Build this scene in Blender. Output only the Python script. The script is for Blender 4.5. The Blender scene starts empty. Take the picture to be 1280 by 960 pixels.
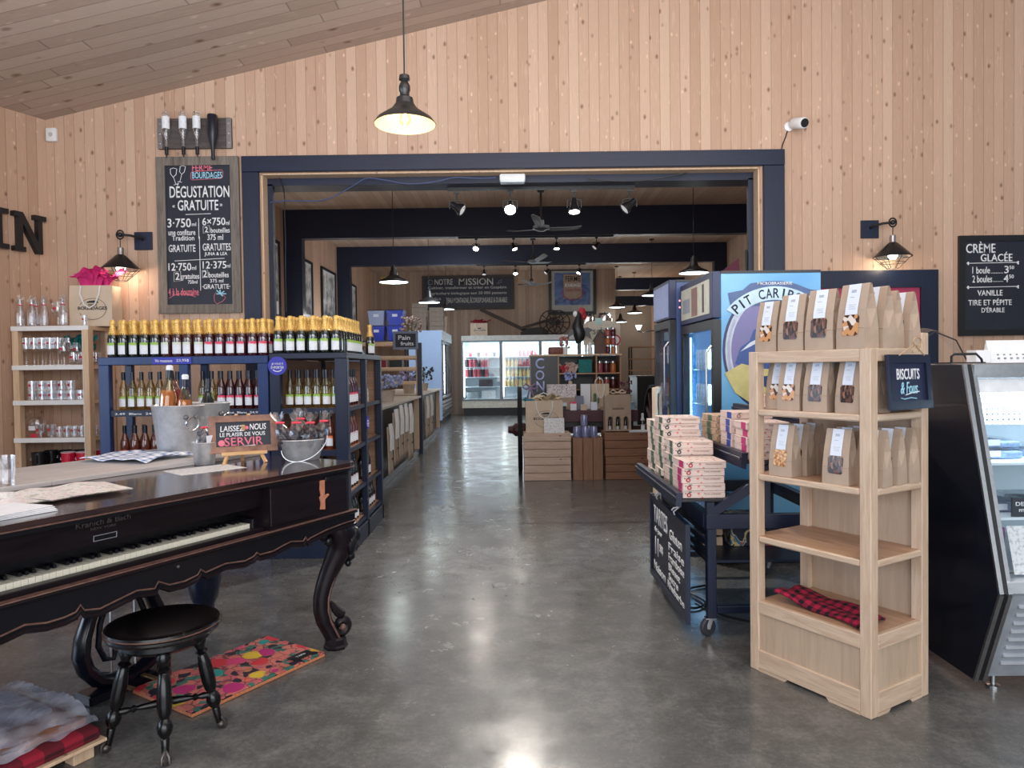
import bpy, bmesh, math, random
from mathutils import Vector, Matrix
PI = math.pi
random.seed(7)
S = bpy.context.scene
COL = S.collection

# ------------------------------------------------------------ camera
PITCH, ROLL, EYE = math.radians(1.25), math.radians(0.75), 1.5
Fw = Vector((0, math.cos(PITCH), -math.sin(PITCH)))
R0 = Vector((1, 0, 0)); U0 = Vector((0, math.sin(PITCH), math.cos(PITCH)))
Rt = R0 * math.cos(ROLL) - U0 * math.sin(ROLL)
Up = R0 * math.sin(ROLL) + U0 * math.cos(ROLL)
cam = bpy.data.cameras.new('camera')
cam.sensor_width = 36.0
cam.lens = 890 / 1280 * 36.0
cam.clip_start = 0.05
cam.clip_end = 100
cam_o = bpy.data.objects.new('camera', cam)
COL.objects.link(cam_o)
m = Matrix((Rt, Up, -Fw)).transposed().to_4x4()
m.translation = Vector((0, 0, EYE))
cam_o.matrix_world = m
S.camera = cam_o

# ------------------------------------------------------------ exposure, sky light, windows
S.view_settings.view_transform = 'Standard'
S.view_settings.look = 'None'
S.view_settings.gamma = 1.0
S.view_settings.exposure = 0.0
try:
    S.view_settings.use_curve_mapping = False
except Exception:
    pass
w = bpy.data.worlds.new('daylight')
S.world = w
w.use_nodes = True
w.node_tree.nodes['Background'].inputs[0].default_value = (0.80, 0.90, 1.0, 1)
w.node_tree.nodes['Background'].inputs[1].default_value = 0.30


def light(name, kind, loc, energy, color=(1, 1, 1), size=0.1, size_y=None, aim=None, spot=None, blend=0.6):
    d = bpy.data.lights.new(name, kind)
    d.energy = energy
    d.color = color
    if kind == 'AREA':
        d.shape = 'RECTANGLE' if size_y else 'SQUARE'
        d.size = size
        if size_y:
            d.size_y = size_y
    elif kind != 'SUN':
        d.shadow_soft_size = size
    if kind == 'SPOT':
        d.spot_size = math.radians(spot)
        d.spot_blend = blend
    o = bpy.data.objects.new(name, d)
    COL.objects.link(o)
    o.location = loc
    if aim is not None:
        v = Vector(aim) - Vector(loc)
        o.rotation_euler = v.to_track_quat('-Z', 'Y').to_euler()
    return o


# daylight from the glazed front of the shop, behind the camera and to the left
light('window_daylight_front', 'AREA', (1.0, -4.2, 2.6), 480, (0.93, 0.96, 1.0), 9, 4.0, aim=(0.2, 7, 1.9))
# added unseen fill panels: one down on tabletops and floor, one up at the ceiling
light('front_room_fill_down', 'AREA', (0.6, 1.9, 4.3), 95, (1.0, 0.97, 0.94), 6, 3.0, aim=(0.0, 3.2, 0))
light('front_room_fill_up', 'AREA', (0.5, 2.2, 2.6), 230, (1.0, 0.97, 0.95), 7, 3.5, aim=(0.4, 3.2, 6))
light('window_daylight_left', 'AREA', (-7.6, 1.2, 2.0), 260, (0.62, 0.78, 1.0), 5, 2.6, aim=(0, 4.2, 1.0))
# added unseen fill panels in the back room, facing down, then up
for _y in (9.5, 12.2, 16.6, 21.0):
    light('back_room_fill_down', 'AREA', (0.6, _y, 4.1), 26, (0.92, 0.95, 1.0), 5, 1.2, aim=(0.6, _y, 0))
for _y in (10.5, 16.5, 21.2):
    light('back_room_fill_up', 'AREA', (0.6, _y, 3.2), 26, (1.0, 0.93, 0.88), 7, 2.0, aim=(0.6, _y, 6))
light('passage_light', 'POINT', (4.2, 26.5, 3.0), 60, (1, 0.95, 0.85), 0.3)


# ------------------------------------------------------------ mesh helpers
class MB:
    def __init__(s):
        s.bm = bmesh.new()

    def box(s, x0, x1, y0, y1, z0, z1, bev=0.0, m=None, seg=1):
        r = bmesh.ops.create_cube(s.bm, size=1.0)
        vs = r['verts']
        for v in vs:
            v.co = Vector((x0 + (v.co.x + .5) * (x1 - x0), y0 + (v.co.y + .5) * (y1 - y0), z0 + (v.co.z + .5) * (z1 - z0)))
        if m is not None:
            for v in vs:
                v.co = m @ v.co
        if bev > 0:
            es = list({e for v in vs for e in v.link_edges})
            bmesh.ops.bevel(s.bm, geom=es, offset=bev, segments=seg, affect='EDGES', profile=0.5)
        return s

    def bar(s, a, b, wx, wy, bev=0.0, up=(0, 0, 1)):
        """rectangular bar from a to b, section wx (sideways) by wy (along up)"""
        a = Vector(a); b = Vector(b)
        d = b - a
        L = d.length
        z = d / L
        u = Vector(up)
        x = u.cross(z)
        if x.length < 1e-4:
            x = Vector((1, 0, 0))
        x.normalize()
        y = z.cross(x)
        mm = Matrix((x, y, z)).transposed().to_4x4()
        mm.translation = a
        return s.box(-wx / 2, wx / 2, -wy / 2, wy / 2, 0, L, bev, mm)

    def prism(s, pts, axis, a0, a1):
        def P(p, a):
            if axis == 'x': return (a, p[0], p[1])
            if axis == 'y': return (p[0], a, p[1])
            return (p[0], p[1], a)
        A = [s.bm.verts.new(P(p, a0)) for p in pts]
        B = [s.bm.verts.new(P(p, a1)) for p in pts]
        n = len(pts)
        s.bm.faces.new(A)
        s.bm.faces.new(B[::-1])
        for i in range(n):
            s.bm.faces.new((A[i], B[i], B[(i + 1) % n], A[(i + 1) % n]))
        return s

    def lathe(s, prof, seg=16, c=(0, 0, 0), m=None, sx=1, sy=1):
        rings = []
        c = Vector(c)
        for r, z in prof:
            if r < 1e-6:
                co = Vector((0, 0, z))
                co = (m @ co) if m is not None else co
                rings.append([s.bm.verts.new(co + c)])
            else:
                ring = []
                for k in range(seg):
                    a = 2 * PI * k / seg
                    co = Vector((r * sx * math.cos(a), r * sy * math.sin(a), z))
                    co = (m @ co) if m is not None else co
                    ring.append(s.bm.verts.new(co + c))
                rings.append(ring)
        for A, B in zip(rings, rings[1:]):
            if len(A) == 1 and len(B) == 1:
                continue
            for k in range(seg):
                j = (k + 1) % seg
                if len(A) == 1:
                    s.bm.faces.new((A[0], B[k], B[j]))
                elif len(B) == 1:
                    s.bm.faces.new((A[k], B[0], A[j]))
                else:
                    s.bm.faces.new((A[k], B[k], B[j], A[j]))
        return s

    def cyl(s, c, r, z0, z1, seg=16, m=None):
        return s.lathe([(0, z0), (r, z0), (r, z1), (0, z1)], seg, c, m)

    def rod(s, a, b, r, seg=10, r2=None):
        return s.tube([a, b], [r, r if r2 is None else r2], seg)

    def turned(s, a, b, prof, seg=12):
        """lathe profile (r, t 0..1) along a->b"""
        a = Vector(a); b = Vector(b)
        d = b - a
        q = d.to_track_quat('Z', 'Y').to_matrix().to_4x4()
        return s.lathe([(r, t * d.length) for r, t in prof], seg, a, q)

    def tube(s, pts, r, seg=8, closed=False, sx=1, sy=1, cap=True):
        P = [Vector(p) for p in pts]
        n = len(P)
        rr = r if isinstance(r, (list, tuple)) else [r] * n
        rings = []
        prev = None
        for i in range(n):
            if closed:
                t = P[(i + 1) % n] - P[i - 1]
            else:
                t = P[min(i + 1, n - 1)] - P[max(i - 1, 0)]
            if t.length < 1e-9:
                t = Vector((0, 0, 1))
            t.normalize()
            if prev is None:
                u = Vector((0, 0, 1)) if abs(t.z) < .9 else Vector((1, 0, 0))
            else:
                u = prev
            x = u - t * u.dot(t)
            x.normalize()
            prev = x
            y = t.cross(x)
            rings.append([s.bm.verts.new(P[i] + (x * sx * math.cos(2 * PI * k / seg) + y * sy * math.sin(2 * PI * k / seg)) * rr[i]) for k in range(seg)])
        pr = list(zip(rings, rings[1:]))
        if closed:
            pr.append((rings[-1], rings[0]))
        for A, B in pr:
            for k in range(seg):
                j = (k + 1) % seg
                s.bm.faces.new((A[k], A[j], B[j], B[k]))
        if not closed and cap:
            s.bm.faces.new(rings[0][::-1])
            s.bm.faces.new(rings[-1])
        return s

    def sph(s, c, r, seg=12, m=None):
        if not isinstance(r, (tuple, list)):
            r = (r, r, r)
        mm = Matrix.Translation(Vector(c)) @ (m if m is not None else Matrix.Identity(4)) @ Matrix.Diagonal((r[0], r[1], r[2], 1))
        bmesh.ops.create_uvsphere(s.bm, u_segments=seg, v_segments=max(6, seg // 2 + 2), radius=1.0, matrix=mm)
        return s

    def grid(s, f, nu, nv, closed_u=False):
        g = [[s.bm.verts.new(f(i / nu, j / nv)) for j in range(nv + 1)] for i in range(nu if closed_u else nu + 1)]
        N = len(g)
        for i in range(nu):
            for j in range(nv):
                s.bm.faces.new((g[i][j], g[(i + 1) % N][j], g[(i + 1) % N][j + 1], g[i][j + 1]))
        return s

    def loft(s, secs, cap=True):
        R = [[s.bm.verts.new(p) for p in sec] for sec in secs]
        n = len(R[0])
        for A, B in zip(R, R[1:]):
            for k in range(n):
                j = (k + 1) % n
                s.bm.faces.new((A[k], A[j], B[j], B[k]))
        if cap:
            s.bm.faces.new(R[0][::-1])
            s.bm.faces.new(R[-1])
        return s

    def poly(s, pts):
        s.bm.faces.new([s.bm.verts.new(p) for p in pts])
        return s

    def build(s, name, mat, parent=None, smooth=False, flip=True):
        if flip:
            bmesh.ops.recalc_face_normals(s.bm, faces=s.bm.faces)
        me = bpy.data.meshes.new(name)
        s.bm.to_mesh(me)
        s.bm.free()
        if mat:
            me.materials.append(mat)
        if smooth:
            for p in me.polygons:
                p.use_smooth = True
            try:
                me.set_sharp_from_angle(angle=math.radians(40))
            except Exception:
                pass
        o = bpy.data.objects.new(name, me)
        COL.objects.link(o)
        if parent is not None:
            o.parent = parent
        return o


def tag(o, label=None, cat=None, group=None, kind=None):
    if label: o['label'] = label
    if cat: o['category'] = cat
    if group: o['group'] = group
    if kind: o['kind'] = kind
    return o


def thing(name, label, cat, loc=(0, 0, 0), rz=0.0, group=None):
    o = bpy.data.objects.new(name, None)
    COL.objects.link(o)
    o.empty_display_size = 0.05
    o.location = loc
    o.rotation_euler = (0, 0, rz)
    return tag(o, label, cat, group)


def struct(name, mb, mat, smooth=False):
    o = mb.build(name, mat, None, smooth)
    o['kind'] = 'structure'
    return o


KIDS = {}


def dup(root, loc, rz=None, label=None, group=None, mats=None, scale=None):
    """copy of a thing with copies of its parts (and their parts)"""
    def rec(o, par):
        c = o.copy()
        COL.objects.link(c)
        if par is not None:
            c.parent = par
        for ch in KIDS[o.name] if o.name in KIDS else list(o.children):
            rec(ch, c)
        return c
    if root.name not in KIDS:
        def fill(o):
            KIDS[o.name] = list(o.children)
            for ch in o.children:
                fill(ch)
        fill(root)
    c = rec(root, None)
    c.location = loc
    if rz is not None:
        c.rotation_euler = (0, 0, rz)
    if label: c['label'] = label
    if group: c['group'] = group
    if scale: c.scale = scale
    if mats:
        for ch in c.children:
            k = ch.name.split('.')[0]
            if k in mats and ch.material_slots:
                ch.material_slots[0].link = 'OBJECT'
                ch.material_slots[0].material = mats[k]
    return c


class Kind:
    """builds a thing the first time, then copies it"""
    def __init__(s, maker):
        s.maker = maker
        s.first = None

    def __call__(s, loc, rz, label, group=None, mats=None, scale=None):
        if s.first is None:
            s.first = s.maker()
            KIDS.pop(s.first.name, None)
            s.used = False
        o = s.first
        if not s.used and mats is None:
            s.used = True
            o.location = loc
            o.rotation_euler = (0, 0, rz)
            o['label'] = label
            if group: o['group'] = group
            if scale: o.scale = scale
            return o
        if not s.used and mats is not None:
            s.used = True
            o.location = loc; o.rotation_euler = (0, 0, rz); o['label'] = label
            if group: o['group'] = group
            if scale: o.scale = scale
            for ch in o.children:
                k = ch.name.split('.')[0]
                if k in mats:
                    ch.material_slots[0].link = 'OBJECT'
                    ch.material_slots[0].material = mats[k]
            return o
        return dup(o, loc, rz, label, group, mats, scale)


NTH = ['first', 'second', 'third', 'fourth', 'fifth', 'sixth', 'seventh', 'eighth', 'ninth', 'tenth', 'eleventh', 'twelfth',
       'thirteenth', 'fourteenth', 'fifteenth', 'sixteenth', 'seventeenth', 'eighteenth', 'nineteenth', 'twentieth']

# ------------------------------------------------------------ materials
MATS = {}


class N:
    """tiny node builder"""
    def __init__(s, name):
        s.m = bpy.data.materials.new(name)
        s.m.use_nodes = True
        s.t = s.m.node_tree
        s.b = s.t.nodes['Principled BSDF']
        s.out = s.t.nodes['Material Output']

    def new(s, kind, **kw):
        n = s.t.nodes.new(kind)
        for k, v in kw.items():
            setattr(n, k, v)
        return n

    def link(s, a, b):
        s.t.links.new(a, b)

    def obj(s):
        return s.new('ShaderNodeTexCoord').outputs['Object']

    def mapping(s, vec, scale=(1, 1, 1), rot=(0, 0, 0), loc=(0, 0, 0)):
        n = s.new('ShaderNodeMapping')
        n.inputs['Scale'].default_value = scale
        n.inputs['Rotation'].default_value = rot
        n.inputs['Location'].default_value = loc
        s.link(vec, n.inputs['Vector'])
        return n.outputs[0]

    def noise(s, vec, scale=5, detail=3, rough=0.5, dist=0.0):
        n = s.new('ShaderNodeTexNoise')
        n.inputs['Scale'].default_value = scale
        n.inputs['Detail'].default_value = detail
        n.inputs['Roughness'].default_value = rough
        n.inputs['Distortion'].default_value = dist
        s.link(vec, n.inputs['Vector'])
        return n.outputs['Fac']

    def voro(s, vec, scale=5, feature='F1', out='Distance', rnd=1.0):
        n = s.new('ShaderNodeTexVoronoi', feature=feature)
        n.inputs['Scale'].default_value = scale
        n.inputs['Randomness'].default_value = rnd
        s.link(vec, n.inputs['Vector'])
        return n.outputs[out]

    def math(s, op, a, b=None, c=None, clamp=False):
        n = s.new('ShaderNodeMath', operation=op, use_clamp=clamp)
        for i, v in enumerate((a, b, c)):
            if v is None: continue
            if isinstance(v, (int, float)):
                n.inputs[i].default_value = v
            else:
                s.link(v, n.inputs[i])
        return n.outputs[0]

    def ramp(s, fac, stops, interp='LINEAR'):
        n = s.new('ShaderNodeValToRGB')
        cr = n.color_ramp
        cr.interpolation = interp
        while len(cr.elements) < len(stops):
            cr.elements.new(0.5)
        for e, (p, c) in zip(cr.elements, stops):
            e.position = p
            e.color = (c[0], c[1], c[2], 1) if isinstance(c, (tuple, list)) else (c, c, c, 1)
        s.link(fac, n.inputs[0])
        return n.outputs['Color']

    def mix(s, fac, a, b, blend='MIX'):
        n = s.new('ShaderNodeMix', data_type='RGBA', blend_type=blend)
        for i, v in ((0, fac), (6, a), (7, b)):
            if isinstance(v, (int, float)):
                n.inputs[i].default_value = v
            elif isinstance(v, (tuple, list)):
                n.inputs[i].default_value = (v[0], v[1], v[2], 1)
            else:
                s.link(v, n.inputs[i])
        return n.outputs[2]

    def sep(s, vec):
        n = s.new('ShaderNodeSeparateXYZ')
        s.link(vec, n.inputs[0])
        return n.outputs

    def comb(s, x, y, z):
        n = s.new('ShaderNodeCombineXYZ')
        for i, v in enumerate((x, y, z)):
            if isinstance(v, (int, float)):
                n.inputs[i].default_value = v
            else:
                s.link(v, n.inputs[i])
        return n.outputs[0]

    def white(s, v):
        n = s.new('ShaderNodeTexWhiteNoise', noise_dimensions='1D')
        s.link(v, n.inputs['W'])
        return n.outputs['Value']

    def bump(s, h, strength=0.3, dist=0.002):
        n = s.new('ShaderNodeBump')
        n.inputs['Strength'].default_value = strength
        n.inputs['Distance'].default_value = dist
        s.link(h, n.inputs['Height'])
        s.link(n.outputs[0], s.b.inputs['Normal'])

    def base(s, c):
        if isinstance(c, (tuple, list)):
            s.b.inputs['Base Color'].default_value = (c[0], c[1], c[2], 1)
        else:
            s.link(c, s.b.inputs['Base Color'])

    def set(s, **kw):
        nm = dict(rough='Roughness', metal='Metallic', spec='Specular IOR Level', coat='Coat Weight', coatr='Coat Roughness',
                  trans='Transmission Weight', ior='IOR', alpha='Alpha', sheen='Sheen Weight')
        for k, v in kw.items():
            i = s.b.inputs[nm[k]]
            if isinstance(v, (int, float)):
                i.default_value = v
            else:
                s.link(v, i)
        return s


def srgb(r, g, b):
    f = lambda c: (c / 255 / 12.92) if c / 255 <= .04045 else ((c / 255 + .055) / 1.055) ** 2.4
    return (f(r), f(g), f(b))


def plain(name, col, rough=0.5, metal=0.0, var=0.10, scale=14, bump=0.0, **kw):
    """colour with a little procedural unevenness"""
    n = N(name)
    f = n.noise(n.obj(), scale, 3)
    c2 = tuple(max(0, x * (1 - var)) for x in col)
    c3 = tuple(min(1, x * (1 + var)) for x in col)
    n.base(n.ramp(f, [(0.3, c2), (0.7, c3)]))
    n.set(rough=rough, metal=metal, **kw)
    if bump:
        n.bump(f, bump, 0.004)
    return n.m


def emit(name, col, st):
    n = N(name)
    n.base((0.8, 0.8, 0.8))
    n.b.inputs['Emission Color'].default_value = (*col, 1)
    n.b.inputs['Emission Strength'].default_value = st
    return n.m


def thin_glass(name, tint=(1, 1, 1), edge=0.55, rough=0.02, blend=0.35, face=0.04):
    """see-through glass with brighter rims; no refraction"""
    n = N(name)
    n.t.nodes.remove(n.b)
    tr = n.new('ShaderNodeBsdfTransparent')
    tr.inputs[0].default_value = (*tint, 1)
    gl = n.new('ShaderNodeBsdfGlossy')
    gl.inputs['Roughness'].default_value = rough
    gl.inputs['Color'].default_value = (1, 1, 1, 1)
    lw = n.new('ShaderNodeLayerWeight')
    lw.inputs['Blend'].default_value = blend
    f = n.math('MULTIPLY_ADD', lw.outputs['Facing'], edge, face, clamp=True)
    mx = n.new('ShaderNodeMixShader')
    n.link(f, mx.inputs[0])
    n.link(tr.outputs[0], mx.inputs[1])
    n.link(gl.outputs[0], mx.inputs[2])
    n.link(mx.outputs[0], n.out.inputs[0])
    return n.m


def boards(name, ax, width, cols, groove=0.035, knots=True, rough=0.55, grain_ax='z', bump=0.25, knot=(0.20, 0.10, 0.05), gcol=0.45, length=0, knot_dens=1.0):
    """tongue-and-groove boards: index along axis ax, grain along grain_ax"""
    n = N(name)
    P = n.obj()
    x = n.sep(P)
    i = {'x': 0, 'y': 1, 'z': 2}
    a, g = x[i[ax]], x[i[grain_ax]]
    q = n.math('DIVIDE', a, width)
    idx = n.math('FLOOR', q)
    fr = n.math('FRACT', q)
    rnd = n.white(idx)
    if length:
        off = n.math('MULTIPLY', rnd, 17.3)
        seg = n.math('FLOOR', n.math('ADD', n.math('DIVIDE', g, length), off))
        segf = n.math('FRACT', n.math('ADD', n.math('DIVIDE', g, length), off))
        rnd = n.white(n.math('ADD', n.math('MULTIPLY', idx, 13.7), seg))
    # grain
    along = n.math('ADD', n.math('MULTIPLY', g, 0.12), n.math('MULTIPLY', rnd, 40.0))
    gv = n.comb(n.math('MULTIPLY', a, 1.0), along, 0.0)
    gr = n.noise(gv, 90, 4, 0.6, 0.6)
    colr = n.ramp(rnd, [(0.0, cols[0]), (0.5, cols[1]), (1.0, cols[2])])
    c = n.mix(n.math('MULTIPLY', gr, 0.35), colr, tuple(v * 0.55 for v in cols[0]))
    if knots:
        kv = n.comb(n.math('ADD', n.math('MULTIPLY', a, 1.0), n.math('MULTIPLY', idx, 3.31)), n.math('MULTIPLY', g, 0.62), n.math('MULTIPLY', rnd, 9.0))
        wob = n.noise(P, 26, 2)
        d = n.math('ADD', n.voro(kv, 10.5 * knot_dens), n.math('MULTIPLY', n.math('SUBTRACT', wob, .5), .10))
        kc = n.sep(n.voro(kv, 10.5 * knot_dens, out='Color'))[0]
        on = n.ramp(kc, [(0.30, 0.0), (0.36, 1.0)])
        kf = n.ramp(d, [(0.05, 1.0), (0.12, 0.55), (0.20, 0.0)])
        c = n.mix(n.math('MULTIPLY', n.math('MULTIPLY', kf, on), 0.9), c, knot)
        # pale grain figure, then highlight flecks beside the knots painted into the board colour
        hf = n.ramp(n.noise(n.comb(n.math('MULTIPLY', a, 2.2), along, 0.0), 34, 2), [(0.60, 0.0), (0.72, 0.30)])
        c = n.mix(hf, c, tuple(min(1, v * 1.30) for v in cols[2]))
        d3 = n.math('ADD', n.voro(n.mapping(kv, (1, 1, 1), (0, 0, 0), (.031, .024, .3)), 10.5 * knot_dens), n.math('MULTIPLY', n.math('SUBTRACT', wob, .5), .16))
        c = n.mix(n.ramp(d3, [(0.05, .55), (0.15, 0.0)]), c, tuple(min(1, v * 1.32) for v in cols[2]))
    gf = n.ramp(n.math('ABSOLUTE', n.math('SUBTRACT', fr, 0.5)), [(0.5 - groove, 0.0), (0.5 - groove * 0.35, 1.0)])
    if length:
        sf = n.ramp(n.math('ABSOLUTE', n.math('SUBTRACT', segf, 0.5)), [(0.4985, 0.0), (0.4995, 1.0)])
        gf = n.math('MAXIMUM', gf, sf)
    c = n.mix(n.math('MULTIPLY', gf, 1 - gcol), c, tuple(v * 0.25 for v in cols[0]))
    n.base(c)
    n.set(rough=rough)
    n.bump(n.math('SUBTRACT', n.math('MULTIPLY', gr, 0.15), gf), bump, 0.006)
    return n.m


def wood(name, c1, c2, axis='z', scale=1.0, rough=0.5, dark=0.6, knots=0.0, **kw):
    n = N(name)
    P = n.obj()
    sc = {'x': (0.09, 1, 1), 'y': (1, 0.09, 1), 'z': (1, 1, 0.09)}[axis]
    v = n.mapping(P, sc)
    g = n.noise(v, 60 * scale, 5, 0.65, 0.8)
    g2 = n.noise(v, 9 * scale, 2, 0.5, 1.5)
    c = n.ramp(g, [(0.3, c1), (0.62, c2)])
    c = n.mix(n.math('MULTIPLY', g2, dark * 0.6), c, tuple(x * 0.6 for x in c1))
    if knots:
        v2 = n.mapping(P, {'x': (0.5, 1, 1), 'y': (1, 0.5, 1), 'z': (1, 1, 0.5)}[axis])
        d = n.voro(v2, knots)
        c = n.mix(n.ramp(d, [(0.06, 0.85), (0.12, 0.0)]), c, tuple(x * 0.25 for x in c1))
    n.base(c)
    n.set(rough=rough, **kw)
    n.bump(g, 0.12, 0.002)
    return n.m


PINE = [srgb(192, 156, 131), srgb(203, 168, 144), srgb(214, 182, 158)]
M = {}
M['pine_wall'] = boards('pine_wall_boards', 'x', 0.0965, PINE)
M['pine_side'] = boards('pine_side_boards', 'y', 0.0965, PINE)
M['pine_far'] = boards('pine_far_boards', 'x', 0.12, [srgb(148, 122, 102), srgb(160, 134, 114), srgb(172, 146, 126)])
M['pine_ceiling'] = boards('pine_ceiling_boards', 'y', 0.14, [srgb(172, 152, 138), srgb(186, 166, 152), srgb(198, 179, 166)], grain_ax='x', groove=0.03,
                           gcol=0.35, length=2.4, knot=srgb(110, 80, 62), knot_dens=0.55)
M['pine_back_ceiling'] = boards('pine_back_ceiling_boards', 'x', 0.14, [srgb(196, 168, 146), srgb(208, 182, 162), srgb(218, 194, 174)], grain_ax='y', knots=False)
M['navy'] = wood('navy_painted_wood', srgb(15, 24, 47), srgb(20, 32, 60), 'z', 0.6, 0.42, 0.4)
M['navy_x'] = wood('navy_painted_wood_flat', srgb(15, 24, 47), srgb(20, 32, 60), 'x', 0.6, 0.42, 0.4)
M['blue'] = wood('blue_painted_wood', srgb(30, 48, 92), srgb(38, 60, 110), 'z', 0.6, 0.36, 0.3)
M['black_paint'] = plain('black_painted_metal', (0.012, 0.012, 0.014), 0.35)
M['black'] = plain('black_wood', (0.010, 0.010, 0.012), 0.4)
M['white'] = plain('white_paint', (0.80, 0.80, 0.80), 0.45, var=0.03)
M['chalk'] = plain('white_chalk', (0.86, 0.87, 0.90), 0.8, var=0.05)
M['chalk_pink'] = plain('pink_chalk', srgb(226, 120, 140), 0.8)
M['chalk_blue'] = plain('blue_chalk', srgb(160, 215, 235), 0.8)
M['board'] = plain('chalkboard', srgb(30, 34, 48), 0.55, var=0.2, scale=4)
M['weathered'] = wood('weathered_barn_wood', srgb(92, 84, 78), srgb(142, 132, 122), 'z', 0.7, 0.75, 0.8)
M['weathered_x'] = wood('weathered_barn_wood_flat', srgb(92, 84, 78), srgb(142, 132, 122), 'x', 0.7, 0.75, 0.8)
M['rack_board'] = wood('grey_brown_plank', srgb(62, 56, 56), srgb(98, 90, 86), 'x', 0.7, 0.7, 0.8)
M['steel'] = plain('brushed_steel', (0.55, 0.56, 0.58), 0.28, 1.0, var=0.08, scale=40)
M['chrome'] = plain('chrome', (0.75, 0.76, 0.78), 0.12, 1.0, var=0.03)
M['galv'] = (lambda n: (n.base(n.ramp(n.noise(n.obj(), 26, 5, .7), [(0.3, (0.46, 0.47, 0.49)), (0.7, (0.64, 0.65, 0.67))])), n.set(rough=0.45, metal=0.65), n.m)[-1])(N('galvanised_zinc'))
M['galv_dark'] = plain('dull_zinc_rivets', (0.18, 0.18, 0.19), 0.45, 0.8)
M['glass'] = thin_glass('clear_glass', (.97, .98, 1), 0.75, 0.03, 0.45, 0.09)
M['pane'] = thin_glass('window_pane', (0.97, 0.99, 1.0), 0.25, 0.01, 0.25, 0.03)
M['film'] = thin_glass('cellophane', (0.95, 0.96, 0.98), 0.34, 0.22, 0.3, 0.05)
M['oak'] = wood('limed_oak', srgb(196, 166, 140), srgb(222, 198, 174), 'z', 0.9, 0.5, 0.55)
M['oak_x'] = wood('limed_oak_lengthwise', srgb(196, 166, 140), srgb(222, 198, 174), 'y', 0.9, 0.5, 0.55)
M['oak_b'] = wood('limed_oak_crosswise', srgb(196, 166, 140), srgb(222, 198, 174), 'x', 0.9, 0.5, 0.55)
M['oak_shelf'] = wood('oak_shelf_top', srgb(176, 134, 104), srgb(204, 166, 136), 'y', 0.5, 0.38, 0.7)
M['oak_panel'] = wood('oak_veneer_panel', srgb(186, 160, 136), srgb(206, 182, 158), 'z', 0.45, 0.5, 0.6)
M['tan_post'] = wood('pale_pine_post', srgb(206, 172, 138), srgb(226, 196, 164), 'z', 0.8, 0.5, 0.4, 12)
M['kraft'] = plain('kraft_paper', srgb(178, 156, 137), 0.7, var=0.08, scale=9, bump=0.15)
M['kraft_pale'] = plain('pale_kraft_paper', srgb(206, 186, 164), 0.7, var=0.06, scale=9, bump=0.1)
M['paper'] = plain('white_paper', (0.78, 0.80, 0.84), 0.6, var=0.03)
M['ink'] = plain('black_ink', (0.02, 0.02, 0.025), 0.6)
M['ink_grey'] = plain('grey_ink', (0.22, 0.23, 0.27), 0.6)
M['gold_foil'] = (lambda n: (n.base(n.ramp(n.noise(n.obj(), 120, 3), [(0.3, srgb(206, 150, 60)), (0.7, srgb(250, 216, 132))])), n.bump(n.noise(n.obj(), 160, 2), 0.6, 0.004), n.set(rough=0.34, metal=0.35), n.m)[-1])(N('gold_foil'))
M['bottle_black'] = plain('dark_green_bottle_glass', (0.006, 0.010, 0.007), 0.06, coat=1.0, spec=0.6)
M['bottle_brown'] = plain('brown_red_bottle_glass', (0.055, 0.014, 0.012), 0.06, coat=1.0, spec=0.6)
M['bottle_red'] = plain('red_wine_bottle', (0.040, 0.005, 0.010), 0.06, coat=1.0, spec=0.6)
M['bottle_amber'] = plain('amber_red_bottle', (0.12, 0.022, 0.010), 0.06, coat=1.0, spec=0.6)
M['bottle_pale'] = thin_glass('pale_wine_in_glass', (0.80, 0.72, 0.42), 0.5, 0.03, 0.4, 0.06)
M['bottle_rose'] = thin_glass('rose_wine_in_glass', (0.85, 0.50, 0.36), 0.45, 0.03, 0.4, 0.06)
M['cap_navy'] = plain('dark_navy_capsule', (0.010, 0.012, 0.022), 0.3)
# ============================================================ the room
def ceil_z(x): return 3.929 + (x + 4.418) * 0.2222


n = N('polished_concrete')
P = n.obj()
big = n.noise(P, 0.9, 4, 0.6)
mid = n.noise(P, 5.5, 5, 0.65, 0.4)
c = n.ramp(n.math('MULTIPLY_ADD', mid, 0.45, n.math('MULTIPLY_ADD', n.noise(P, 42, 4, .7), 0.3, n.math('MULTIPLY', big, 0.25))), [(0.36, srgb(74, 74, 74)), (0.5, srgb(94, 94, 93)), (0.64, srgb(122, 121, 119))])
sp = n.voro(P, 85)
c = n.mix(n.ramp(sp, [(0.07, 0.6), (0.12, 0.0)]), c, srgb(190, 186, 176))
sp2 = n.voro(n.mapping(P, (1, 1, 1), (0, 0, .6)), 34)
c = n.mix(n.ramp(sp2, [(0.03, 0.6), (0.06, 0.0)]), c, srgb(58, 57, 56))
y = n.sep(P)[1]
jf = n.ramp(n.math('ABSOLUTE', n.math('SUBTRACT', y, 6.85)), [(0.012, 0.8), (0.028, 0.0)])
c = n.mix(jf, c, srgb(48, 47, 46))
n.base(c)
rg = n.ramp(n.noise(P, 3.2, 5, 0.7), [(0.3, 0.14), (0.7, 0.30)])
n.set(rough=rg, spec=0.55)
n.bump(n.noise(P, 2.4, 2), 0.05, 0.01)
M['concrete'] = n.m

mb = MB(); mb.box(-9, 9, -6.5, 30, -0.12, 0)
struct('floor', mb, M['concrete'])

mb = MB()
mb.prism([(-4.47, 0), (-2.38, 0), (-2.38, 3.40), (2.40, 3.40), (2.40, 0), (7.2, 0), (7.2, ceil_z(7.2)), (-4.47, ceil_z(-4.47))], 'y', 6.85, 7.0)
struct('wall_back', mb, M['pine_wall'])

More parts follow.
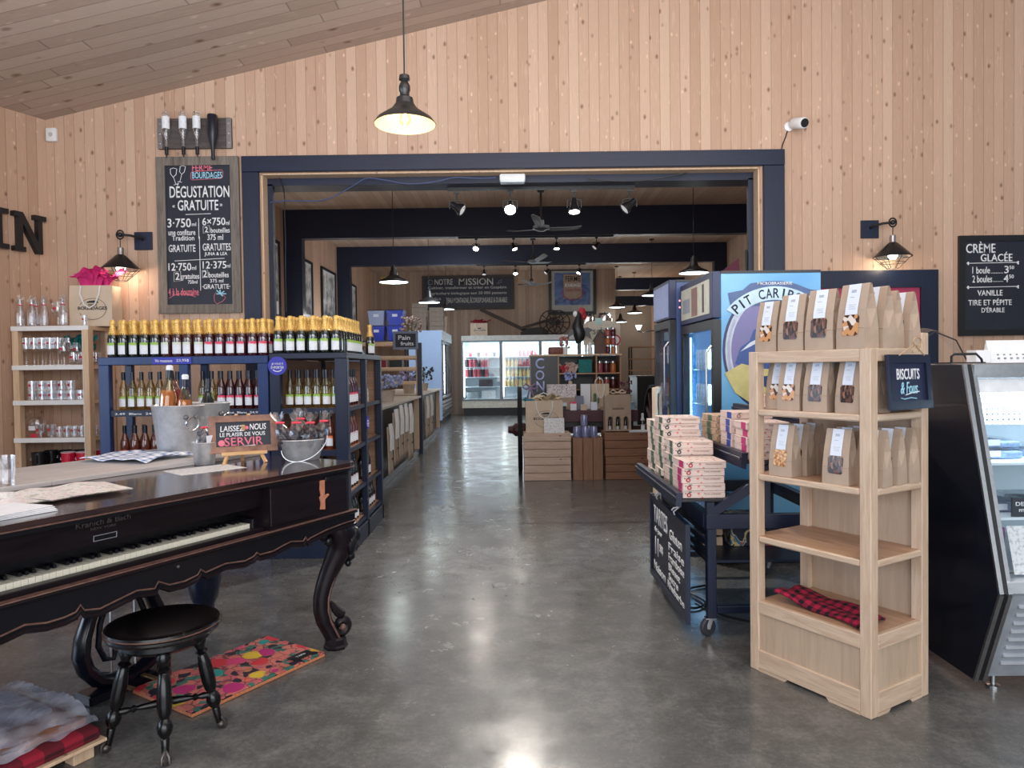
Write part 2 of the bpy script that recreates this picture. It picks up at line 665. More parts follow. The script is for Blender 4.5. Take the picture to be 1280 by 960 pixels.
mb = MB()
mb.prism([(-4.42, 6.85), (-5.37, 3.68), (-5.51, 3.72), (-4.56, 6.89)], 'z', 0, 4.0)
struct('wall_left', mb, M['pine_side'])

mb = MB()
mb.prism([(-6.0, ceil_z(-6.0)), (7.2, ceil_z(7.2)), (7.2, ceil_z(7.2) + .12), (-6.0, ceil_z(-6.0) + .12)], 'y', -4.6, 7.0)
struct('ceiling', mb, M['pine_ceiling'])

# opening trim, front face of the wall
mb = MB()
mb.box(-2.545, -2.385, 6.81, 6.85, 0, 3.40, 0.004)
mb.box(2.42, 2.62, 6.81, 6.85, 0, 3.40, 0.004)
struct('trim_1', mb, M['navy'])
mb = MB()
mb.box(-2.545, 2.62, 6.805, 6.85, 3.40, 3.55, 0.004)
struct('trim_2', mb, M['navy_x'])
# pale jamb lining and dark trim on the rear side of the wall
mb = MB()
mb.box(-2.385, -2.365, 6.87, 7.0, 0, 3.39)
mb.box(2.385, 2.405, 6.87, 7.0, 0, 3.39)
mb.box(-2.385, 2.405, 6.87, 7.0, 3.385, 3.405)
struct('trim_3', mb, M['tan_post'])
mb = MB()
mb.box(-2.56, -2.315, 7.0, 7.05, 0, 3.33)
mb.box(2.335, 2.60, 7.0, 7.05, 0, 3.33)
struct('trim_4', mb, M['navy'])
mb = MB()
mb.box(-4.5, 5.6, 7.0, 7.26, 3.315, 4.0)
struct('beam_front', mb, M['navy_x'])

# the back room
mb = MB(); mb.box(-4.72, -4.57, 7.0, 23.8, 0, 4.8)
struct('wall_back_room_left', mb, M['pine_side'])
mb = MB(); mb.box(5.7, 5.85, 7.0, 29.2, 0, 4.8)
struct('wall_back_room_right', mb, M['pine_side'])
mb = MB(); mb.box(-4.7, 3.47, 23.7, 23.85, 0, 4.8)
mb.box(3.35, 3.47, 23.85, 29.2, 0, 4.8)
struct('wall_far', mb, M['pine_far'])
mb = MB(); mb.box(3.4, 5.8, 29.0, 29.15, 0, 4.8)
struct('wall_passage_end', mb, plain('dark_painted_wall', srgb(120, 108, 98), 0.6))
mb = MB(); mb.box(-4.72, 5.85, 7.0, 29.2, 4.75, 4.87)
struct('ceiling_back_room', mb, M['pine_back_ceiling'])
mb = MB()
mb.box(-4.57, 5.7, 14.4, 14.62, 4.17, 4.75)
mb.box(-4.57, -4.2, 14.4, 14.62, 0, 4.17)
struct('beam_middle', mb, M['navy_x'])
mb = MB()
mb.box(-4.57, 5.7, 18.8, 19.02, 4.25, 4.75)
mb.box(-4.57, -4.23, 18.8, 19.02, 0, 4.25)
mb.box(5.37, 5.7, 18.8, 19.02, 0, 4.25)
struct('beam_rear', mb, M['navy_x'])
mb = MB()
mb.box(3.47, 5.7, 23.4, 23.65, 4.03, 4.42)
struct('beam_passage', mb, M['navy_x'])
mb = MB()
mb.box(3.47, 5.7, 26.2, 26.4, 3.75, 4.1)
struct('beam_passage_rear', mb, M['navy_x'])


# ============================================================ lettering
def text_obj(items, name, mat, parent, y=0.0, depth=0.002):
    """items: (string, x0, x1, z0, z1[, shear]) fitted into that rectangle, facing -Y; each line a part of its own"""
    out = []
    for it in items:
        st, x0, x1, z0, z1 = it[:5]
        cu = bpy.data.curves.new('lettering', 'FONT')
        cu.body = st
        cu.size = 1.0
        cu.resolution_u = 3
        cu.offset = 0.012
        if len(it) > 5:
            cu.shear = it[5]
        o = bpy.data.objects.new('lettering', cu)
        COL.objects.link(o)
        dg = bpy.context.evaluated_depsgraph_get()
        me = bpy.data.meshes.new_from_object(o.evaluated_get(dg))
        bpy.data.objects.remove(o)
        bpy.data.curves.remove(cu)
        vs = [v.co.copy() for v in me.vertices]
        if not vs:
            continue
        ax, bx_ = min(v.x for v in vs), max(v.x for v in vs)
        az, bz_ = min(v.y for v in vs), max(v.y for v in vs)
        b2 = bmesh.new()
        b2.from_mesh(me)
        for v in b2.verts:
            v.co = Vector((x0 + (v.co.x - ax) / (bx_ - ax) * (x1 - x0), y, z0 + (v.co.y - az) / (bz_ - az) * (z1 - z0)))
        r = bmesh.ops.extrude_face_region(b2, geom=b2.faces[:])
        for g in r['geom']:
            if isinstance(g, bmesh.types.BMVert):
                g.co.y -= depth
        bmesh.ops.recalc_face_normals(b2, faces=b2.faces)
        me.clear_geometry()
        b2.to_mesh(me)
        b2.free()
        me.name = name
        me.materials.clear()
        me.materials.append(mat)
        o = bpy.data.objects.new(name, me)
        COL.objects.link(o)
        if parent is not None:
            o.parent = parent
        out.append(o)
    return out


def stroke(mb, pts, w, y=0.0, closed=False):
    """hand-drawn line on a board facing -Y; pts are (x, z)"""
    mb.tube([(p[0], y, p[1]) for p in pts], w / 2, 5, closed, 1, 1)
    return mb


def arc(cx, cz, r, a0, a1, k=10, rz=None):
    rz = r if rz is None else rz
    return [(cx + r * math.cos(math.radians(a0 + (a1 - a0) * i / k)), cz + rz * math.sin(math.radians(a0 + (a1 - a0) * i / k))) for i in range(k + 1)]


def frame_mb(w, h, fw, y0, y1, bev=0.003):
    """mitred picture frame, lower left corner at origin, in XZ"""
    mb = MB()
    o = [(0, 0), (w, 0), (w, h), (0, h)]
    i = [(fw, fw), (w - fw, fw), (w - fw, h - fw), (fw, h - fw)]
    for k in range(4):
        j = (k + 1) % 4
        mb.prism([o[k], o[j], i[j], i[k]], 'y', y0, y1)
    return mb


# ============================================================ on the pine wall
# --- tasting chalkboard
t = thing('tasting_chalkboard', 'tall chalkboard in grey barnwood frame about free tasting, left of the opening', 'sign', (-3.36, 6.845, 2.068))
W_, H_ = 0.785, 1.485
frame_mb(W_, H_, 0.082, -0.035, 0).build('frame', M['weathered'], t)
mb = MB(); mb.box(0.075, W_ - 0.075, -0.018, -0.004, 0.075, H_ - 0.075); mb.build('slate', M['board'], t)
# map photo crop coordinates (8.725 px per photo pixel, two crops) to board coordinates
def cx_(x, yy): # x in photo px
    return None
def bx(px, py):
    k = (py - 197) / 196.0
    l = 193.6 + 13.4 * k; r = 300 + 3.0 * k
    return (px - l) / (r - l) * W_
def bz(py):
    return H_ - (py - 197) / 196.0 * H_
def A(x, yy): return 190 + x / 8.725, 190 + yy / 8.725     # first crop
def B(x, yy): return 190 + x / 8.725, 290 + yy / 8.725     # second crop
def bt(st, f, x0, x1, yt, yb, sh=0.0):
    p, q = f((x0), yt), f(x1, yb)
    ym = (p[1] + q[1]) / 2
    return (st, bx(p[0], ym), min(bx(q[0], ym), W_ - 0.088), bz(q[1]), bz(p[1]), sh)
text_obj([bt('DÉGUSTATION', A, 195, 855, 345, 505), bt('GRATUITE', A, 290, 735, 530, 645), bt('«', A, 232, 262, 585, 610), bt('»', A, 750, 780, 575, 602),
          bt('3·750', A, 185, 440, 730, 830), bt('ml', A, 450, 497, 775, 815), bt('6×750', A, 562, 812, 725, 810), bt('ml', A, 818, 858, 760, 808),
          bt('une confiture', A, 200, 490, 850, 915), bt('bouteilles', A, 655, 860, 835, 892), bt('2', A, 590, 625, 825, 885),
          bt('Tradition', B, 240, 480, 45, 100), bt('375 ml', B, 620, 790, 35, 100), bt('GRATUITE', B, 210, 495, 145, 225), bt('GRATUITES', B, 572, 872, 135, 215),
          bt('JUNA & LEA', B, 592, 835, 230, 278), bt('12·750', B, 215, 455, 345, 430), bt('ml', B, 462, 508, 378, 422), bt('12·375', B, 575, 825, 330, 412), bt('ml', B, 830, 868, 362, 402),
          bt('2', B, 292, 335, 450, 530), bt('gratuites', B, 350, 542, 465, 540), bt('750ml', B, 425, 525, 535, 575), bt('2', B, 580, 622, 430, 505), bt('bouteilles', B, 640, 850, 450, 510),
          bt('375 ml', B, 655, 795, 525, 565), bt('·GRATUITE·', B, 575, 865, 582, 635)], 'lettering', M['chalk'], t, -0.018)
text_obj([bt('FERME', A, 438, 665, 145, 215)], 'lettering', M['chalk_pink'], t, -0.018)
text_obj([bt('BOURDAGES', A, 440, 775, 225, 298)], 'lettering', M['chalk_blue'], t, -0.018)
text_obj([bt('14 à la douzaine', B, 210, 540, 620, 705)], 'lettering', M['chalk_pink'], t, -0.018)
def D(pts, w, mat, parent, closed=False, name='chalk_line', y=-0.019):
    stroke(MB(), pts, w, y, closed).build(name, mat, parent)
def bs(f, pts): return [(bx(*f(x, yy)), bz(f(x, yy)[1])) for x, yy in pts]
DM = M['chalk']
for q in ([(380, 688), (655, 682)],): D(bs(A, q), 0.006, DM, t)
D(bs(A, [(522, 730), (530, 955)]) + bs(B, [(535, 60), (560, 650)]), 0.006, DM, t)
D(bs(B, [(280, 322), (805, 300)]), 0.006, DM, t)
for q in ([(572, 820), (640, 812), (645, 885), (575, 895)],): D(bs(A, q), 0.004, DM, t, True)
for q in ([(275, 445), (345, 435), (350, 540), (280, 548)], [(570, 430), (630, 425), (635, 505), (575, 512)]): D(bs(B, q), 0.004, DM, t, True)
# the two toasting glasses
D(bs(A, [(195, 190), (200, 240), (230, 280), (262, 250), (268, 190), (230, 178)]), 0.006, DM, t, True)
D(bs(A, [(235, 280), (262, 355), (290, 350), (240, 365)]), 0.005, DM, t)
D(bs(A, [(305, 165), (300, 220), (325, 248), (352, 225), (365, 165), (330, 155)]), 0.006, DM, t, True)
D(bs(A, [(325, 248), (308, 325), (280, 330), (330, 335)]), 0.005, DM, t)
DM = M['chalk_pink']
D(bs(A, [(425, 235), (440, 222), (770, 205), (785, 225), (780, 285), (760, 298), (440, 312), (425, 295)]), 0.005, DM, t, True)
D(bs(B, [(235, 730), (300, 690), (400, 680), (510, 720)]), 0.006, DM, t)
D(bs(B, [(720, 670), (700, 710), (705, 770), (730, 798), (790, 770), (820, 730), (790, 700)]), 0.005, DM, t)
for q in ([(765, 690), (725, 650)], [(765, 690), (760, 645)], [(765, 690), (805, 660)], [(765, 690), (825, 690)], [(765, 690), (725, 690)], [(765, 690), (790, 715)]):
    D(bs(B, q), 0.012, M['chalk_blue'], t)


# --- bottle rack above it
def mk_upside_bottle(glass):
    pass
t = thing('bottle_rack', 'grey plank rack with steel end straps above the tall chalkboard', 'rack', (-3.335, 6.845, 3.63))
mb = MB(); mb.box(0, 0.70, -0.03, 0, 0, 0.285, 0.003); mb.build('plank', M['rack_board'], t)
for x in (0.0, 0.655):
    mb = MB(); mb.box(x, x + 0.045, -0.036, -0.03, 0, 0.285)
    for z in (0.05, 0.14, 0.235): mb.lathe([(0.006, 0), (0.006, 0.004), (0, 0.005)], 8, (x + .022, -0.036, z), Matrix.Rotation(PI / 2, 4, 'X'))
    mb.build('strap', M['steel'], t)
BODY = [(0, 0), (0.030, 0), (0.036, 0.006), (0.036, 0.17), (0.030, 0.205), (0.016, 0.245), (0.0135, 0.26), (0.0135, 0.33), (0, 0.33)]
LABELP = lambda r, z0, z1, a0, a1: (lambda mb: mb.grid(lambda u, v: (r * math.cos(a0 + (a1 - a0) * u), r * math.sin(a0 + (a1 - a0) * u), z0 + (z1 - z0) * v), 10, 1))(MB())
lab_pink = N('pink_berry_label')
def label_mat(name, blotch, strength=1.0, white=(0.82, 0.84, 0.88), top=0.55):
    n = N(name)
    P = n.obj()
    z = n.sep(P)[2]
    v = n.voro(P, 46, out='Color')
    k = n.math('ADD', n.math('MULTIPLY', n.noise(P, 30, 3), 0.7), n.math('MULTIPLY', n.math('SUBTRACT', z, 0.070), 13.0))
    f = n.ramp(k, [(0.55, 0.0), (0.75, strength)])
    c = n.mix(f, white, blotch)
    ln = n.ramp(n.noise(n.mapping(P, (1, 1, 6)), 40, 2), [(0.60, 0.0), (0.66, 0.45)])
    c = n.mix(ln, c, (0.25, 0.3, 0.45))
    n.base(c)
    n.set(rough=0.5)
    return n.m
M['lab_green'] = label_mat('green_leaf_label', srgb(150, 190, 70))
M['lab_pale'] = label_mat('pale_leaf_label', srgb(190, 205, 150), 0.5)
M['lab_pink'] = label_mat('pink_fruit_label', srgb(226, 60, 100))
M['lab_orange'] = label_mat('orange_fruit_label', srgb(238, 120, 60))
M['lab_white'] = label_mat('white_label', srgb(200, 70, 90), 0.35)
for x, lab, nm in ((0.105, 'lab_green', 'upside-down clear bottle with green label, leftmost on the plank rack'),
                   (0.265, 'lab_pink', 'upside-down clear bottle with pink label, second on the plank rack'),
                   (0.395, 'lab_pink', 'upside-down clear bottle with pink label, third on the plank rack')):
    b = thing('bottle', nm, 'bottle', (-3.335 + x, 6.765, 3.955), 0, 'upside-down bottles on the plank rack')
    mb = MB(); mb.lathe([(r, -z) for r, z in BODY], 14); mb.build('body', M['glass'], b, True)
    mb = MB(); mb.grid(lambda u, v: (0.037 * math.cos(PI * (1.05 + .9 * u)), 0.037 * math.sin(PI * (1.05 + .9 * u)), -0.16 + .115 * v), 10, 1)
    o = mb.build('label', M[lab], b)
    mb = MB(); mb.lathe([(0, -.325), (0.017, -.325), (0.017, -.395), (0.008, -.40), (0.006, -.42), (0, -.42)], 12); mb.build('pourer', M['black_paint'], b, True)
b = tag(MB().lathe([(0, 0.0), (0.042, 0.0), (0.048, -.01), (0.048, -.15), (0.042, -.20), (0.018, -.31), (0.017, -.42), (0, -.42)], 14).build('bottle', M['cap_navy'], None, True),
        'upside-down dark navy bottle, rightmost on the plank rack', 'bottle', 'upside-down bottles on the plank rack')
b.location = (-3.335 + 0.545, 6.76, 3.925)

# --- crème glacée board
t = thing('ice_cream_board', 'black chalkboard listing crème glacée prices on the wall at right', 'sign', (4.285, 6.845, 1.755))
W_, H_ = 0.80, 0.955
frame_mb(W_, H_, 0.055, -0.03, 0).build('frame', M['black'], t)
mb = MB(); mb.box(0.05, W_ - 0.05, -0.014, -0.004, 0.05, H_ - 0.05); mb.build('slate', M['board'], t)
k = 0.955 / 790.0     # board height spans crop rows 95..885
def ct(st, x0, x1, yt, yb): return (st, (x0 - 303) * k, (x1 - 303) * k, H_ - (yb - 95) * k, H_ - (yt - 95) * k)
text_obj([ct('CRÈME', 362, 595, 140, 232), ct('GLACÉE', 478, 730, 225, 300), ct('1 boule', 412, 552, 340, 395), ct('........', 560, 655, 388, 394), ct('3', 665, 700, 335, 395), ct('50', 705, 742, 335, 362),
          ct('2 boules', 412, 568, 408, 465), ct('........', 575, 655, 455, 461), ct('4', 660, 698, 405, 465), ct('50', 703, 740, 405, 435),
          ct('VANILLE', 452, 652, 525, 570), ct('TIRE ET PÉPITE', 380, 725, 590, 645), ct("D'ÉRABLE", 485, 668, 655, 702)], 'lettering', M['chalk'], t, -0.014)
for yy in (312, 502):
    z = H_ - (yy - 95) * k
    mb = stroke(MB(), [((370 - 303) * k, z), ((780 - 303) * k, z + .004)], 0.007, -0.015)
    for xx in (375, 770):
        for dx, dz in ((-9, 0), (6, 10), (6, -12)):
            stroke(mb, [((xx - 303) * k, z), ((xx - 303 + dx) * k, z + dz * k)], 0.014, -0.015)
    mb.build('chalk_line', M['chalk'], t)

# --- framed magenta panel
t = thing('magenta_noticeboard', 'navy framed magenta panel on the wall behind the paper bags', 'panel', (2.75, 6.845, 0.9))
frame_mb(1.325, 1.49, 0.165, -0.045, 0).build('frame', M['navy'], t)
mb = MB(); mb.box(0.16, 1.17, -0.02, -0.004, 0.16, 1.34); mb.build('panel', plain('magenta_board', srgb(168, 52, 88), 0.5, var=.05), t)

# --- security camera, alarm box
t = thing('security_camera', 'small white security camera above the upper right corner of the opening', 'camera', (2.70, 6.85, 3.77))
mb = MB(); mb.lathe([(0, 0), (0.045, 0), (0.045, 0.02), (0.02, 0.03), (0, 0.03)], 14, (-0.03, 0, 0.0), Matrix.Rotation(PI / 2, 4, 'X')); mb.build('base', M['white'], t, True)
q = Vector((0.25, -0.9, -0.28)).normalized()
mb = MB(); mb.turned(Vector((0, -0.04, 0.02)), Vector((0, -0.04, 0.02)) + q * 0.17, [(0, 0), (0.044, 0), (0.052, .1), (0.052, .95), (0.046, 1), (0, 1)], 16); mb.build('body', M['white'], t, True)
mb = MB(); mb.turned(Vector((0, -0.04, 0.02)) + q * 0.168, Vector((0, -0.04, 0.02)) + q * 0.178, [(0, 0), (0.040, 0), (0.040, 1), (0, 1)], 16); mb.build('lens', M['black_paint'], t, True)
mb = MB(); mb.tube([(-0.04, -0.012, -0.03), (-0.06, -0.01, -0.1), (-0.085, -0.01, -0.16), (-0.105, -0.02, -0.225)], 0.005); mb.build('cable', M['black_paint'], t)
t = thing('wall_alarm', 'small white alarm box high in the left corner', 'alarm', (-4.35, 6.85, 3.78))
mb = MB(); mb.box(-0.05, 0.05, -0.04, 0, -0.065, 0.065, 0.012, seg=2); mb.build('housing', M['white'], t, True)
mb = MB(); mb.lathe([(0, 0), (0.022, 0), (0.018, 0.006), (0, 0.006)], 14, (0, -0.04, 0), Matrix.Rotation(PI / 2, 4, 'X')); mb.build('sounder', plain('pale_grey_plastic', (.5, .5, .5), .5), t, True)

# --- letters IN of a word on the left wall
ang = math.atan2(1, 0.3)
wl = lambda d: Vector((-4.42 - 0.287 * d, 6.85 - 0.958 * d))     # point d metres from the corner along the left wall
def letter(ch, d0, d1, name, label):
    t_ = thing(name, label, 'letter', (wl(d0).x, wl(d0).y, 2.63), ang)
    L = d0 - d1
    H = 0.36
    mb = MB()
    s = 0.045
    if ch == 'I':
        w_ = abs(L)
        mb.prism([(0, 0), (w_, 0), (w_, s), (w_ * .68, s), (w_ * .68, H - s), (w_, H - s), (w_, H), (0, H), (0, H - s), (w_ * .32, H - s), (w_ * .32, s), (0, s)], 'y', -0.05, 0)
    else:
        w_ = abs(L)
        mb.prism([(0, 0), (w_ * .34, 0), (w_ * .34, s), (w_ * .26, s), (w_ * .26, H * .72), (w_ * .72, 0), (w_ * .87, 0), (w_ * .87, H - s), (w_, H - s), (w_, H), (w_ * .64, H), (w_ * .64, H - s), (w_ * .73, H - s),
                  (w_ * .73, H * .30), (w_ * .27, H), (0, H), (0, H - s), (w_ * .12, H - s), (w_ * .12, s), (0, s)], 'y', -0.05, 0)
    mb.build('letter_body', M['black_paint'], t_)
    return t_
letter('N', 0.38, 0.06, 'wall_letter', 'black letter N, last of the word on the left wall')
letter('I', 0.62, 0.43, 'wall_letter', 'black letter I beside the N on the left wall')


# ============================================================ lamps of the front room
M['shade_black'] = plain('black_enamel', (0.012, 0.012, 0.013), 0.3)
M['shade_white'] = plain('cream_enamel', srgb(226, 210, 174), 0.35, var=0.02)
M['bulb'] = emit('glowing_bulb', (1.0, 0.72, 0.38), 14)
M['bulb_white'] = emit('glowing_white_bulb', (1.0, 0.90, 0.75), 9)

t = thing('pendant_lamp', 'black pendant lamp with glowing bulb hanging from the sloped ceiling', 'lamp', (-0.62, 4.3, 2.97))
mb = MB(); mb.rod((0, 0, 0.29), (0, 0, ceil_z(-0.62) - 2.965), 0.005, 8); mb.build('cord', M['black_paint'], t)
mb = MB(); mb.lathe([(0, .29), (0.03, .29), (0.033, .265), (0.018, .255), (0.026, .245), (0.034, .225), (0.034, .20), (0.028, .19), (0.028, .17), (0.05, .155), (0.055, .12), (0.062, .115)], 24); mb.build('socket', M['shade_black'], t, True)
SH = [(0.060, .118), (0.068, .105), (0.085, .085), (0.13, .055), (0.165, .03), (0.182, .005), (0.185, .0)]
mb = MB(); mb.lathe(SH, 32); mb.build('shade', M['shade_black'], t, True, flip=True)
mb = MB(); mb.lathe([(r - .004, z - .0015) for r, z in SH], 32); mb.build('shade_lining', M['shade_white'], t, True)
mb = MB(); mb.lathe([(0, -.005), (0.02, -.002), (0.036, .02), (0.036, .045), (0.02, .08), (0.014, .11), (0, .11)], 16); mb.build('bulb', thin_glass('amber_bulb_glass', (1, .85, .6)), t, True)
mb = MB()
for k in range(4):
    a = k * PI / 2
    mb.rod((0.010 * math.cos(a), 0.010 * math.sin(a), .02), (0.006 * math.cos(a), 0.006 * math.sin(a), .075), 0.003, 6)
mb.build('filament', emit('filament', (1, .62, .25), 45), t)
lo = light('pendant_light', 'POINT', (-0.62, 4.3, 3.0), 5, (1, .80, .52), 0.03)


def sconce(px, pz, side, label):
    """wall lamp: square plate, short arm, cage shade; side = -1 lamp to the left of the plate"""
    t_ = thing('wall_lamp', label, 'lamp', (px, 6.85, pz), 0, 'caged wall lamps')
    mb = MB(); mb.box(-.085, .085, -.02, 0, -.085, .085, .003); mb.build('wall_plate', M['navy'], t_)
    lx = side * 0.13
    mb = MB(); mb.tube([(0, -.02, .01), (0, -.06, .02), (side * .06, -.14, .03), (lx, -.18, .03)], 0.012); mb.sph((lx, -.18, .03), 0.024); mb.build('arm', M['black_paint'], t_, True)
    mb = MB(); mb.torus = None
    mb.tube([(lx + 0.034 * math.cos(a), -.18, .03 + .04 * math.sin(a)) for a in [2 * PI * k / 14 for k in range(14)]], 0.008, 6, True); mb.build('hoop', M['black_paint'], t_, True)
    mb = MB(); mb.rod((lx, -.18, 0), (lx, -.18, -.10), 0.004); mb.build('stem', M['black_paint'], t_)
    mb = MB(); mb.lathe([(0, -.09), (0.025, -.09), (0.028, -.10), (0.028, -.155), (0.03, -.16)], 16, (lx, -.18, 0)); mb.build('socket', M['steel'], t_, True)
    sp = [(0.028, -.155), (0.045, -.165), (0.165, -.285), (0.168, -.292)]
    mb = MB(); mb.lathe(sp, 28, (lx, -.18, 0)); mb.build('shade', M['shade_black'], t_, True)
    mb = MB(); mb.lathe([(r - .003, z - .003) for r, z in sp], 28, (lx, -.18, 0)); mb.build('shade_lining', M['steel'], t_, True)
    mb = MB()
    for k in range(8):
        a = 2 * PI * k / 8
        mb.tube([(lx + .165 * math.cos(a), -.18 + .165 * math.sin(a), -.29), (lx + .05 * math.cos(a), -.18 + .05 * math.sin(a), -.40)], 0.003, 5)
    for r, z in ((.165, -.292), (.108, -.345), (.05, -.40)):
        mb.tube([(lx + r * math.cos(a), -.18 + r * math.sin(a), z) for a in [2 * PI * k / 20 for k in range(20)]], 0.003, 5, True)
    mb.build('cage', M['black_paint'], t_)
    mb = MB(); mb.lathe([(0, -.315), (0.025, -.31), (0.042, -.285), (0.036, -.25), (0.018, -.2), (0, -.2)], 16, (lx, -.18, 0)); mb.build('bulb', M['bulb_white'], t_, True)
    light('wall_lamp_light', 'POINT', (px + lx, 6.67, pz - .35), 3, (1, .80, .55), 0.04)
sconce(-3.507, 2.765, -1, 'black caged wall lamp to the left of the tall chalkboard')
sconce(3.44, 2.785, 1, 'black caged wall lamp above the framed magenta panel')

# --- emergency light box on the opening's head, with its cables
t = thing('emergency_light', 'white emergency light box under the head of the opening', 'light', (0.03, 6.93, 3.30))
mb = MB(); mb.box(-.125, .125, -.05, .05, 0, .075, .018, seg=2); mb.build('housing', M['white'], t, True)
mb = MB(); mb.box(-.115, .115, -.045, .045, -.008, .004, .002); mb.build('diffuser', plain('frosted_plastic', (.7, .76, .8), .3), t)
def cable(name, label, pts, r, mat):
    out = []
    for a, b, c_, d in zip([pts[0]] + pts[:-2], pts[:-1], pts[1:], pts[2:] + [pts[-1]]):
        a, b, c_, d = map(Vector, (a, b, c_, d))
        for k in range(6):
            u = k / 6
            out.append(.5 * ((2 * b) + (c_ - a) * u + (2 * a - 5 * b + 4 * c_ - d) * u * u + (3 * b - a - 3 * c_ + d) * u ** 3))
    out.append(Vector(pts[-1]))
    mb = MB(); mb.tube(out, r, 6)
    return tag(mb.build(name, mat, None, True), label, 'cable')
def yp(px, py, Y):
    d = Fw + Rt * ((px - 640) / 890) - Up * ((py - 480) / 890)
    return Vector((0, 0, EYE)) + d * (Y / d.y)
M['cable_blue'] = plain('blue_grey_cable', srgb(60, 76, 118), .45)
cable('cable', 'blue grey cable looping along the head of the opening to the emergency light',
      [yp(338, 253, 6.95), yp(357, 251, 6.95), yp(405, 250, 6.95), yp(440, 233, 6.95), yp(458, 223, 6.92), yp(480, 225, 6.92), yp(512, 230, 6.92), yp(545, 227, 6.92), yp(568, 222, 6.92), yp(600, 223, 6.92), yp(620, 222, 6.90)], 0.006, M['cable_blue'])
cable('cable', 'black cable hanging down beside the left jamb of the opening',
      [yp(349, 222, 6.98), yp(355, 240, 6.98), yp(356, 270, 6.98), yp(357, 300, 6.98), yp(357, 340, 6.98), yp(358, 390, 6.98)], 0.005, M['black_paint'])
cable('cable', 'thin black cable sagging under the right half of the opening head',
      [yp(735, 223, 6.92), yp(760, 226, 6.92), yp(800, 226, 6.92), yp(830, 222, 6.92), yp(858, 216, 6.92)], 0.006, M['black_paint'])
# ============================================================ left: glassware shelf
UX, UV_ANG = None, math.atan2(0.880, 0.475)
P0 = Vector((-0.893, 3.751, 0))
def W(u, v, z=0.0):          # piano frame -> world
    return Vector((P0.x + .475 * u - .880 * v, P0.y + .880 * u + .475 * v, z))

t = thing('glassware_shelf', 'white-edged pine shelf unit full of glassware in the left corner', 'shelf', (0, 0, 0))
X0, X1, Y0, Y1 = -4.50, -3.805, 6.41, 6.83
for z in (1.935, 1.583, 1.266, 0.927, 0.55):
    mb = MB(); mb.box(X0, X1 if z > 1.9 else X1 - .02, Y0 + .012, Y1, z - .035, z); o = mb.build('shelf_board', M['tan_post'], t)
    mb = MB(); mb.box(X0, X1 - (.0 if z > 1.9 else .055), Y0, Y0 + .012, z - .04, z + .002); mb.build('white_edge', M['white'], o)
for x in (X0, X1 - .055):
    mb = MB(); mb.box(x, x + .055, Y0 + .013 if x < -4 else Y0 - .002, Y0 + .075, 0, 1.90); mb.build('post', M['tan_post'], t)
    mb = MB(); mb.box(x, x + .055, Y1 - .06, Y1, 0, 1.90); mb.build('post', M['tan_post'], t)
mb = MB(); mb.box(X1 - .055, X1 - .051, Y0 - .004, Y0, .55, 1.90); mb.build('white_edge', M['white'], t)

M['red_print'] = plain('red_printed_berry', srgb(186, 44, 62), .5)
def patch(r, z0, z1, a0, a1, nseg=6, r2=None):
    mb = MB()
    r2 = r if r2 is None else r2
    return mb.grid(lambda u, v: ((r + (r2 - r) * v) * math.cos(a0 + (a1 - a0) * u), (r + (r2 - r) * v) * math.sin(a0 + (a1 - a0) * u), z0 + (z1 - z0) * v), nseg, 1)

def glass_kind(name, cat, prof, pr):
    def mk():
        t_ = thing(name, '', cat)
        mb = MB(); mb.lathe(prof, 14); mb.build('bowl', M['glass'], t_, True)
        if pr:
            patch(pr[0], pr[1], pr[2], -PI / 2 - .33, -PI / 2 + .33).build('print', M['red_print'], t_)
        return t_
    return Kind(mk)
flute = glass_kind('stem_glass', 'glass', [(0, 0), (.034, 0), (.034, .004), (.006, .012), (.005, .115), (.012, .125), (.032, .145), (.034, .25), (.032, .25), (.030, .15), (0, .13)], (.0345, .19, .205))
balloon = glass_kind('wine_glass', 'glass', [(0, 0), (.036, 0), (.036, .004), (.006, .012), (.005, .075), (.03, .09), (.048, .125), (.045, .165), (.040, .205), (.038, .205), (.043, .165), (.045, .125), (0, .085)], (.047, .135, .155))
stemless = glass_kind('stemless_glass', 'glass', [(0, 0), (.03, 0), (.042, .03), (.044, .06), (.038, .115), (.036, .115), (.041, .06), (.036, .03), (0, .008)], (.0445, .055, .08))
shot = glass_kind('shot_glass', 'glass', [(0, 0), (.024, 0), (.029, .095), (.027, .095), (.022, .014), (0, .014)], (.0275, .05, .068))
tumbler = glass_kind('tumbler', 'glass', [(0, 0), (.034, 0), (.037, .115), (.034, .115), (.032, .012), (0, .012)], (.0365, .055, .08))
def mk_mug_glass():
    t_ = thing('glass_mug', '', 'mug')
    MB().lathe([(0, 0), (.036, 0), (.037, .085), (.034, .085), (.033, .012), (0, .012)], 14).build('bowl', M['glass'], t_, True)
    MB().tube([(-.036, 0, .07), (-.058, 0, .066), (-.064, 0, .045), (-.055, 0, .022), (-.036, 0, .016)], .005, 6).build('handle', M['glass'], t_, True)
    patch(.0375, .034, .056, -PI / 2 - .3, -PI / 2 + .3).build('print', M['red_print'], t_)
    return t_
gmug = Kind(mk_mug_glass)
for i in range(5):
    flute((-4.405 + .072 * i, 6.47, 1.586), 0, f'tall stem glass with red print, {NTH[i]} from left in the front row, second shelf', 'stem glasses on the glassware shelf')
for i in range(5):
    flute((-4.37 + .072 * i, 6.575, 1.586), .4, f'tall stem glass with red print, {NTH[i]} from left in the rear row, second shelf', 'stem glasses on the glassware shelf')
balloon((-4.075, 6.49, 1.586), 0, 'round wine glass right of the front row of stem glasses', 'wine glasses on the glassware shelf')
balloon((-4.02, 6.60, 1.586), 0, 'round wine glass behind, beside the rear row of stem glasses', 'wine glasses on the glassware shelf')
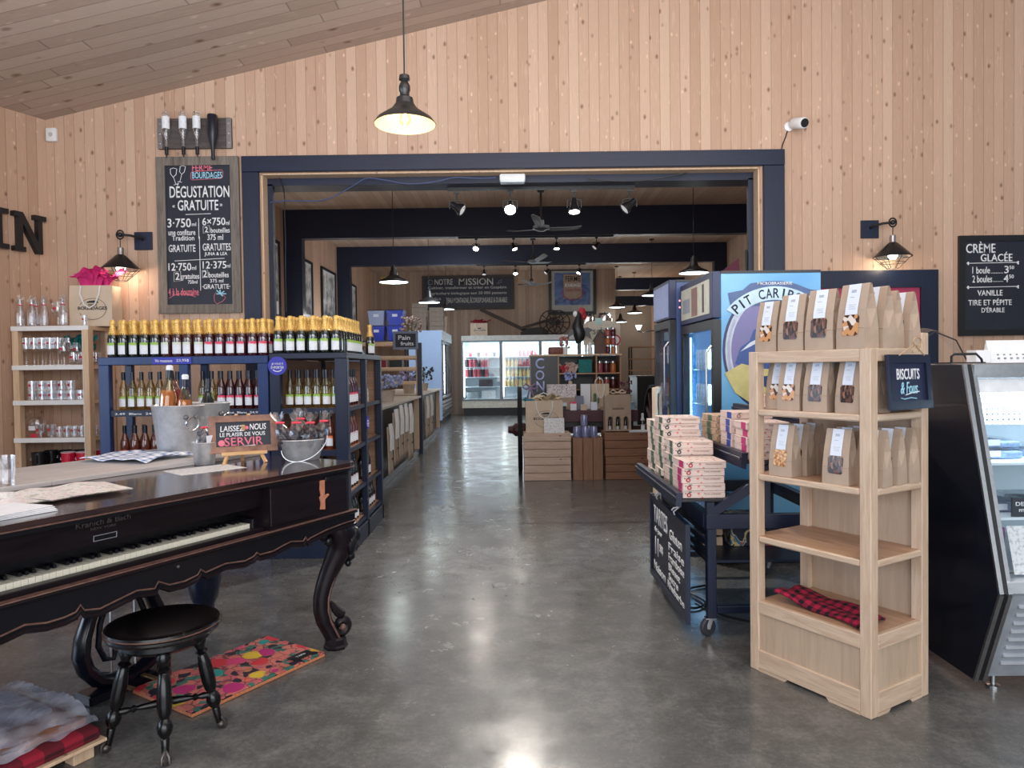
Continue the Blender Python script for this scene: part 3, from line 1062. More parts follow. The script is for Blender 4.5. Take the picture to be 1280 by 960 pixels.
for i, (x, y_) in enumerate(((-3.985, 6.49), (-3.90, 6.49), (-3.95, 6.60), (-3.86, 6.62))):
    stemless((x, y_, 1.586), 0, ('stemless glass with red print under the teal tissue, front row', 'stemless glass next to the front right post of the glassware shelf', 'stemless glass with red print under the teal tissue, rear row', 'stemless glass at the rear right of the second shelf')[i], 'stemless glasses on the second shelf')
for i in range(6):
    for lev in (0, 1):
        if i > 2 and lev: continue
        gmug((-4.365 + .088 * i, 6.475, 1.269 + lev * .088), .2 * (i % 2), f'glass mug with red print, {NTH[i]} from left, {"stacked on another" if lev else "standing on the third shelf"}', 'glass mugs on the third shelf')
for i in range(5):
    for lev in (0, 1):
        if lev and i == 4: continue
        gmug((-4.345 + .088 * i, 6.59, 1.269 + lev * .088), 0, f'glass mug, {NTH[i]} from left in the rear row, {"stacked on another" if lev else "on the third shelf"}', 'rear glass mugs on the third shelf')
tumbler((-4.30, 6.47, .930), 0, 'clear tumbler between the cake dome and the shot glasses', 'tumblers on the fourth shelf')
tumbler((-4.205, 6.48, .930), 0, 'clear tumbler with a white tag right of the other tumbler', 'tumblers on the fourth shelf')
for i in range(5):
    shot((-4.12 + .066 * i, 6.46, .930), 0, f'shot glass with red print, {NTH[i]} from left in the front row', 'shot glasses on the fourth shelf')
    shot((-4.10 + .066 * i, 6.55, .930), 0, f'shot glass with red print, {NTH[i]} from left in the rear row', 'shot glasses on the fourth shelf')
t = thing('cake_dome', 'small glass cake dome with white gift tag on the fourth shelf', 'dome', (-4.40, 6.585, .930))
MB().lathe([(0, 0), (.05, 0), (.05, .005), (.012, .014), (.010, .08), (.07, .10), (.075, .108), (0, .108)], 18).build('stand', M['glass'], t, True)
MB().lathe([(.068, .108), (.07, .14), (.05, .175), (.012, .185), (.008, .195), (.014, .21), (0, .22)], 18).build('dome', M['glass'], t, True)
mb = MB(); mb.box(-.03, .03, -.078, -.074, .06, .10); mb.build('gift_tag', M['paper'], t)
t = tag(MB().box(-4.375, -4.315, 6.44, 6.50, .9275, .965, .003).build('gift_box', M['red_print'], None), 'tiny red gift box beside the cake dome', 'box')
# bottles with cellophane bows on the top board
def mk_milk():
    t_ = thing('milk_bottle', '', 'bottle')
    MB().lathe([(0, 0), (.034, 0), (.036, .006), (.036, .135), (.026, .165), (.018, .19), (.018, .235), (.021, .24), (.018, .245), (.016, .19), (.033, .13), (.033, .012), (0, .012)], 14).build('body', M['glass'], t_, True)
    mb = MB()
    for a in range(7):
        th = PI * (.12 + .76 * a / 6)
        q = Vector((math.cos(th) * .036, (a % 3 - 1) * .018, .205 + math.sin(th) * .075))
        mb.poly([(0, -.004, .20), (q.x - .012, q.y, q.z), (q.x + .012, q.y + .01, q.z + .012)])
        mb.poly([(0, .004, .20), (q.x + .01, q.y - .02, q.z - .012), (q.x - .006, q.y + .014, q.z + .01)])
    mb.build('cellophane_bow', M['film'], t_)
    patch(.0365, .03, .12, -PI / 2 - .28, -PI / 2 + .28).build('label', M['lab_white'], t_)
    MB().torus if False else None
    mb = MB(); mb.tube([(.019 * math.cos(2 * PI * k / 12), .019 * math.sin(2 * PI * k / 12), .195) for k in range(12)], .004, 6, True); mb.build('ribbon', M['lab_pink'], t_)
    return t_
milk = Kind(mk_milk)
for i, (x, y_) in enumerate(((-4.45, 6.47), (-4.345, 6.47), (-4.24, 6.48), (-4.39, 6.60), (-4.045, 6.44))):
    milk((x, y_, 1.9375), .3 * i, ('clear bottle with cellophane bow at the left end of the top board', 'second clear bottle with cellophane bow from the left on the top board',
                               'third clear bottle with cellophane bow, left of the tall wine glass', 'clear bottle with cellophane bow standing in the second row on the top board',
                               'clear bottle with red label right beside the paper gift bag')[i], 'cellophane-wrapped bottles on the top board')
balloon((-4.14, 6.52, 1.9375), 0, 'large wine glass on the top board of the glassware shelf', None, None, (1.15, 1.15, 1.1))
shot((-3.86, 6.455, 1.9375), 0, 'small glass with red print in front of the gift bag')

# gift bag with magenta tissue
def paper_bag(name, label, loc, rz, w_, d_, h_, tissue, group=None, logo=True, flare=0.0):
    t_ = thing(name, label, 'bag', loc, rz, group)
    mb = MB()
    def ring(z, w2, d2, pin):
        return [Vector(p) for p in ((-w2, -d2, z), (w2, -d2, z), (w2 - pin, 0, z), (w2, d2, z), (-w2, d2, z), (-w2 + pin, 0, z))]
    k = w_ / 2
    mb.loft([ring(0, k, d_ / 2, 0), ring(h_ * .5, k, d_ / 2 * .98, .0), ring(h_, k - .002, d_ / 2 * .85, .02)], cap=False)
    mb.poly(ring(0.002, k, d_ / 2, 0)[::-1])
    mb.build('paper_body', M['kraft_pale'], t_)
    hm = M['white']
    for s_ in (-1, 1):
        mb = MB()
        yy = s_ * d_ / 2 * .86 + s_ * .008
        if s_ < 0:
            pts = [(-k * .45, yy, h_ - .005), (-k * .44, yy - .02, h_ * .78), (-k * .25, yy - .024, h_ * .52), (0, yy - .025, h_ * .44), (k * .25, yy - .024, h_ * .52), (k * .44, yy - .02, h_ * .78), (k * .45, yy, h_ - .005)]
        else:
            pts = [(-k * .45, yy, h_ - .005), (-k * .4, yy, h_ + .05), (0, yy, h_ + .10), (k * .4, yy, h_ + .05), (k * .45, yy, h_ - .005)]
        mb.tube(pts, .007, 6); mb.build('handle', hm, t_, True)
    if logo:
        e = -d_ / 2 - .002
        mb = MB(); mb.tube([(k * .1 + .32 * w_ * math.cos(a), e + .004 * math.sin(a), h_ * .42 + .26 * h_ * math.sin(a)) for a in [PI * (1.12 + 1.76 * q_ / 24) - PI * .0 for q_ in range(25)]], .0016, 5); mb.build('logo_ring', M['ink'], t_)
        text_obj([('BOURDAGES', k * .1 - .34 * w_, k * .1 + .34 * w_, h_ * .40, h_ * .48), ('FERME', k * .1 - .10 * w_, k * .1 + .10 * w_, h_ * .50, h_ * .54)], 'lettering', M['ink'], t_, e)
        mb = MB(); mb.prism([(k * .1 - .14 * w_, h_ * .57), (k * .1 + .14 * w_, h_ * .57), (k * .1 + .12 * w_, h_ * .60), (k * .1 + .05 * w_, h_ * .63), (k * .1 - .06 * w_, h_ * .62), (k * .1 - .12 * w_, h_ * .60)], 'y', e, e + .001); mb.build('logo', M['ink'], t_)
    if tissue:
        crumple(tissue, (0, 0, h_ - .03), k * 1.05, d_ / 2 * 1.1, .23 if h_ < .4 else .17, t_, 14)
    return t_
def crumple(mat, c, rx, ry, h, parent, n=11, seed=3, name='tissue'):
    """crumpled tissue paper rising out of a bag"""
    rnd = random.Random(seed)
    mb = MB()
    for i in range(n):
        a0 = rnd.uniform(0, 2 * PI)
        L = rnd.uniform(.7, 1.1)
        wd = rnd.uniform(.45, .9)
        ph = rnd.uniform(0, 6)
        ox, oy = rnd.uniform(-.55, .55) * rx, rnd.uniform(-.5, .5) * ry
        dx, dy = math.cos(a0), math.sin(a0)
        def f(u, v, a=a0, L=L, wd=wd, ph=ph, ox=ox, oy=oy, dx=dx, dy=dy):
            s_ = (u - .5) * 2 * wd
            lift = v ** .7
            out = .15 + .85 * v * v
            px = ox + dx * rx * .8 * out * L - dy * rx * s_ * (.25 + .45 * v)
            py = oy + dy * ry * .8 * out * L + dx * ry * s_ * (.25 + .45 * v)
            pz = h * L * (lift - .25 * v * v) + .018 * math.sin(5 * u + ph + 7 * v) + .012 * math.sin(11 * u * v + ph)
            return (c[0] + px, c[1] + py, c[2] + pz - .01 * abs(s_))
        mb.grid(f, 8, 6)
    o = mb.build(name, mat, parent, False)
    return o
M['tissue_pink'] = plain('magenta_tissue', srgb(206, 40, 116), .7, var=.15, scale=25)
M['tissue_teal'] = plain('teal_tissue', srgb(20, 112, 112), .7, var=.2, scale=25)
paper_bag('gift_bag', 'kraft paper gift bag full of magenta tissue on top of the glassware shelf', (-3.86, 6.64, 1.938), 0.06, .38, .20, .375, M['tissue_pink'])
t = thing('tissue_bundle', 'teal tissue bundle hanging over the stemless glasses on the second shelf', 'tissue', (-3.985, 6.62, 1.755))
o = crumple(M['tissue_teal'], (0, 0, -.02), .11, .08, .15, t, 11, 8, 'tissue_sheet')
mb = MB(); mb.box(-.05, .07, .05, .11, -.03, .03, .01); mb.build('box', M['tissue_teal'], t)

# enamel mugs on the bottom shelf
M['enamel_red'] = plain('red_enamel', srgb(205, 24, 62), .3)
M['enamel_black'] = plain('black_enamel_speckled', (.012, .012, .014), .25)
def mk_mug():
    t_ = thing('enamel_mug', '', 'mug')
    MB().lathe([(0, 0), (.050, 0), (.056, .006), (.058, .115), (.055, .115), (.053, .01), (0, .01)], 18).build('cup', M['enamel_red'], t_, True)
    mb = MB(); mb.tube([(.058 * math.cos(2 * PI * k / 24), .058 * math.sin(2 * PI * k / 24), .116) for k in range(24)], .0035, 6, True); mb.build('rim', M['white'], t_, True)
    MB().tube([(.055, -.0, .095), (.085, 0, .09), (.092, 0, .06), (.08, 0, .03), (.055, 0, .024)], .007, 6).build('handle', M['enamel_red'], t_, True)
    text_obj([('BOURDAGES', -.034, .034, .05, .062), ('FERME', -.014, .014, .066, .073)], 'lettering', M['white'], t_, -.060, .002)
    return t_
mug = Kind(mk_mug)
RED = dict(cup=M['enamel_red'], handle=M['enamel_red'], rim=M['white'])
BLK = dict(cup=M['enamel_black'], handle=M['enamel_black'], rim=M['enamel_black'])
for i, (x, y_, z) in enumerate(((-4.19, 6.49, .5515), (-4.06, 6.49, .5515), (-3.93, 6.49, .5515), (-4.06, 6.49, .672), (-3.93, 6.50, .672), (-3.93, 6.67, .5515), (-3.93, 6.67, .672))):
    mug((x, y_, z), -.9, ('red enamel mug standing alone left of the red stacks', 'red enamel mug at the bottom of the left red stack', 'red enamel mug at the bottom of the front right stack', 'red enamel mug on top of the left red stack',
                          'red enamel mug on top of the front right stack', 'red enamel mug behind, bottom of the rear stack', 'red enamel mug behind, top of the rear stack')[i], 'red enamel mugs on the bottom shelf', RED)
for i, (x, y_, z) in enumerate(((-4.33, 6.49, .5515), (-4.33, 6.49, .672), (-4.32, 6.65, .5515), (-4.19, 6.65, .5515), (-4.19, 6.65, .672), (-4.32, 6.65, .672), (-4.06, 6.65, .5515), (-4.06, 6.65, .672))):
    mug((x, y_, z), -1.2, f'black enamel mug, {"front" if y_ < 6.5 else NTH[(i - 2) % 3] + " rear"} black stack, {"lower" if z < .6 else "upper"} one on the bottom shelf', 'black enamel mugs on the bottom shelf', BLK)

# ============================================================ navy wine racks
t = thing('wine_rack', 'wide navy wine rack, two bays of bottles behind the piano', 'rack', (0, 0, 0))
def rack_post(x0, x1, y0, y1, z1, mat='blue', name='post', z0=0):
    mb = MB(); mb.box(x0, x1, y0, y1, z0, z1, .004); return mb.build(name, M[mat], t)
AX0, AX1, AY0, AY1, AZ = -3.30, -1.945, 5.68, 6.12, 1.63
for x in (AX0, -2.655, AX1 - .085):
    rack_post(x, x + (.085 if x != -2.655 else .07), AY0, AY0 + .06, AZ - .062)
    rack_post(x, x + .06, AY1 - .05, AY1, AZ - .062)
M['rack_shelf'] = wood('rack_shelf_wood', srgb(150, 110, 84), srgb(182, 142, 114), 'x', .6, .5, .5)
mb = MB(); mb.box(AX0, AX1, AY0, AY1, AZ - .062, AZ, .003); mb.build('top', M['blue'], t)
for z in (1.20, .765, .30):
    mb = MB(); mb.box(AX0 + .03, AX1 - .03, AY0 + .06, AY1 - .05, z - .02, z); o = mb.build('shelf', M['rack_shelf'], t)
    mb = MB(); mb.box(AX0 + .085, AX1 - .085, AY0 + .012, AY0 + .06, z - .045, z + .004); mb.build('shelf_edge', M['navy_x'], o)
mb = MB(); mb.box(AX0, AX1, AY0 - .02, AY1, 0, .12, .003); mb.build('plinth', M['blue'], t)
# chalked price lines
text_obj([('3.49  Blanc  24,95', -3.18, -2.83, 1.165, 1.185), ('Rosé  Blanc  24,95', -2.30, -2.02, 1.165, 1.185)], 'price_lettering', M['chalk'], t, AY0 + .0125)
M['violet'] = plain('violet_sign', srgb(56, 56, 170), .5, var=.05)
mb = MB(); mb.box(-2.86, -2.55, AY0 - .008, AY0, AZ - .06, AZ - .008); o = mb.build('price_strip', M['violet'], t)
text_obj([('Vin mousseux', -2.84, -2.70, AZ - .045, AZ - .02), ('23,95$', -2.67, -2.57, AZ - .045, AZ - .02)], 'lettering', M['white'], o, AY0 - .008, .001)

# second rack, through the opening
t = thing('wine_rack', 'narrow navy wine rack at the opening, open on the aisle side', 'rack', (0, 0, 0))
BX0, BX1, BY0, BY1, BZ = -1.935, -1.315, 5.68, 7.19, 1.645
for x, y_, wx, wy in ((BX0, BY0, .085, .07), (BX1 - .10, BY0, .10, .08), (BX1 - .05, 6.40, .05, .06), (BX1 - .06, BY1 - .07, .06, .07), (BX0, BY1 - .07, .06, .07)):
    rack_post(x, x + wx, y_, y_ + wy, BZ - .045, 'navy')
mb = MB(); mb.box(BX0, BX1, BY0, BY1, BZ - .045, BZ, .003); mb.build('top', M['navy_x'], t)
for z in (1.20, .86, .50, .20):
    mb = MB(); mb.box(BX0 + .02, BX1 - .03, BY0 + .05, BY1 - .03, z - .02, z); o = mb.build('shelf', M['rack_shelf'], t)
    mb = MB(); mb.box(BX0 + .085, BX1 - .10, BY0 + .01, BY0 + .05, z - .04, z + .003); mb.build('shelf_edge', M['navy_x'], o)
    mb = MB(); mb.box(BX1 - .03, BX1 - .008, BY0 + .08, 6.40, z - .03, z + .003); mb.box(BX1 - .03, BX1 - .008, 6.46, BY1 - .07, z - .03, z + .003); mb.build('shelf_edge', M['navy_x'], o)
mb = MB(); mb.box(BX0, BX1, BY0 - .01, BY1, 0, .15, .003); mb.build('plinth', M['navy_x'], t)
mb = MB(); mb.box(BX0 + .06, BX1 - .06, BY1 - .02, BY1 - .005, .15, BZ - .05); mb.build('back_panel', M['rack_shelf'], t)
mb = MB(); mb.box(BX0 + .02, BX0 + .032, BY0 + .07, BY1 - .07, .15, BZ - .05); mb.build('side_panel', M['rack_shelf'], t)
# round sign
def round_sign(name, label, loc, rz, r):
    t_ = thing(name, label, 'sign', loc, rz)
    mb = MB(); mb.lathe([(0, 0), (r, 0), (r, .006), (0, .006)], 28, (0, 0, 0), Matrix.Rotation(PI / 2, 4, 'X')); mb.build('disc', M['violet'], t_)
    text_obj([('JE VOUS Â', -r * .62, r * .62, r * .05, r * .38, .15), ('EMPORTER', -r * .68, r * .68, -r * .32, -r * .02, .15)], 'lettering', M['white'], t_, -.006, .001)
    stroke(MB(), arc(0, -.05 * r, r * .6, 220, 320, 8, r * .55), .008, -.0065).build('smile_line', M['white'], t_)
    return t_
round_sign('round_sign', 'round violet sign with white lettering on the rack post between the two racks', (-1.865, 5.672, 1.545), 0, .075)
round_sign('round_sign', 'round violet sign on the middle side post of the narrow rack', (-1.312, 6.43, 1.03), PI / 2, .06)

# ---- bottles
SPARK = [(0, 0), (.038, 0), (.0425, .008), (.0425, .145), (.036, .185), (.022, .215), (.0175, .235), (.0165, .262)]
WINE = [(0, 0), (.032, 0), (.036, .006), (.036, .165), (.030, .195), (.017, .235), (.014, .25), (.014, .268)]
M['foil_gold'] = M['gold_foil']
def mk_spark():
    t_ = thing('sparkling_bottle', '', 'bottle')
    MB().lathe(SPARK, 14).build('body', M['bottle_black'], t_, True)
    MB().lathe([(.038, .180), (.029, .205), (.0225, .232), (.0205, .262), (.0225, .268), (.0225, .286), (.017, .299), (0, .303)], 12).build('foil', M['gold_foil'], t_, True)
    patch(.0432, .022, .115, -PI / 2 - .85, -PI / 2 + .85, 8).build('label', M['lab_green'], t_)
    return t_
spark = Kind(mk_spark)
def mk_wine():
    t_ = thing('wine_bottle', '', 'bottle')
    MB().lathe(WINE, 14).build('body', M['bottle_pale'], t_, True)
    MB().lathe([(.0155, .245), (.0155, .31), (0, .311)], 12).build('capsule', M['cap_navy'], t_, True)
    patch(.0366, .03, .112, -PI / 2 - .95, -PI / 2 + .95, 8).build('label', M['lab_green'], t_)
    return t_
wine = Kind(mk_wine)
ROWN = ['front', 'second', 'third', 'fourth', 'fifth', 'sixth', 'seventh', 'eighth']
for r in range(3):
    for i in range(15):
        if i < 5: mm, dsc = dict(body=M['bottle_black'], label=M['lab_green']), 'green-label'
        elif i < 9: mm, dsc = dict(body=M['bottle_brown'], label=M['lab_pale']), 'pale-label'
        else: mm, dsc = dict(body=M['bottle_red'], label=M['lab_pink']), 'pink-label'
        spark((-3.205 + .0865 * i + random.uniform(-.0005, .0005) + (.012 if r % 2 else 0), 5.735 + .096 * r, AZ + .001), random.uniform(-.25, .25),
              f'gold-foiled {dsc} bottle, {NTH[i]} from left, {ROWN[r]} row atop the wide navy rack', f'sparkling bottles, {ROWN[r]} row on the wide navy rack', mm)
G = dict(body=M['bottle_black'], label=M['lab_green'])
for r in range(3):
    for i in range(6):
        spark((-1.873 + .0935 * i + random.uniform(-.003, .003), 5.735 + .093 * r, BZ + .001), random.uniform(-.25, .25),
              f'gold-foiled green-label bottle, {NTH[i]} from left, {ROWN[r]} row atop the narrow navy rack', f'sparkling bottles, {ROWN[r]} row on the narrow navy rack', G)
for i in range(6):
    spark((-1.40, 6.014 + .093 * i, BZ + .001), .9, f'gold-foiled bottle, {NTH[i]} going back along the aisle edge of the narrow rack top', 'sparkling bottles along the aisle edge of the narrow rack', G)
spark((-1.385, 6.98, BZ + .001), .6, 'gold-foiled bottle standing alone at the far end of the narrow rack top', None, G)
# wide rack shelves
for r in range(2):
    for i in range(7):
        wine((-3.165 + .074 * i + (.03 if r else 0), 5.80 + .085 * r, 1.201), random.uniform(-.3, .3), f'pale wine bottle with green label, {NTH[i]} from left, {ROWN[r]} row, left bay', f'pale wines, {ROWN[r]} row in the left bay of the wide rack', dict(body=M['bottle_pale'], label=M['lab_green']))
    for i in range(7):
        pk = i > 1
        wine((-2.52 + .076 * i + (.03 if r else 0), 5.80 + .085 * r, 1.201), random.uniform(-.3, .3), f'{"rosé bottle with pink label" if pk else "pale wine bottle"}, {NTH[i]} from left, {ROWN[r]} row, right bay', f'bottles, {ROWN[r]} row in the right bay of the wide rack',
             dict(body=M['bottle_red'] if pk else M['bottle_pale'], label=M['lab_pink'] if pk else M['lab_green']))
    for i in range(6):
        wine((-3.165 + .085 * i + (.03 if r else 0), 5.80 + .085 * r, .766), random.uniform(-.3, .3), f'amber bottle with orange label, {NTH[i]} from left, {ROWN[r]} row, lower left bay', f'amber bottles, {ROWN[r]} row in the lower left bay', dict(body=M['bottle_amber'], label=M['lab_orange']))
for r in range(2):
    for i in range(6):
        wine((-1.81 + .0745 * i + (.03 if r else 0), 5.805 + .085 * r, 1.201), random.uniform(-.3, .3), f'pale wine bottle with green label, {NTH[i]} from left, {ROWN[r]} row, narrow rack', f'pale wines, {ROWN[r]} row on the narrow rack', dict(body=M['bottle_pale'], label=M['lab_green']))
for i in range(6):
    wine((-1.80 + .078 * i, 5.80, .861), random.uniform(-.3, .3), f'amber bottle with orange label, {NTH[i]} from left on the narrow rack', 'amber bottles on the narrow rack', dict(body=M['bottle_amber'], label=M['lab_orange']))
for k_, (z, body, lab, nm, n_, y0_) in enumerate(((1.201, 'bottle_red', 'lab_pink', 'red bottle with pink label, upper', 4, 6.02), (.861, 'bottle_amber', 'lab_white', 'amber bottle with white label, second', 5, 5.90), (.501, 'bottle_black', 'lab_white', 'dark bottle with white label, third', 6, 5.80),
                                 (.201, 'bottle_black', 'lab_white', 'small dark bottle with white label, lowest', 6, 5.80))):
    sc = (.95, .95, .72) if z < .3 else ((.95, .95, .9) if z < .6 else None)
    for i in range(n_):
        y_ = y0_ + .092 * i
        if abs(y_ - 6.43) < .045: continue
        wine((-1.40, y_, z), PI / 2 - .35, f'{nm} level, {NTH[i]} along the aisle side', 'bottles along the aisle side of the narrow rack', dict(body=M[body], label=M[lab]), sc)
for k_, (z, n_) in enumerate(((.501, 4), (.201, 6))):
    sc = (.95, .95, .72) if z < .3 else (.95, .95, .9)
    for i in range(n_):
        wine((-1.40, 6.54 + .092 * i, z), PI / 2 - .35, f'dark bottle with white label, far bay, {"third" if z > .3 else "lowest"} level, {NTH[i]} along', 'bottles in the far bay of the narrow rack', dict(body=M['bottle_black'], label=M['lab_white']), sc)
t = thing('dried_flower_pack', 'small clear pack of pale dried flowers on the far bay of the narrow rack', 'pack', (-1.42, 6.75, 1.2015))
MB().loft([[Vector((x * s_, y_ * s2, z)) for x, y_ in ((-.05, -.06), (.05, -.06), (.05, .06), (-.05, .06))] for z, s_, s2 in ((0, 1, 1), (.12, .9, 1.1), (.2, .15, 1.1))]).build('clear_bag', M['film'], t)
mb = MB()
for i in range(26):
    mb.sph((random.uniform(-.03, .03), random.uniform(-.045, .045), random.uniform(.015, .13)), random.uniform(.008, .014), 6)
tag(mb.build('petals', plain('lilac_petals', srgb(170, 165, 200), .8), t), kind='stuff')
# ============================================================ square piano
M['piano'] = (lambda n: (n.base(n.ramp(n.noise(n.mapping(n.obj(), (.15, 1, 1)), 30, 4, .6, .5), [(.3, srgb(14, 10, 15)), (.62, srgb(27, 18, 24)), (.8, srgb(40, 24, 28))])), n.set(rough=.38, spec=.25, coat=.08, coatr=.2), n.m)[-1])(N('ebonised_rosewood'))
M['piano_dark'] = plain('ebonised_wood', srgb(14, 14, 21), .36, spec=.35, coat=.1)
M['piano_lid'] = (lambda n: (n.base(n.ramp(n.noise(n.mapping(n.obj(), (.12, 1, 1)), 40, 4, .6, .8), [(.3, srgb(34, 22, 24)), (.65, srgb(58, 38, 36))])), n.set(rough=.15, coat=.5, coatr=.08), n.m)[-1])(N('polished_rosewood_lid'))
M['rubbed'] = plain('rubbed_brown_edge', srgb(104, 76, 68), .35, var=.3, scale=40)
M['bare_wood'] = plain('bare_chipped_wood', srgb(196, 128, 98), .6, var=.15, scale=30)
M['ivory'] = plain('aged_ivory', srgb(232, 226, 208), .28, var=.04)
t = thing('square_piano', 'antique dark rosewood square piano with carved legs used as a counter', 'piano', (P0.x, P0.y, 0), UV_ANG)
UL, UR = -2.08, 0.075
def rounded_right(x0, x1, y0, y1, r, k=6):
    """plan outline with rounded right-hand corners"""
    pts = [(x0, y0)]
    pts += [(x1 - r + r * math.sin(a), y0 + r - r * math.cos(a)) for a in [PI / 2 * i / k for i in range(k + 1)]]
    pts += [(x1 - r + r * math.cos(a), y1 - r + r * math.sin(a)) for a in [PI / 2 * i / k for i in range(k + 1)]]
    pts += [(x0, y1)]
    return pts
mb = MB(); mb.prism(rounded_right(UL, UR + .02, -.02, 1.27, .07), 'z', .992, 1.012); o = mb.build('lid', M['piano_lid'], t)
mb = MB(); mb.prism(rounded_right(UL, UR + .026, -.026, 1.276, .073), 'z', .986, .991); mb.build('lid_moulding', M['rubbed'], o)
mb = MB(); mb.prism(rounded_right(UL, UR + .012, -.012, 1.26, .065), 'z', .968, .985); mb.build('lid_underedge', M['piano_dark'], o)
# case: cheek on the right, rear body, end
mb = MB(); mb.prism(rounded_right(-.515, UR, 0, 1.25, .06), 'z', .665, .968); mb.build('case', M['piano'], t)
mb = MB(); mb.box(UL, -.515, .22, 1.25, .665, .968); mb.build('rear_case', M['piano_dark'], t)
mb = MB(); mb.box(-.51, -.20, -.006, 0, .775, .955, .003); mb.build('cheek_panel', M['piano'], t)
mb = MB(); mb.prism([(-.185, .80), (-.150, .795), (-.150, .845), (-.118, .865), (-.128, .872), (-.152, .866), (-.150, .945), (-.182, .945), (-.186, .90), (-.178, .87), (-.188, .86), (-.180, .83)], 'y', -.0045, 0); tag(mb.build('chipped_veneer', M['bare_wood'], t), 'strip of bare brown wood where the veneer is chipped')
mb = MB(); mb.box(-.15, UR - .06, -.012, 0, .935, .962, .004); mb.box(-.14, UR - .065, -.018, 0, .945, .955, .003); mb.build('cheek_cap', M['piano_dark'], t)
# nameboard behind the keys
mb = MB(); mb.prism([(.050, .868), (.068, .866), (.068, .968), (.040, .968)], 'x', UL, -.515); nb = mb.build('nameboard', M['piano'], t)
mb = MB(); mb.box(UL, -.515, .19, .22, .80, .968); mb.build('key_recess', M['piano_dark'], t)
M['faded_gilt'] = plain('faded_gilt', srgb(74, 66, 66), .4)
s_ = math.atan2(.010, .10)
for st, x0, x1, z0, z1 in (('Kranich & Bach', -1.375, -1.165, .938, .962), ('NEW YORK', -1.32, -1.22, .922, .932)):
    for o in text_obj([(st, x0, x1, 0, z1 - z0)], 'lettering', M['faded_gilt'], nb, 0, .0012):
        o.location = (0, .050 - (z0 - .868) * .1 - .0005, z0)
        o.rotation_euler = (s_, 0, 0)
mb = MB(); mb.box(-1.235, -1.145, -.002, 0, 0, .02); o = mb.build('name_plate', M['piano_dark'], nb); o.location = (-.075, .049, .880); o.rotation_euler = (s_, 0, 0)
mb = frame_mb(.09, .022, .002, -.003, 0); o = mb.build('plate_border', plain('silver_line', srgb(150, 150, 160), .4), nb); o.location = (-1.31, .048, .879); o.rotation_euler = (s_, 0, 0)
# keyboard
mb = MB(); mb.box(UL, -.515, .035, .22, .745, .765); mb.box(UL, -.515, .03, .075, .745, .775, .003); mb.build('key_slip', M['piano'], t)
mb = MB(); mb.box(-.55, -.515, .07, .22, .765, .815, .003); mb.build('key_block', M['piano_dark'], t)
key = MB().box(0, .0222, .085, .225, .768, .793, .0012).build('white_key', M['ivory'], t)
key.location.x = -.575
kw = .0235
for i in range(1, 52):
    x = -.575 - kw * i
    if x < UL + .02: break
    c_ = key.copy(); COL.objects.link(c_); c_.location.x = x; c_.parent = t
blk = MB().prism([(.135, .793), (.228, .793), (.228, .806), (.140, .806)], 'x', -.0055, .0055).build('black_key', M['piano_dark'], t)
first = True
for i in range(52):
    x = -.575 - kw * i + .0228
    if x < UL + .03: break
    if i % 7 in (0, 3): continue        # no black key between B-C and E-F
    if first:
        blk.location.x = x; first = False
    else:
        c_ = blk.copy(); COL.objects.link(c_); c_.location.x = x; c_.parent = t
# long moulding and scalloped apron
mb = MB(); mb.box(UL, UR + .008, -.02, .03, .738, .752, .004); mb.build('long_moulding', M['piano'], t)
mb = MB(); mb.box(UL, UR + .006, -.021, .02, .7525, .7575, .002); mb.build('moulding_bead', M['rubbed'], t)
SC = [(UR, .675), (-.015, .675), (-0.152, 0.666), (-0.262, 0.649), (-0.280, 0.641), (-0.292, 0.662), (-0.309, 0.644), (-0.387, 0.660), (-0.44, .652), (-0.50, 0.640), (-0.579, 0.642), (-0.597, 0.656), (-0.615, 0.642), (-0.665, 0.634), (-0.77, 0.648), (-0.87, 0.636), (-0.894, 0.655),
      (-0.91, 0.635), (-0.97, 0.626), (-1.04, 0.630), (-1.088, 0.656), (-1.104, 0.633), (-1.18, 0.646), (-1.268, 0.630), (-1.323, 0.620), (-1.38, 0.632), (-1.393, 0.655), (-1.41, 0.634), (-1.448, 0.628), (-1.509, 0.628), (-1.578, 0.643), (-1.651, 0.630), (-1.69, .656), (-1.71, .634), (-1.8, .650), (-1.95, .640), (UL, .66)]
mb = MB(); mb.prism([(UR, .745)] + SC + [(UL, .745)], 'y', -.004, .028); ap = mb.build('apron', M['piano_dark'], t)
for dz, r in ((.001, .009), (.022, .0035)):
    mb = MB(); mb.tube([(x, -.006, z + dz) for x, z in SC], r, 6); mb.build('apron_moulding', M['rubbed'] if r < .005 else M['piano'], ap, True)
mb = MB(); mb.lathe([(0, 0), (.006, 0), (.006, .004), (0, .005)], 10, (-1.0, -.005, .715), Matrix.Rotation(PI / 2, 4, 'X')); mb.build('keyhole_rose', M['steel'], ap)
mb = MB(); mb.box(UR - .03, UR, .03, 1.25, .655, .745); mb.build('end_apron', M['piano_dark'], t)

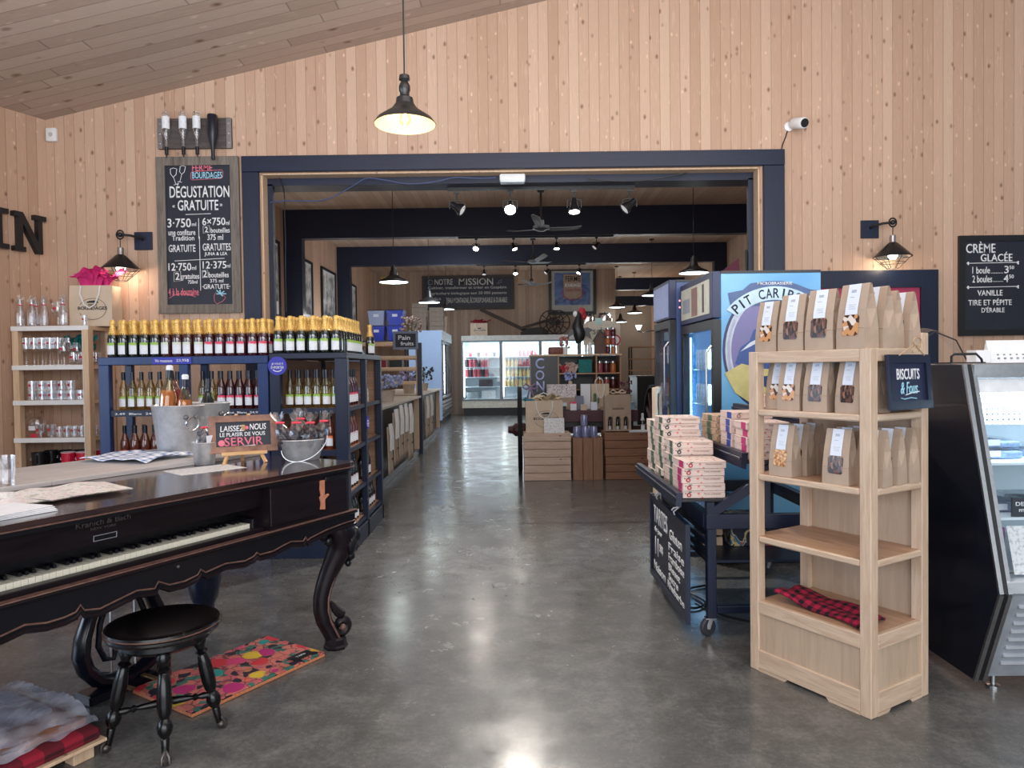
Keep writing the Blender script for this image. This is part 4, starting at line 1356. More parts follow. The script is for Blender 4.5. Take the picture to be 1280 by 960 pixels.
def cabriole(name, u, v, diag, full=True):
    """carved S-shaped leg; diag = outward direction in plan"""
    d = Vector((diag[0], diag[1], 0)).normalized()
    sd = Vector((-d.y, d.x, 0))
    base = Vector((u, v, 0))
    P = lambda s, z, q=0.0: base + d * s + sd * q + Vector((0, 0, z))
    path = [(.015, .665), (.035, .63), (.045, .585), (.035, .53), (.005, .47), (-.025, .41), (-.05, .345), (-.066, .28), (-.068, .215), (-.055, .155), (-.03, .10), (-.01, .055)]
    rad = [.085, .085, .078, .066, .056, .050, .047, .045, .044, .043, .040, .040]
    pts, rr = [], []
    for i in range(len(path) - 1):
        for k in range(3):
            f = k / 3
            pts.append(P(path[i][0] * (1 - f) + path[i + 1][0] * f, path[i][1] * (1 - f) + path[i + 1][1] * f)); rr.append(rad[i] * (1 - f) + rad[i + 1] * f)
    pts.append(P(*path[-1])); rr.append(rad[-1])
    mb = MB(); mb.tube(pts, rr, 14)
    leg = mb.build(name, M['piano'], t, True)
    # rubbed ribs along both edges of the front face
    for q in (-.034, .034):
        mb = MB(); mb.tube([P(s + .030 + (.012 if z > .5 else 0), z, q) for s, z in path[2:]], .006, 6); mb.build('rib', M['rubbed'], leg, True)
    # acanthus carving on the knee
    mb = MB()
    for i in range(9):
        a = -1.1 + 2.2 * i / 8
        mb.sph(P(.085 + .025 * math.cos(a * 1.4), .585 - .03 * abs(a), .062 * math.sin(a)), (.022, .022, .05), 8)
    for i, (s, z, q, r) in enumerate(((.115, .60, 0, .04), (.11, .54, 0, .03), (.095, .49, 0, .024), (.08, .45, 0, .018), (.05, .64, .05, .035), (.05, .64, -.05, .035), (-.06, .63, .055, .032), (-.06, .63, -.055, .032), (-.10, .645, 0, .03), (-.04, .60, -.07, .026), (-.04, .60, .07, .026))):
        mb.sph(P(s, z, q), (r, r, r * 1.2), 9)
    mb.build('knee_carving', M['piano_dark'], leg, True)
    # scroll foot
    mb = MB()
    sp = []
    for k in range(34):
        a = k / 33 * 4.6 * PI / 2
        r = .058 * (1 - k / 40)
        sp.append(P(.035 + r * math.cos(a + PI * .9), .118 + r * math.sin(a + PI * .9)))
    mb.tube(sp, [.030 * (1 - .6 * k / 33) for k in range(34)], 8, sx=1.0, sy=1.35)
    mb.tube([P(-.02, .25), P(.005, .21), P(.025, .185), P(.05, .172)], [.012, .022, .026, .024], 8)
    mb.build('scroll', M['piano'], leg, True)
    mb = MB(); mb.sph(P(.035, .118, -.045), (.018, .018, .018), 8); mb.sph(P(.035, .118, .045), (.018, .018, .018), 8); mb.build('scroll_eye', M['rubbed'], leg, True)
    mb = MB(); mb.lathe([(0, 0), (.062, 0), (.065, .012), (.058, .022), (.055, .05), (.046, .062), (0, .062)], 8, P(.005, 0)); mb.build('foot', M['piano'], leg)
    return leg
cabriole('leg', .03, .115, (1.36, -.93))
cabriole('leg', UL + .12, .12, (-1, -.9))
# rear right leg: fluted post with spreading foot
for u in (.0, UL + .15):
    mb = MB(); mb.turned((u, 1.12, 0), (u, 1.12, .665), [(0, 0), (.09, 0), (.095, .03), (.07, .07), (.055, .10), (.055, .14), (.075, .2), (.095, .35), (.10, .6), (.105, .9), (.105, 1), (0, 1)], 10); mb.build('rear_leg', plain('blue_black_wood', srgb(20, 26, 46), .25), t, True)
# pedal lyre
u0, v0 = -.80, .68
M['lyre'] = plain('black_lyre_wood', srgb(16, 18, 28), .22)
for s_ in (-1, 1):
    mb = MB()
    pr = [(.13, .66), (.10, .60), (.09, .54), (.12, .46), (.16, .38), (.19, .30), (.20, .22), (.18, .15), (.13, .09), (.06, .06), (.0, .055)]
    mb.tube([(u0 + s_ * a, v0, b) for a, b in pr], [.03, .028, .026, .026, .03, .034, .036, .036, .036, .036, .034], 10, sx=1, sy=1.3); mb.build('lyre_arm', M['lyre'], t, True)
    mb = MB(); mb.tube([(u0 + s_ * a, v0, b) for a, b in [(.06, .60), (.05, .52), (.08, .42), (.11, .34), (.12, .24), (.09, .17), (.05, .16), (.04, .20)]], .014, 8); mb.build('lyre_scroll', M['lyre'], t, True)
mb = MB(); mb.box(u0 - .2, u0 + .2, v0 - .06, v0 + .06, .0, .045, .006); mb.build('lyre_base', M['lyre'], t)
for s_ in (-.06, .06):
    mb = MB(); mb.rod((u0 + s_, v0, .05), (u0 + s_, v0, .66), .006); mb.build('lyre_rod', M['steel'], t)
    mb = MB(); mb.box(u0 + s_ - .014, u0 + s_ + .014, v0 - .16, v0 - .05, .045, .055, .003); mb.build('pedal', plain('worn_brass', srgb(120, 100, 70), .4, .8), t)
mb = MB(); mb.box(u0 - .2, u0 + .2, v0 - .08, v0 + .08, .63, .665); mb.build('lyre_block', M['lyre'], t)

# grey board lying over the rear half of the piano
M['grey_board'] = wood('grey_laminate_board', srgb(176, 170, 168), srgb(198, 192, 190), 'x', .5, .45, .25)
for x0, x1, nm in ((UL, -1.0985, 'left'), (-1.097, .065, 'right')):
    mb = MB(); mb.box(x0, x1, .69, 1.31, 1.0125, 1.034, .002)
    o = mb.build('counter_board', M['grey_board'], None)
    o.location = (P0.x, P0.y, 0); o.rotation_euler = (0, 0, UV_ANG)
    tag(o, f'grey laminate board on the rear of the piano lid, {nm} of the joint', 'board')

# ============================================================ things on the piano
TOP, BRD = 1.0125, 1.0345
def thing_uv(name, label, cat, u, v, z, rz=0.0, group=None):
    return thing(name, label, cat, tuple(W(u, v, z)), UV_ANG + rz, group)
# tray + two ice buckets
t = thing_uv('serving_tray', 'grey zinc serving tray under the two ice buckets', 'tray', -.10, 1.09, BRD)
mb = MB(); mb.box(-.24, .15, -.16, .16, 0, .006); mb.build('tray_base', M['galv'], t)
mb = MB(); mb.tube([(-.24, -.16, .012), (.15, -.16, .012), (.15, .16, .012), (-.24, .16, .012)], .009, 6, True); mb.build('rim', M['galv'], t, True)
def bucket(label, u, v, ring_rot):
    t_ = thing_uv('ice_bucket', label, 'bucket', u, v, BRD + .0065, 0, 'galvanised ice buckets')
    mb = MB(); mb.lathe([(0, 0), (.108, 0), (.112, .006), (.140, .262), (.146, .268), (.140, .274), (.134, .262), (.106, .012), (0, .012)], 30); mb.build('bucket_body', M['galv'], t_, True)
    for a in (ring_rot, ring_rot + PI):
        c_, s2 = math.cos(a), math.sin(a)
        mb = MB()
        for q in (-.03, .03):
            mb.sph((.134 * c_ - q * s2, .134 * s2 + q * c_, .205), (.016, .016, .014), 10)
        mb.build('ring_lug', M['galv_dark'], t_, True)
        mb = MB(); mb.tube([((.148 + .01 * math.sin(b)) * c_ - (.038 * math.cos(b)) * s2, (.148 + .01 * math.sin(b)) * s2 + (.038 * math.cos(b)) * c_, .168 + .038 * math.sin(b)) for b in [2 * PI * k / 20 for k in range(20)]], .0045, 6, True); mb.build('ring_handle', M['chrome'], t_, True)
    return t_
b1 = bucket('galvanised ice bucket with pale wine bottles, front one on the tray', -.165, 1.10, -.62 - UV_ANG)
b2 = bucket('galvanised ice bucket with a black bottle, behind the other bucket', .125, 1.225, -.3 - UV_ANG)
def leaning(label, bu, bv, tip, body, grp, zoff=.04, H=1.0):
    """bottle standing in a bucket, leaning by tip=(du,dv)"""
    t_ = thing_uv('chilled_bottle', label, 'bottle', bu, bv, BRD + zoff, 0, grp)
    ax = Vector((tip[0], tip[1], 1)).normalized()
    t_.rotation_mode = 'QUATERNION'
    from mathutils import Quaternion
    t_.rotation_quaternion = Quaternion((0, 0, 1), UV_ANG) @ ax.to_track_quat('Z', 'Y')
    mb = MB(); mb.lathe([(0, 0), (.040, 0), (.044, .006), (.044, .21), (.039, .25), (.022, .305), (.016, .335), (.016, .38)], 18); mb.build('body', M[body], t_, True)
    if body != 'bottle_black':
        mb = MB(); mb.lathe([(0, .005), (.040, .005), (.0415, .21), (.037, .245), (.0345, .256), (0, .256)], 18); mb.build('wine', plain('wine_' + body, srgb(206, 128, 84) if 'pale' in body else srgb(150, 40, 60), .15, var=.05), t_, True)
        mb = MB(); mb.lathe([(.0175, .315), (.0175, .372), (0, .373)], 14); mb.build('neck_band', M['cap_navy'], t_, True)
        mb = MB(); mb.lathe([(.0185, .373), (.0195, .395), (.012, .402), (0, .402)], 14); mb.build('stopper', M['paper'], t_, True)
    else:
        mb = MB(); mb.lathe([(.0175, .30), (.0175, .395), (0, .397)], 14); mb.build('capsule', M['cap_navy'], t_, True)
    return t_
leaning('clear bottle of pale wine leaning right, front of the ice bucket', -.165, 1.055, (.03, -.02), 'bottle_pale', 'bottles in the front ice bucket', .055)
leaning('clear bottle of pale wine leaning toward its neighbour, left in the ice bucket', -.235, 1.12, (.10, .01), 'bottle_pale', 'bottles in the front ice bucket', .11)
leaning('clear bottle of red wine leaning left, right side of the ice bucket', -.10, 1.15, (-.16, .06), 'bottle_rose', 'bottles in the front ice bucket', .11)
leaning('black bottle standing in the rear ice bucket', .115, 1.215, (.04, -.02), 'bottle_black', None, .03)

# small pail with cellophane packs
t = thing_uv('small_pail', 'small zinc pail holding a cellophane pack beside the easel sign', 'pail', -.335, .665, TOP)
MB().lathe([(0, 0), (.048, 0), (.051, .004), (.062, .112), (.066, .116), (.062, .12), (.058, .112), (.047, .01), (0, .01)], 24).build('pail_body', M['galv'], t, True)
t = thing_uv('treat_pack', 'cellophane pack with pink bow leaning out of the small pail', 'pack', -.345, .665, TOP + .02)
def lump_pack(mat_in, h, r, parent, bow=True, lean=(0, 0), seed=1, film='film'):
    rnd = random.Random(seed)
    X = lambda z: (lean[0] * z, lean[1] * z)
    mb = MB()
    for i in range(34):
        z = rnd.uniform(.08, .66) * h
        a = rnd.uniform(0, 2 * PI); q = r * .80 * math.sqrt(rnd.random()) * (1.0 - .45 * z / h)
        o_ = X(z)
        mb.sph((o_[0] + q * math.cos(a), o_[1] + q * math.sin(a), z), r * rnd.uniform(.22, .34), 7)
    tag(mb.build('sweets', mat_in, parent, True), kind='stuff')
    secs = []
    for z, k in ((0, .7), (.12, 1.0), (.4, 1.05), (.6, .8), (.72, .25), (.76, .2), (.86, .55), (1.0, .8)):
        o_ = X(z * h)
        secs.append([Vector((o_[0] + r * k * (1 + .14 * math.sin(3 * a + z * 9)) * math.cos(a), o_[1] + r * k * (1 + .14 * math.cos(4 * a)) * math.sin(a), z * h + (.012 * math.sin(5 * a) if z > .8 else 0))) for a in [2 * PI * i / 14 for i in range(14)]])
    MB().loft(secs, cap=False).build('clear_wrap', M[film], parent, True)
    if bow:
        o_ = X(.74 * h)
        mb = MB(); mb.sph((o_[0], o_[1], .74 * h), (r * .32, r * .32, r * .16), 8)
        mb.sph((o_[0] + r * .3, o_[1] - r * .2, .74 * h), (r * .26, r * .12, r * .14), 8)
        mb.sph((o_[0] - r * .3, o_[1] - r * .2, .74 * h), (r * .26, r * .12, r * .14), 8)
        mb.build('bow', M['bow'], parent, True)
M['bow'] = plain('coral_ribbon', srgb(240, 70, 90), .5)
M['sweets_dark'] = plain('chocolate_clusters', srgb(60, 44, 48), .5, var=.3, scale=60)
M['sweets_grey'] = plain('wrapped_sweets', srgb(70, 70, 86), .4, var=.4, scale=60)
lump_pack(M['sweets_grey'], .235, .042, t, True, (.12, .10), 2)
mb = MB(); mb.box(-.012, .028, -.050, -.046, .085, .135); o = mb.build('tag', M['paper'], t)

# easel sign
t = thing_uv('easel_sign', 'small chalkboard on a wooden easel reading Laissez-nous le plaisir de vous servir', 'sign', -.20, .52, TOP, -.62)
tilt = Matrix.Rotation(math.radians(-12), 4, 'X')
WW, HH = .345, .200
piv = thing('sign_board', None, None) if False else None
fr = frame_mb(WW, HH, .034, -.014, .004).build('frame', plain('rustic_brown_frame', srgb(140, 104, 88), .7, var=.35, scale=22), t)
fr.location = (-WW / 2, 0, .055); fr.rotation_euler = (math.radians(-12), 0, 0)
mb = MB(); mb.box(.03, WW - .03, -.006, 0, .03, HH - .03); mb.build('slate', M['board'], fr)
k = .345 / 512.
def et(st, x0, x1, yt, yb, sh=0.0): return (st, (x0 - 178) * k, (x1 - 178) * k, (722 - yb) * k, (722 - yt) * k, sh)
text_obj([et('LAISSEZ', 262, 440, 505, 552, .1), et('NOUS', 482, 608, 495, 545, .1), et('LE PLAISIR DE VOUS', 258, 598, 560, 592)], 'lettering', M['chalk'], fr, -.007)
text_obj([et('SERVIR', 290, 580, 600, 668)], 'lettering', M['chalk_pink'], fr, -.007)
mb = MB(); mb.sph(((458 - 178) * k, -.008, (722 - 525) * k), (.012, .002, .010), 10); mb.build('strawberry', M['chalk_pink'], fr)
mb = MB(); mb.sph(((268 - 178) * k, -.008, (722 - 642) * k), (.018, .002, .017), 10); mb.build('strawberry', M['chalk_pink'], fr)
stroke(MB(), [((320 - 178) * k, (722 - 678) * k), ((520 - 178) * k, (722 - 668) * k)], .004, -.008).build('chalk_line', M['chalk'], fr)
M['easel'] = plain('pale_easel_wood', srgb(214, 170, 118), .5)
mb = MB(); mb.box(-.115, .115, -.035, .004, .045, .062, .002); mb.build('ledge', M['easel'], t)
for s_ in (-1, 1):
    mb = MB(); mb.bar((s_ * .085, -.02, .048), (s_ * .105, -.045, .0), .016, .012); mb.build('easel_leg', M['easel'], t)
mb = MB(); mb.bar((0, .01, .20), (0, .11, .0), .016, .012); mb.build('easel_leg', M['easel'], t)
for s_ in (-1, 1):
    mb = MB(); mb.bar((s_ * .085, .006, .05), (s_ * .03, .055, .26), .014, .010); mb.build('easel_upright', M['easel'], t)

# oval tub with chocolate packs
t = thing_uv('oval_tub', 'oval zinc tub with swing handle full of chocolate packs on the piano', 'tub', .02, .315, TOP, -.62)
mb = MB(); mb.lathe([(0, 0), (.088, 0), (.092, .004), (.118, .105), (.123, .110), (.118, .115), (.112, .105), (.086, .012), (0, .012)], 32, sx=1.0, sy=.66); mb.build('tub_body', M['galv'], t, True)
mb = MB(); mb.tube([(.122 * math.cos(a), -.084 + .01 - abs(math.sin(a)) * .004, .10 - .095 * math.sin(a) - .035 * math.cos(a) * -1) for a in [PI * i / 16 for i in range(17)]], .003, 6); mb.build('swing_handle', M['steel'], t, True)
for i, (x, y_, z, ln, r) in enumerate(((-.072, .005, .115, (-.30, .0), .046), (-.024, -.024, .115, (-.08, -.10), .047), (.026, -.024, .112, (.08, -.1), .047), (.074, .005, .115, (.30, 0), .046), (.0, .034, .13, (0, .1), .047))):
    c0 = W(.02, .315, TOP)
    rot = Matrix.Rotation(UV_ANG - .62, 3, 'Z')
    p_ = rot @ Vector((x, y_, 0))
    tt = thing('chocolate_pack', ('chocolate pack with coral bow, left end of the oval tub', 'chocolate pack with coral bow, front left in the oval tub', 'chocolate pack with coral bow, front right in the oval tub', 'chocolate pack with coral bow, leaning out at the right of the tub',
                                  'chocolate pack behind the others in the oval tub')[i], 'pack', (c0.x + p_.x, c0.y + p_.y, c0.z + z - .055), UV_ANG - .62, 'chocolate packs in the oval tub')
    lump_pack(M['sweets_dark'], .20, r, tt, True, ln, 20 + i)
# place mats, magazines, papers, towel, glass, bottle
M['print_paper'] = (lambda n: (n.base(n.mix(n.ramp(n.noise(n.mapping(n.obj(), (1, 3, 1)), 60, 3), [(.5, 0.0), (.62, .45)]), (.80, .80, .80), srgb(120, 120, 130))), n.set(rough=.5), n.m)[-1])(N('printed_sheet'))
o = MB().prism([(-.16, -.13), (.17, -.10), (.15, .13), (-.17, .10)], 'z', 0, .0012).build('price_sheet', M['print_paper']); o.location = W(-.47, .49, TOP); o.rotation_euler = (0, 0, UV_ANG - .3)
tag(o, 'white printed sheet lying on the piano lid in front of the small pail', 'paper')
M['magazine'] = (lambda n: (n.base(n.ramp(n.noise(n.obj(), 22, 3, .6, 1.0), [(.3, srgb(232, 230, 228)), (.42, srgb(226, 200, 204)), (.47, srgb(236, 234, 230)), (.56, srgb(236, 234, 230)), (.60, srgb(160, 160, 136)), (.64, srgb(232, 230, 226)), (.74, srgb(90, 86, 84))])), n.set(rough=.3), n.m)[-1])(N('glossy_magazine'))
for i, (u, v, a, lb) in enumerate(((-1.50, .45, .2, 'glossy magazine at the left of the overlapping row on the piano'), (-1.37, .43, -.1, 'glossy magazine second in the overlapping row on the piano'), (-1.25, .40, .1, 'glossy magazine third in the overlapping row on the piano'), (-1.13, .36, -.2, 'glossy magazine at the right end, corner near the lid edge'))):
    o = MB(); 
    o.grid(lambda p_, q_: (-.11 + .22 * p_, -.15 + .30 * q_, .004 + .004 * i + .012 * math.sin(PI * p_) ** 2 * q_), 6, 6)
    o.grid(lambda p_, q_: (-.11 + .22 * p_, -.15 + .30 * q_, .0005 + .004 * i), 2, 2)
    o = o.build('magazine', M['magazine'], None, True, flip=True); o.location = W(u, v, TOP); o.rotation_euler = (0, 0, UV_ANG + a)
    tag(o, lb, 'magazine', 'magazines on the piano')
for i in range(4):
    o = MB().prism([(-.14, -.10), (.14, -.10), (.14, .10), (-.14, .10)], 'z', .0, .003).build('brochure', M['paper']); o.location = W(-1.56 - .004 * i, .17 + .003 * i, TOP + .0008 + .0045 * i); o.rotation_euler = (0, 0, UV_ANG + .06 * i)
    tag(o, f'white folded brochure, {("lowest", "second", "third", "topmost")[i]} of the fanned stack at the lid edge', 'brochure', 'white brochures on the piano')
n = N('blue_checked_towel')
P = n.obj(); x_ = n.sep(P)
ck = n.math('MULTIPLY', n.math('ADD', n.math('GREATER_THAN', n.math('FRACT', n.math('MULTIPLY', x_[0], 22)), .6), n.math('GREATER_THAN', n.math('FRACT', n.math('MULTIPLY', x_[1], 22)), .6)), .5)
n.base(n.mix(ck, (.82, .84, .88), srgb(110, 134, 184))); n.set(rough=.85); M['towel'] = n.m
o = MB(); o.grid(lambda p_, q_: (-.16 + .34 * p_, -.22 + .44 * q_ + .03 * math.sin(4 * p_), .008 + .012 * abs(math.sin(3.1 * p_ + 5 * q_)) + .010 * math.sin(9 * q_ + 3 * p_) ** 2), 14, 14)
o = o.build('tea_towel', M['towel'], None, True); o.modifiers.new('thickness', 'SOLIDIFY').thickness = .004; o.location = W(-.46, 1.05, BRD + .001); o.rotation_euler = (0, 0, UV_ANG + .2)
tag(o, 'blue and white checked tea towel crumpled on the grey board', 'towel')
o = thing_uv('printed_tumbler', 'straight clear tumbler with printed oval crest at the left edge', 'glass', -1.265, .745, TOP if False else BRD)
MB().lathe([(0, 0), (.042, 0), (.043, .012), (.045, .125), (.042, .125), (.040, .016), (0, .014)], 20).build('tumbler_body', M['glass'], o, True)
text_obj([('FERME', -.016, .016, .055, .068)], 'lettering', M['ink'], o, -.046, .001)
mb = MB(); mb.tube([(.022 * math.cos(a), -.0455, .062 + .034 * math.sin(a)) for a in [2 * PI * i / 20 for i in range(20)]], .0012, 4, True); mb.build('crest_ring', M['ink'], o)
o.rotation_euler = (0, 0, -.5)
b = thing_uv('sample_bottle', 'dark bottle with red label standing at the far left of the grey board', 'bottle', -1.235, 1.02, BRD)
MB().lathe(SPARK + [(.0175, .29), (0, .30)], 16).build('body', M['bottle_black'], b, True); patch(.0435, .03, .11, -PI, 0, 10).build('label', M['red_print'], b); b.rotation_euler = (0, 0, 0)

# ============================================================ stool, mat, blankets
t = thing('piano_stool', 'round black turned-leg piano stool with claw feet in front of the piano', 'stool', (-1.436, 2.885, 0))
M['ebony'] = plain('worn_black_lacquer', srgb(9, 9, 12), .26, var=.3, spec=.4, coat=.15)
M['seat'] = (lambda n: (n.base(n.mix(n.ramp(n.noise(n.obj(), 70, 4, .7), [(.56, 0.0), (.66, .5)]), srgb(14, 12, 14), srgb(100, 72, 60))), n.set(rough=.3, spec=.4, coat=.1), n.m)[-1])(N('worn_seat_top'))
mb = MB(); mb.lathe([(0, .485), (.17, .485), (.20, .492), (.214, .488), (.218, .478), (.212, .468), (.216, .460), (.21, .45), (.19, .447), (0, .447)], 40); mb.build('seat', M['seat'], t, True)
mb = MB(); mb.tube([(.216 * math.cos(2 * PI * k / 40), .216 * math.sin(2 * PI * k / 40), .477) for k in range(40)], .0035, 6, True); mb.build('seat_edge', M['rubbed'], t, True)
mb = MB(); mb.lathe([(.16, .447), (.175, .44), (.178, .42), (.165, .41), (.15, .40), (.10, .395), (0, .395)], 32); mb.lathe([(0, .30), (.025, .30), (.03, .395), (0, .395)], 14); mb.build('hub', M['ebony'], t, True)
feet = [Vector((-1.348, 2.70, 0)), Vector((-1.251, 2.971, 0)), Vector((-1.524, 3.06, 0)), Vector((-1.622, 2.792, 0))]
c0 = Vector((-1.436, 2.885, 0))
for f_ in feet:
    q = f_ - c0
    top = q * .62 + Vector((0, 0, .405)); bot = q + Vector((0, 0, .02))
    mb = MB(); mb.turned(bot, top, [(0, 0), (.012, 0), (.014, .08), (.016, .18), (.014, .19), (.026, .24), (.030, .29), (.024, .34), (.016, .37), (.024, .42), (.028, .5), (.027, .66), (.020, .78), (.016, .80), (.026, .83), (.016, .86), (.022, .90), (.028, .94), (.02, 1), (0, 1)], 14)
    lg = mb.build('leg', M['ebony'], t, True)
    mb = MB(); mb.sph(bot + q.normalized() * .006 + Vector((0, 0, -.001)), (.020, .020, .018), 10)
    for s_ in (-.6, 0, .6):
        d_ = Matrix.Rotation(s_, 3, 'Z') @ q.normalized()
        mb.tube([bot + d_ * .004 + Vector((0, 0, .03)), bot + d_ * .022 + Vector((0, 0, .012)), bot + d_ * .024 + Vector((0, 0, -.012))], .006, 6)
    mb.build('claw_foot', plain('dull_brass_claw', srgb(84, 78, 74), .35, .7), lg, True)
    mid = q * .86 + Vector((0, 0, .15))
    mb = MB(); mb.turned(mid, Vector((0, 0, .155)), [(0, 0), (.012, .02), (.014, .2), (.009, .3), (.016, .36), (.009, .42), (.013, .6), (.016, .8), (.012, 1), (0, 1)], 10); mb.build('stretcher', M['ebony'], t, True)
mb = MB(); mb.turned((0, 0, .11), (0, 0, .31), [(0, 0), (.02, .05), (.03, .25), (.018, .4), (.026, .6), (.02, .8), (.026, 1), (0, 1)], 12); mb.build('centre_finial', M['ebony'], t, True)

# floral mat: local x along its long edge
n = N('floral_coir')
P = n.obj()
Pw = n.new('ShaderNodeVectorMath', operation='ADD'); n.link(P, Pw.inputs[0])
nz = n.new('ShaderNodeTexNoise'); nz.inputs['Scale'].default_value = 9; n.link(P, nz.inputs['Vector'])
sc_ = n.new('ShaderNodeVectorMath', operation='SCALE'); sc_.inputs['Scale'].default_value = .05; n.link(nz.outputs['Color'], sc_.inputs[0]); n.link(sc_.outputs[0], Pw.inputs[1])
V = Pw.outputs[0]
vc = n.voro(V, 8.0, out='Color'); vd = n.voro(V, 8.0); 
r_ = n.sep(vc)[0]
col = n.ramp(r_, [(0, srgb(178, 30, 110)), (.2, srgb(200, 44, 60)), (.38, srgb(214, 176, 50)), (.55, srgb(30, 140, 134)), (.7, srgb(206, 60, 110)), (.85, srgb(226, 96, 66)), (.95, srgb(30, 130, 120))], 'CONSTANT')
ground = n.ramp(n.voro(V, 26, out='Color'), [(0, srgb(188, 92, 96)), (.35, srgb(30, 20, 40)), (.5, srgb(196, 110, 96)), (.75, srgb(60, 110, 96)), (1, srgb(206, 120, 110))], 'CONSTANT')
c = n.mix(n.ramp(vd, [(.40, 0.0), (.44, 1.0)]), col, ground)
c = n.mix(n.ramp(n.math('ABSOLUTE', n.math('SUBTRACT', vd, .42)), [(.015, .55), (.03, 0.0)]), c, srgb(196, 110, 90))
ln = n.voro(V, 15, 'DISTANCE_TO_EDGE')
c = n.mix(n.math('MULTIPLY', n.ramp(ln, [(.02, .7), (.05, 0.0)]), n.ramp(vd, [(.3, 0.0), (.42, 1.0)])), c, srgb(34, 22, 44))
n.base(c); n.set(rough=.9); n.bump(n.noise(P, 240, 2), .5, .003); M['floral'] = n.m
d_ = Vector((.428, .678)).normalized(); L = .765
t = thing('floral_mat', 'multicoloured floral coir mat on the floor behind the stool', 'mat', (-1.408, 3.058, 0), math.atan2(d_.y, d_.x))
mb = MB(); mb.box(0, L, 0, .46, .016, .026, .003); mb.build('pile', M['floral'], t)
mb = MB(); mb.box(0, L, 0, .46, .001, .0165, .003); mb.build('coir_backing', plain('orange_coir', srgb(196, 124, 84), .9, var=.2, scale=80), t)
mb = MB(); mb.box(.60, .73, .035, .105, .0262, .0285); o = mb.build('care_label', M['black'], t)
text_obj([('TAPIS', -.03, .03, 0, .014)], 'lettering', M['chalk'], o, 0, .0005)[0].matrix_local = Matrix.Translation((.665, .065, .029)) @ Matrix.Rotation(-PI / 2, 4, 'X')

# low wooden board with folded plaid blanket and plastic wrapped one
def plaid(name, red, dark, n1=9, ax=('x', 'y'), width=.5, scale=9):
    n = N(name)
    x = n.sep(n.obj()); i = {'x': 0, 'y': 1, 'z': 2}
    a = n.math('GREATER_THAN', n.math('FRACT', n.math('MULTIPLY', x[i[ax[0]]], scale)), width)
    b = n.math('GREATER_THAN', n.math('FRACT', n.math('MULTIPLY', x[i[ax[1]]], scale)), width)
    k_ = n.math('MULTIPLY', n.math('ADD', a, b), .5)
    n.base(n.ramp(k_, [(0, red), (.4, tuple((p + q) * .42 for p, q in zip(red, dark))), (.9, dark)], 'CONSTANT'))
    n.set(rough=.95); n.bump(n.noise(n.obj(), 260, 2), .4, .003)
    return n.m
t = thing('low_bench_board', 'low pale wooden board on blocks under the plaid blankets', 'board', tuple(W(-1.215, .18)), UV_ANG)
mb = MB(); mb.box(-.60, .015, -.01, .60, .055, .068, .002); mb.build('deck', M['tan_post'], t)
for x, y_ in ((-.06, .02), (-.06, .5), (-.5, .02), (-.5, .5)):
    mb = MB(); mb.box(x - .04, x + .04, y_, y_ + .06, 0, .0548, .002); mb.build('block', M['tan_post'], t)
M['buffalo'] = plaid('red_black_buffalo_plaid', srgb(150, 22, 48), srgb(26, 12, 18), scale=7)
o = MB().box(-.58, .0, 0, .58, .069, .118, .018, seg=3).build('plaid_blanket', M['buffalo'], None, True); o.location = W(-1.215, .18); o.rotation_euler = (0, 0, UV_ANG)
tag(o, 'red and black plaid blanket folded on the low board at lower left', 'blanket')
t = thing('wrapped_blanket', 'brown and grey blanket wrapped in crinkled clear plastic on the plaid one', 'blanket', tuple(W(-1.215, .18, .119)), UV_ANG)
M['brown_fleece'] = plain('brown_fleece', srgb(150, 104, 84), .9, var=.2)
M['grey_fleece'] = plain('grey_fleece', srgb(150, 148, 166), .9, var=.15, scale=6)
mb = MB(); mb.box(-.56, -.02, .06, .56, .002, .03, .010, seg=2); mb.build('lower_fold', M['brown_fleece'], t, True)
mb = MB(); mb.box(-.56, -.06, .22, .56, .030, .052, .010, seg=2); mb.build('upper_fold', M['grey_fleece'], t, True)
rnd = random.Random(5)
mb = MB(); mb.grid(lambda p_, q_: (-.585 + .60 * p_, .03 + .57 * q_, min(.058, .028 + .6 * max(0, q_ - .12)) * (1 if 0 < p_ < 1 and 0 < q_ < 1 else .2) + .007 * math.sin(23 * p_ + 9 * q_) + .006 * math.sin(17 * q_ - 31 * p_ * q_) + .004 * math.sin(41 * p_ + 13 * math.sin(9 * q_)) + .006), 60, 60)
M['film2'] = thin_glass('crinkled_plastic', (.95, .96, .98), .45, .30, .5, .22)
n = N('crinkled_clear_plastic'); n.base(n.ramp(n.noise(n.obj(), 9, 3), [(.3, srgb(150, 152, 172)), (.7, srgb(206, 208, 222))])); n.set(rough=.18, spec=.8)  # milky blue-white mottling puts the plastic's highlights into its colour
n.set(alpha=n.ramp(n.noise(n.mapping(n.obj(), (1, 1, 1), (0, 0, .5)), 7, 3), [(.35, .22), (.65, .62)])); M['film2'] = n.m
mb.build('plastic_wrap', M['film2'], t, True)
# ============================================================ oak bookshelf with biscuit bags
MX, MY, TH = 1.494, 2.965, math.radians(31.2)
def K(b, a, z=0.0):
    c_, s_ = math.cos(TH), math.sin(TH)
    return Vector((MX + b * c_ - a * s_, MY + b * s_ + a * c_, z))
t = thing('oak_bookshelf', 'limed oak bookshelf with open sides holding kraft bags of biscuits', 'shelf', (MX, MY, 0), TH)
LB, LA, HT = .437, .634, 1.565
PW = .052
def kb(name, mat, *b, parent=t, bev=.003):
    mb = MB(); mb.box(*b, bev); return mb.build(name, M[mat], parent)
kb('post', 'oak', 0, PW, 0, PW, 0, HT)
kb('post', 'oak', 0, PW, LA - PW, LA, 0, HT)
kb('post', 'oak', LB - PW, LB, 0, PW, 0, HT + .07)
kb('post', 'oak', LB - PW, LB, LA - PW, LA, 0, HT + .07)
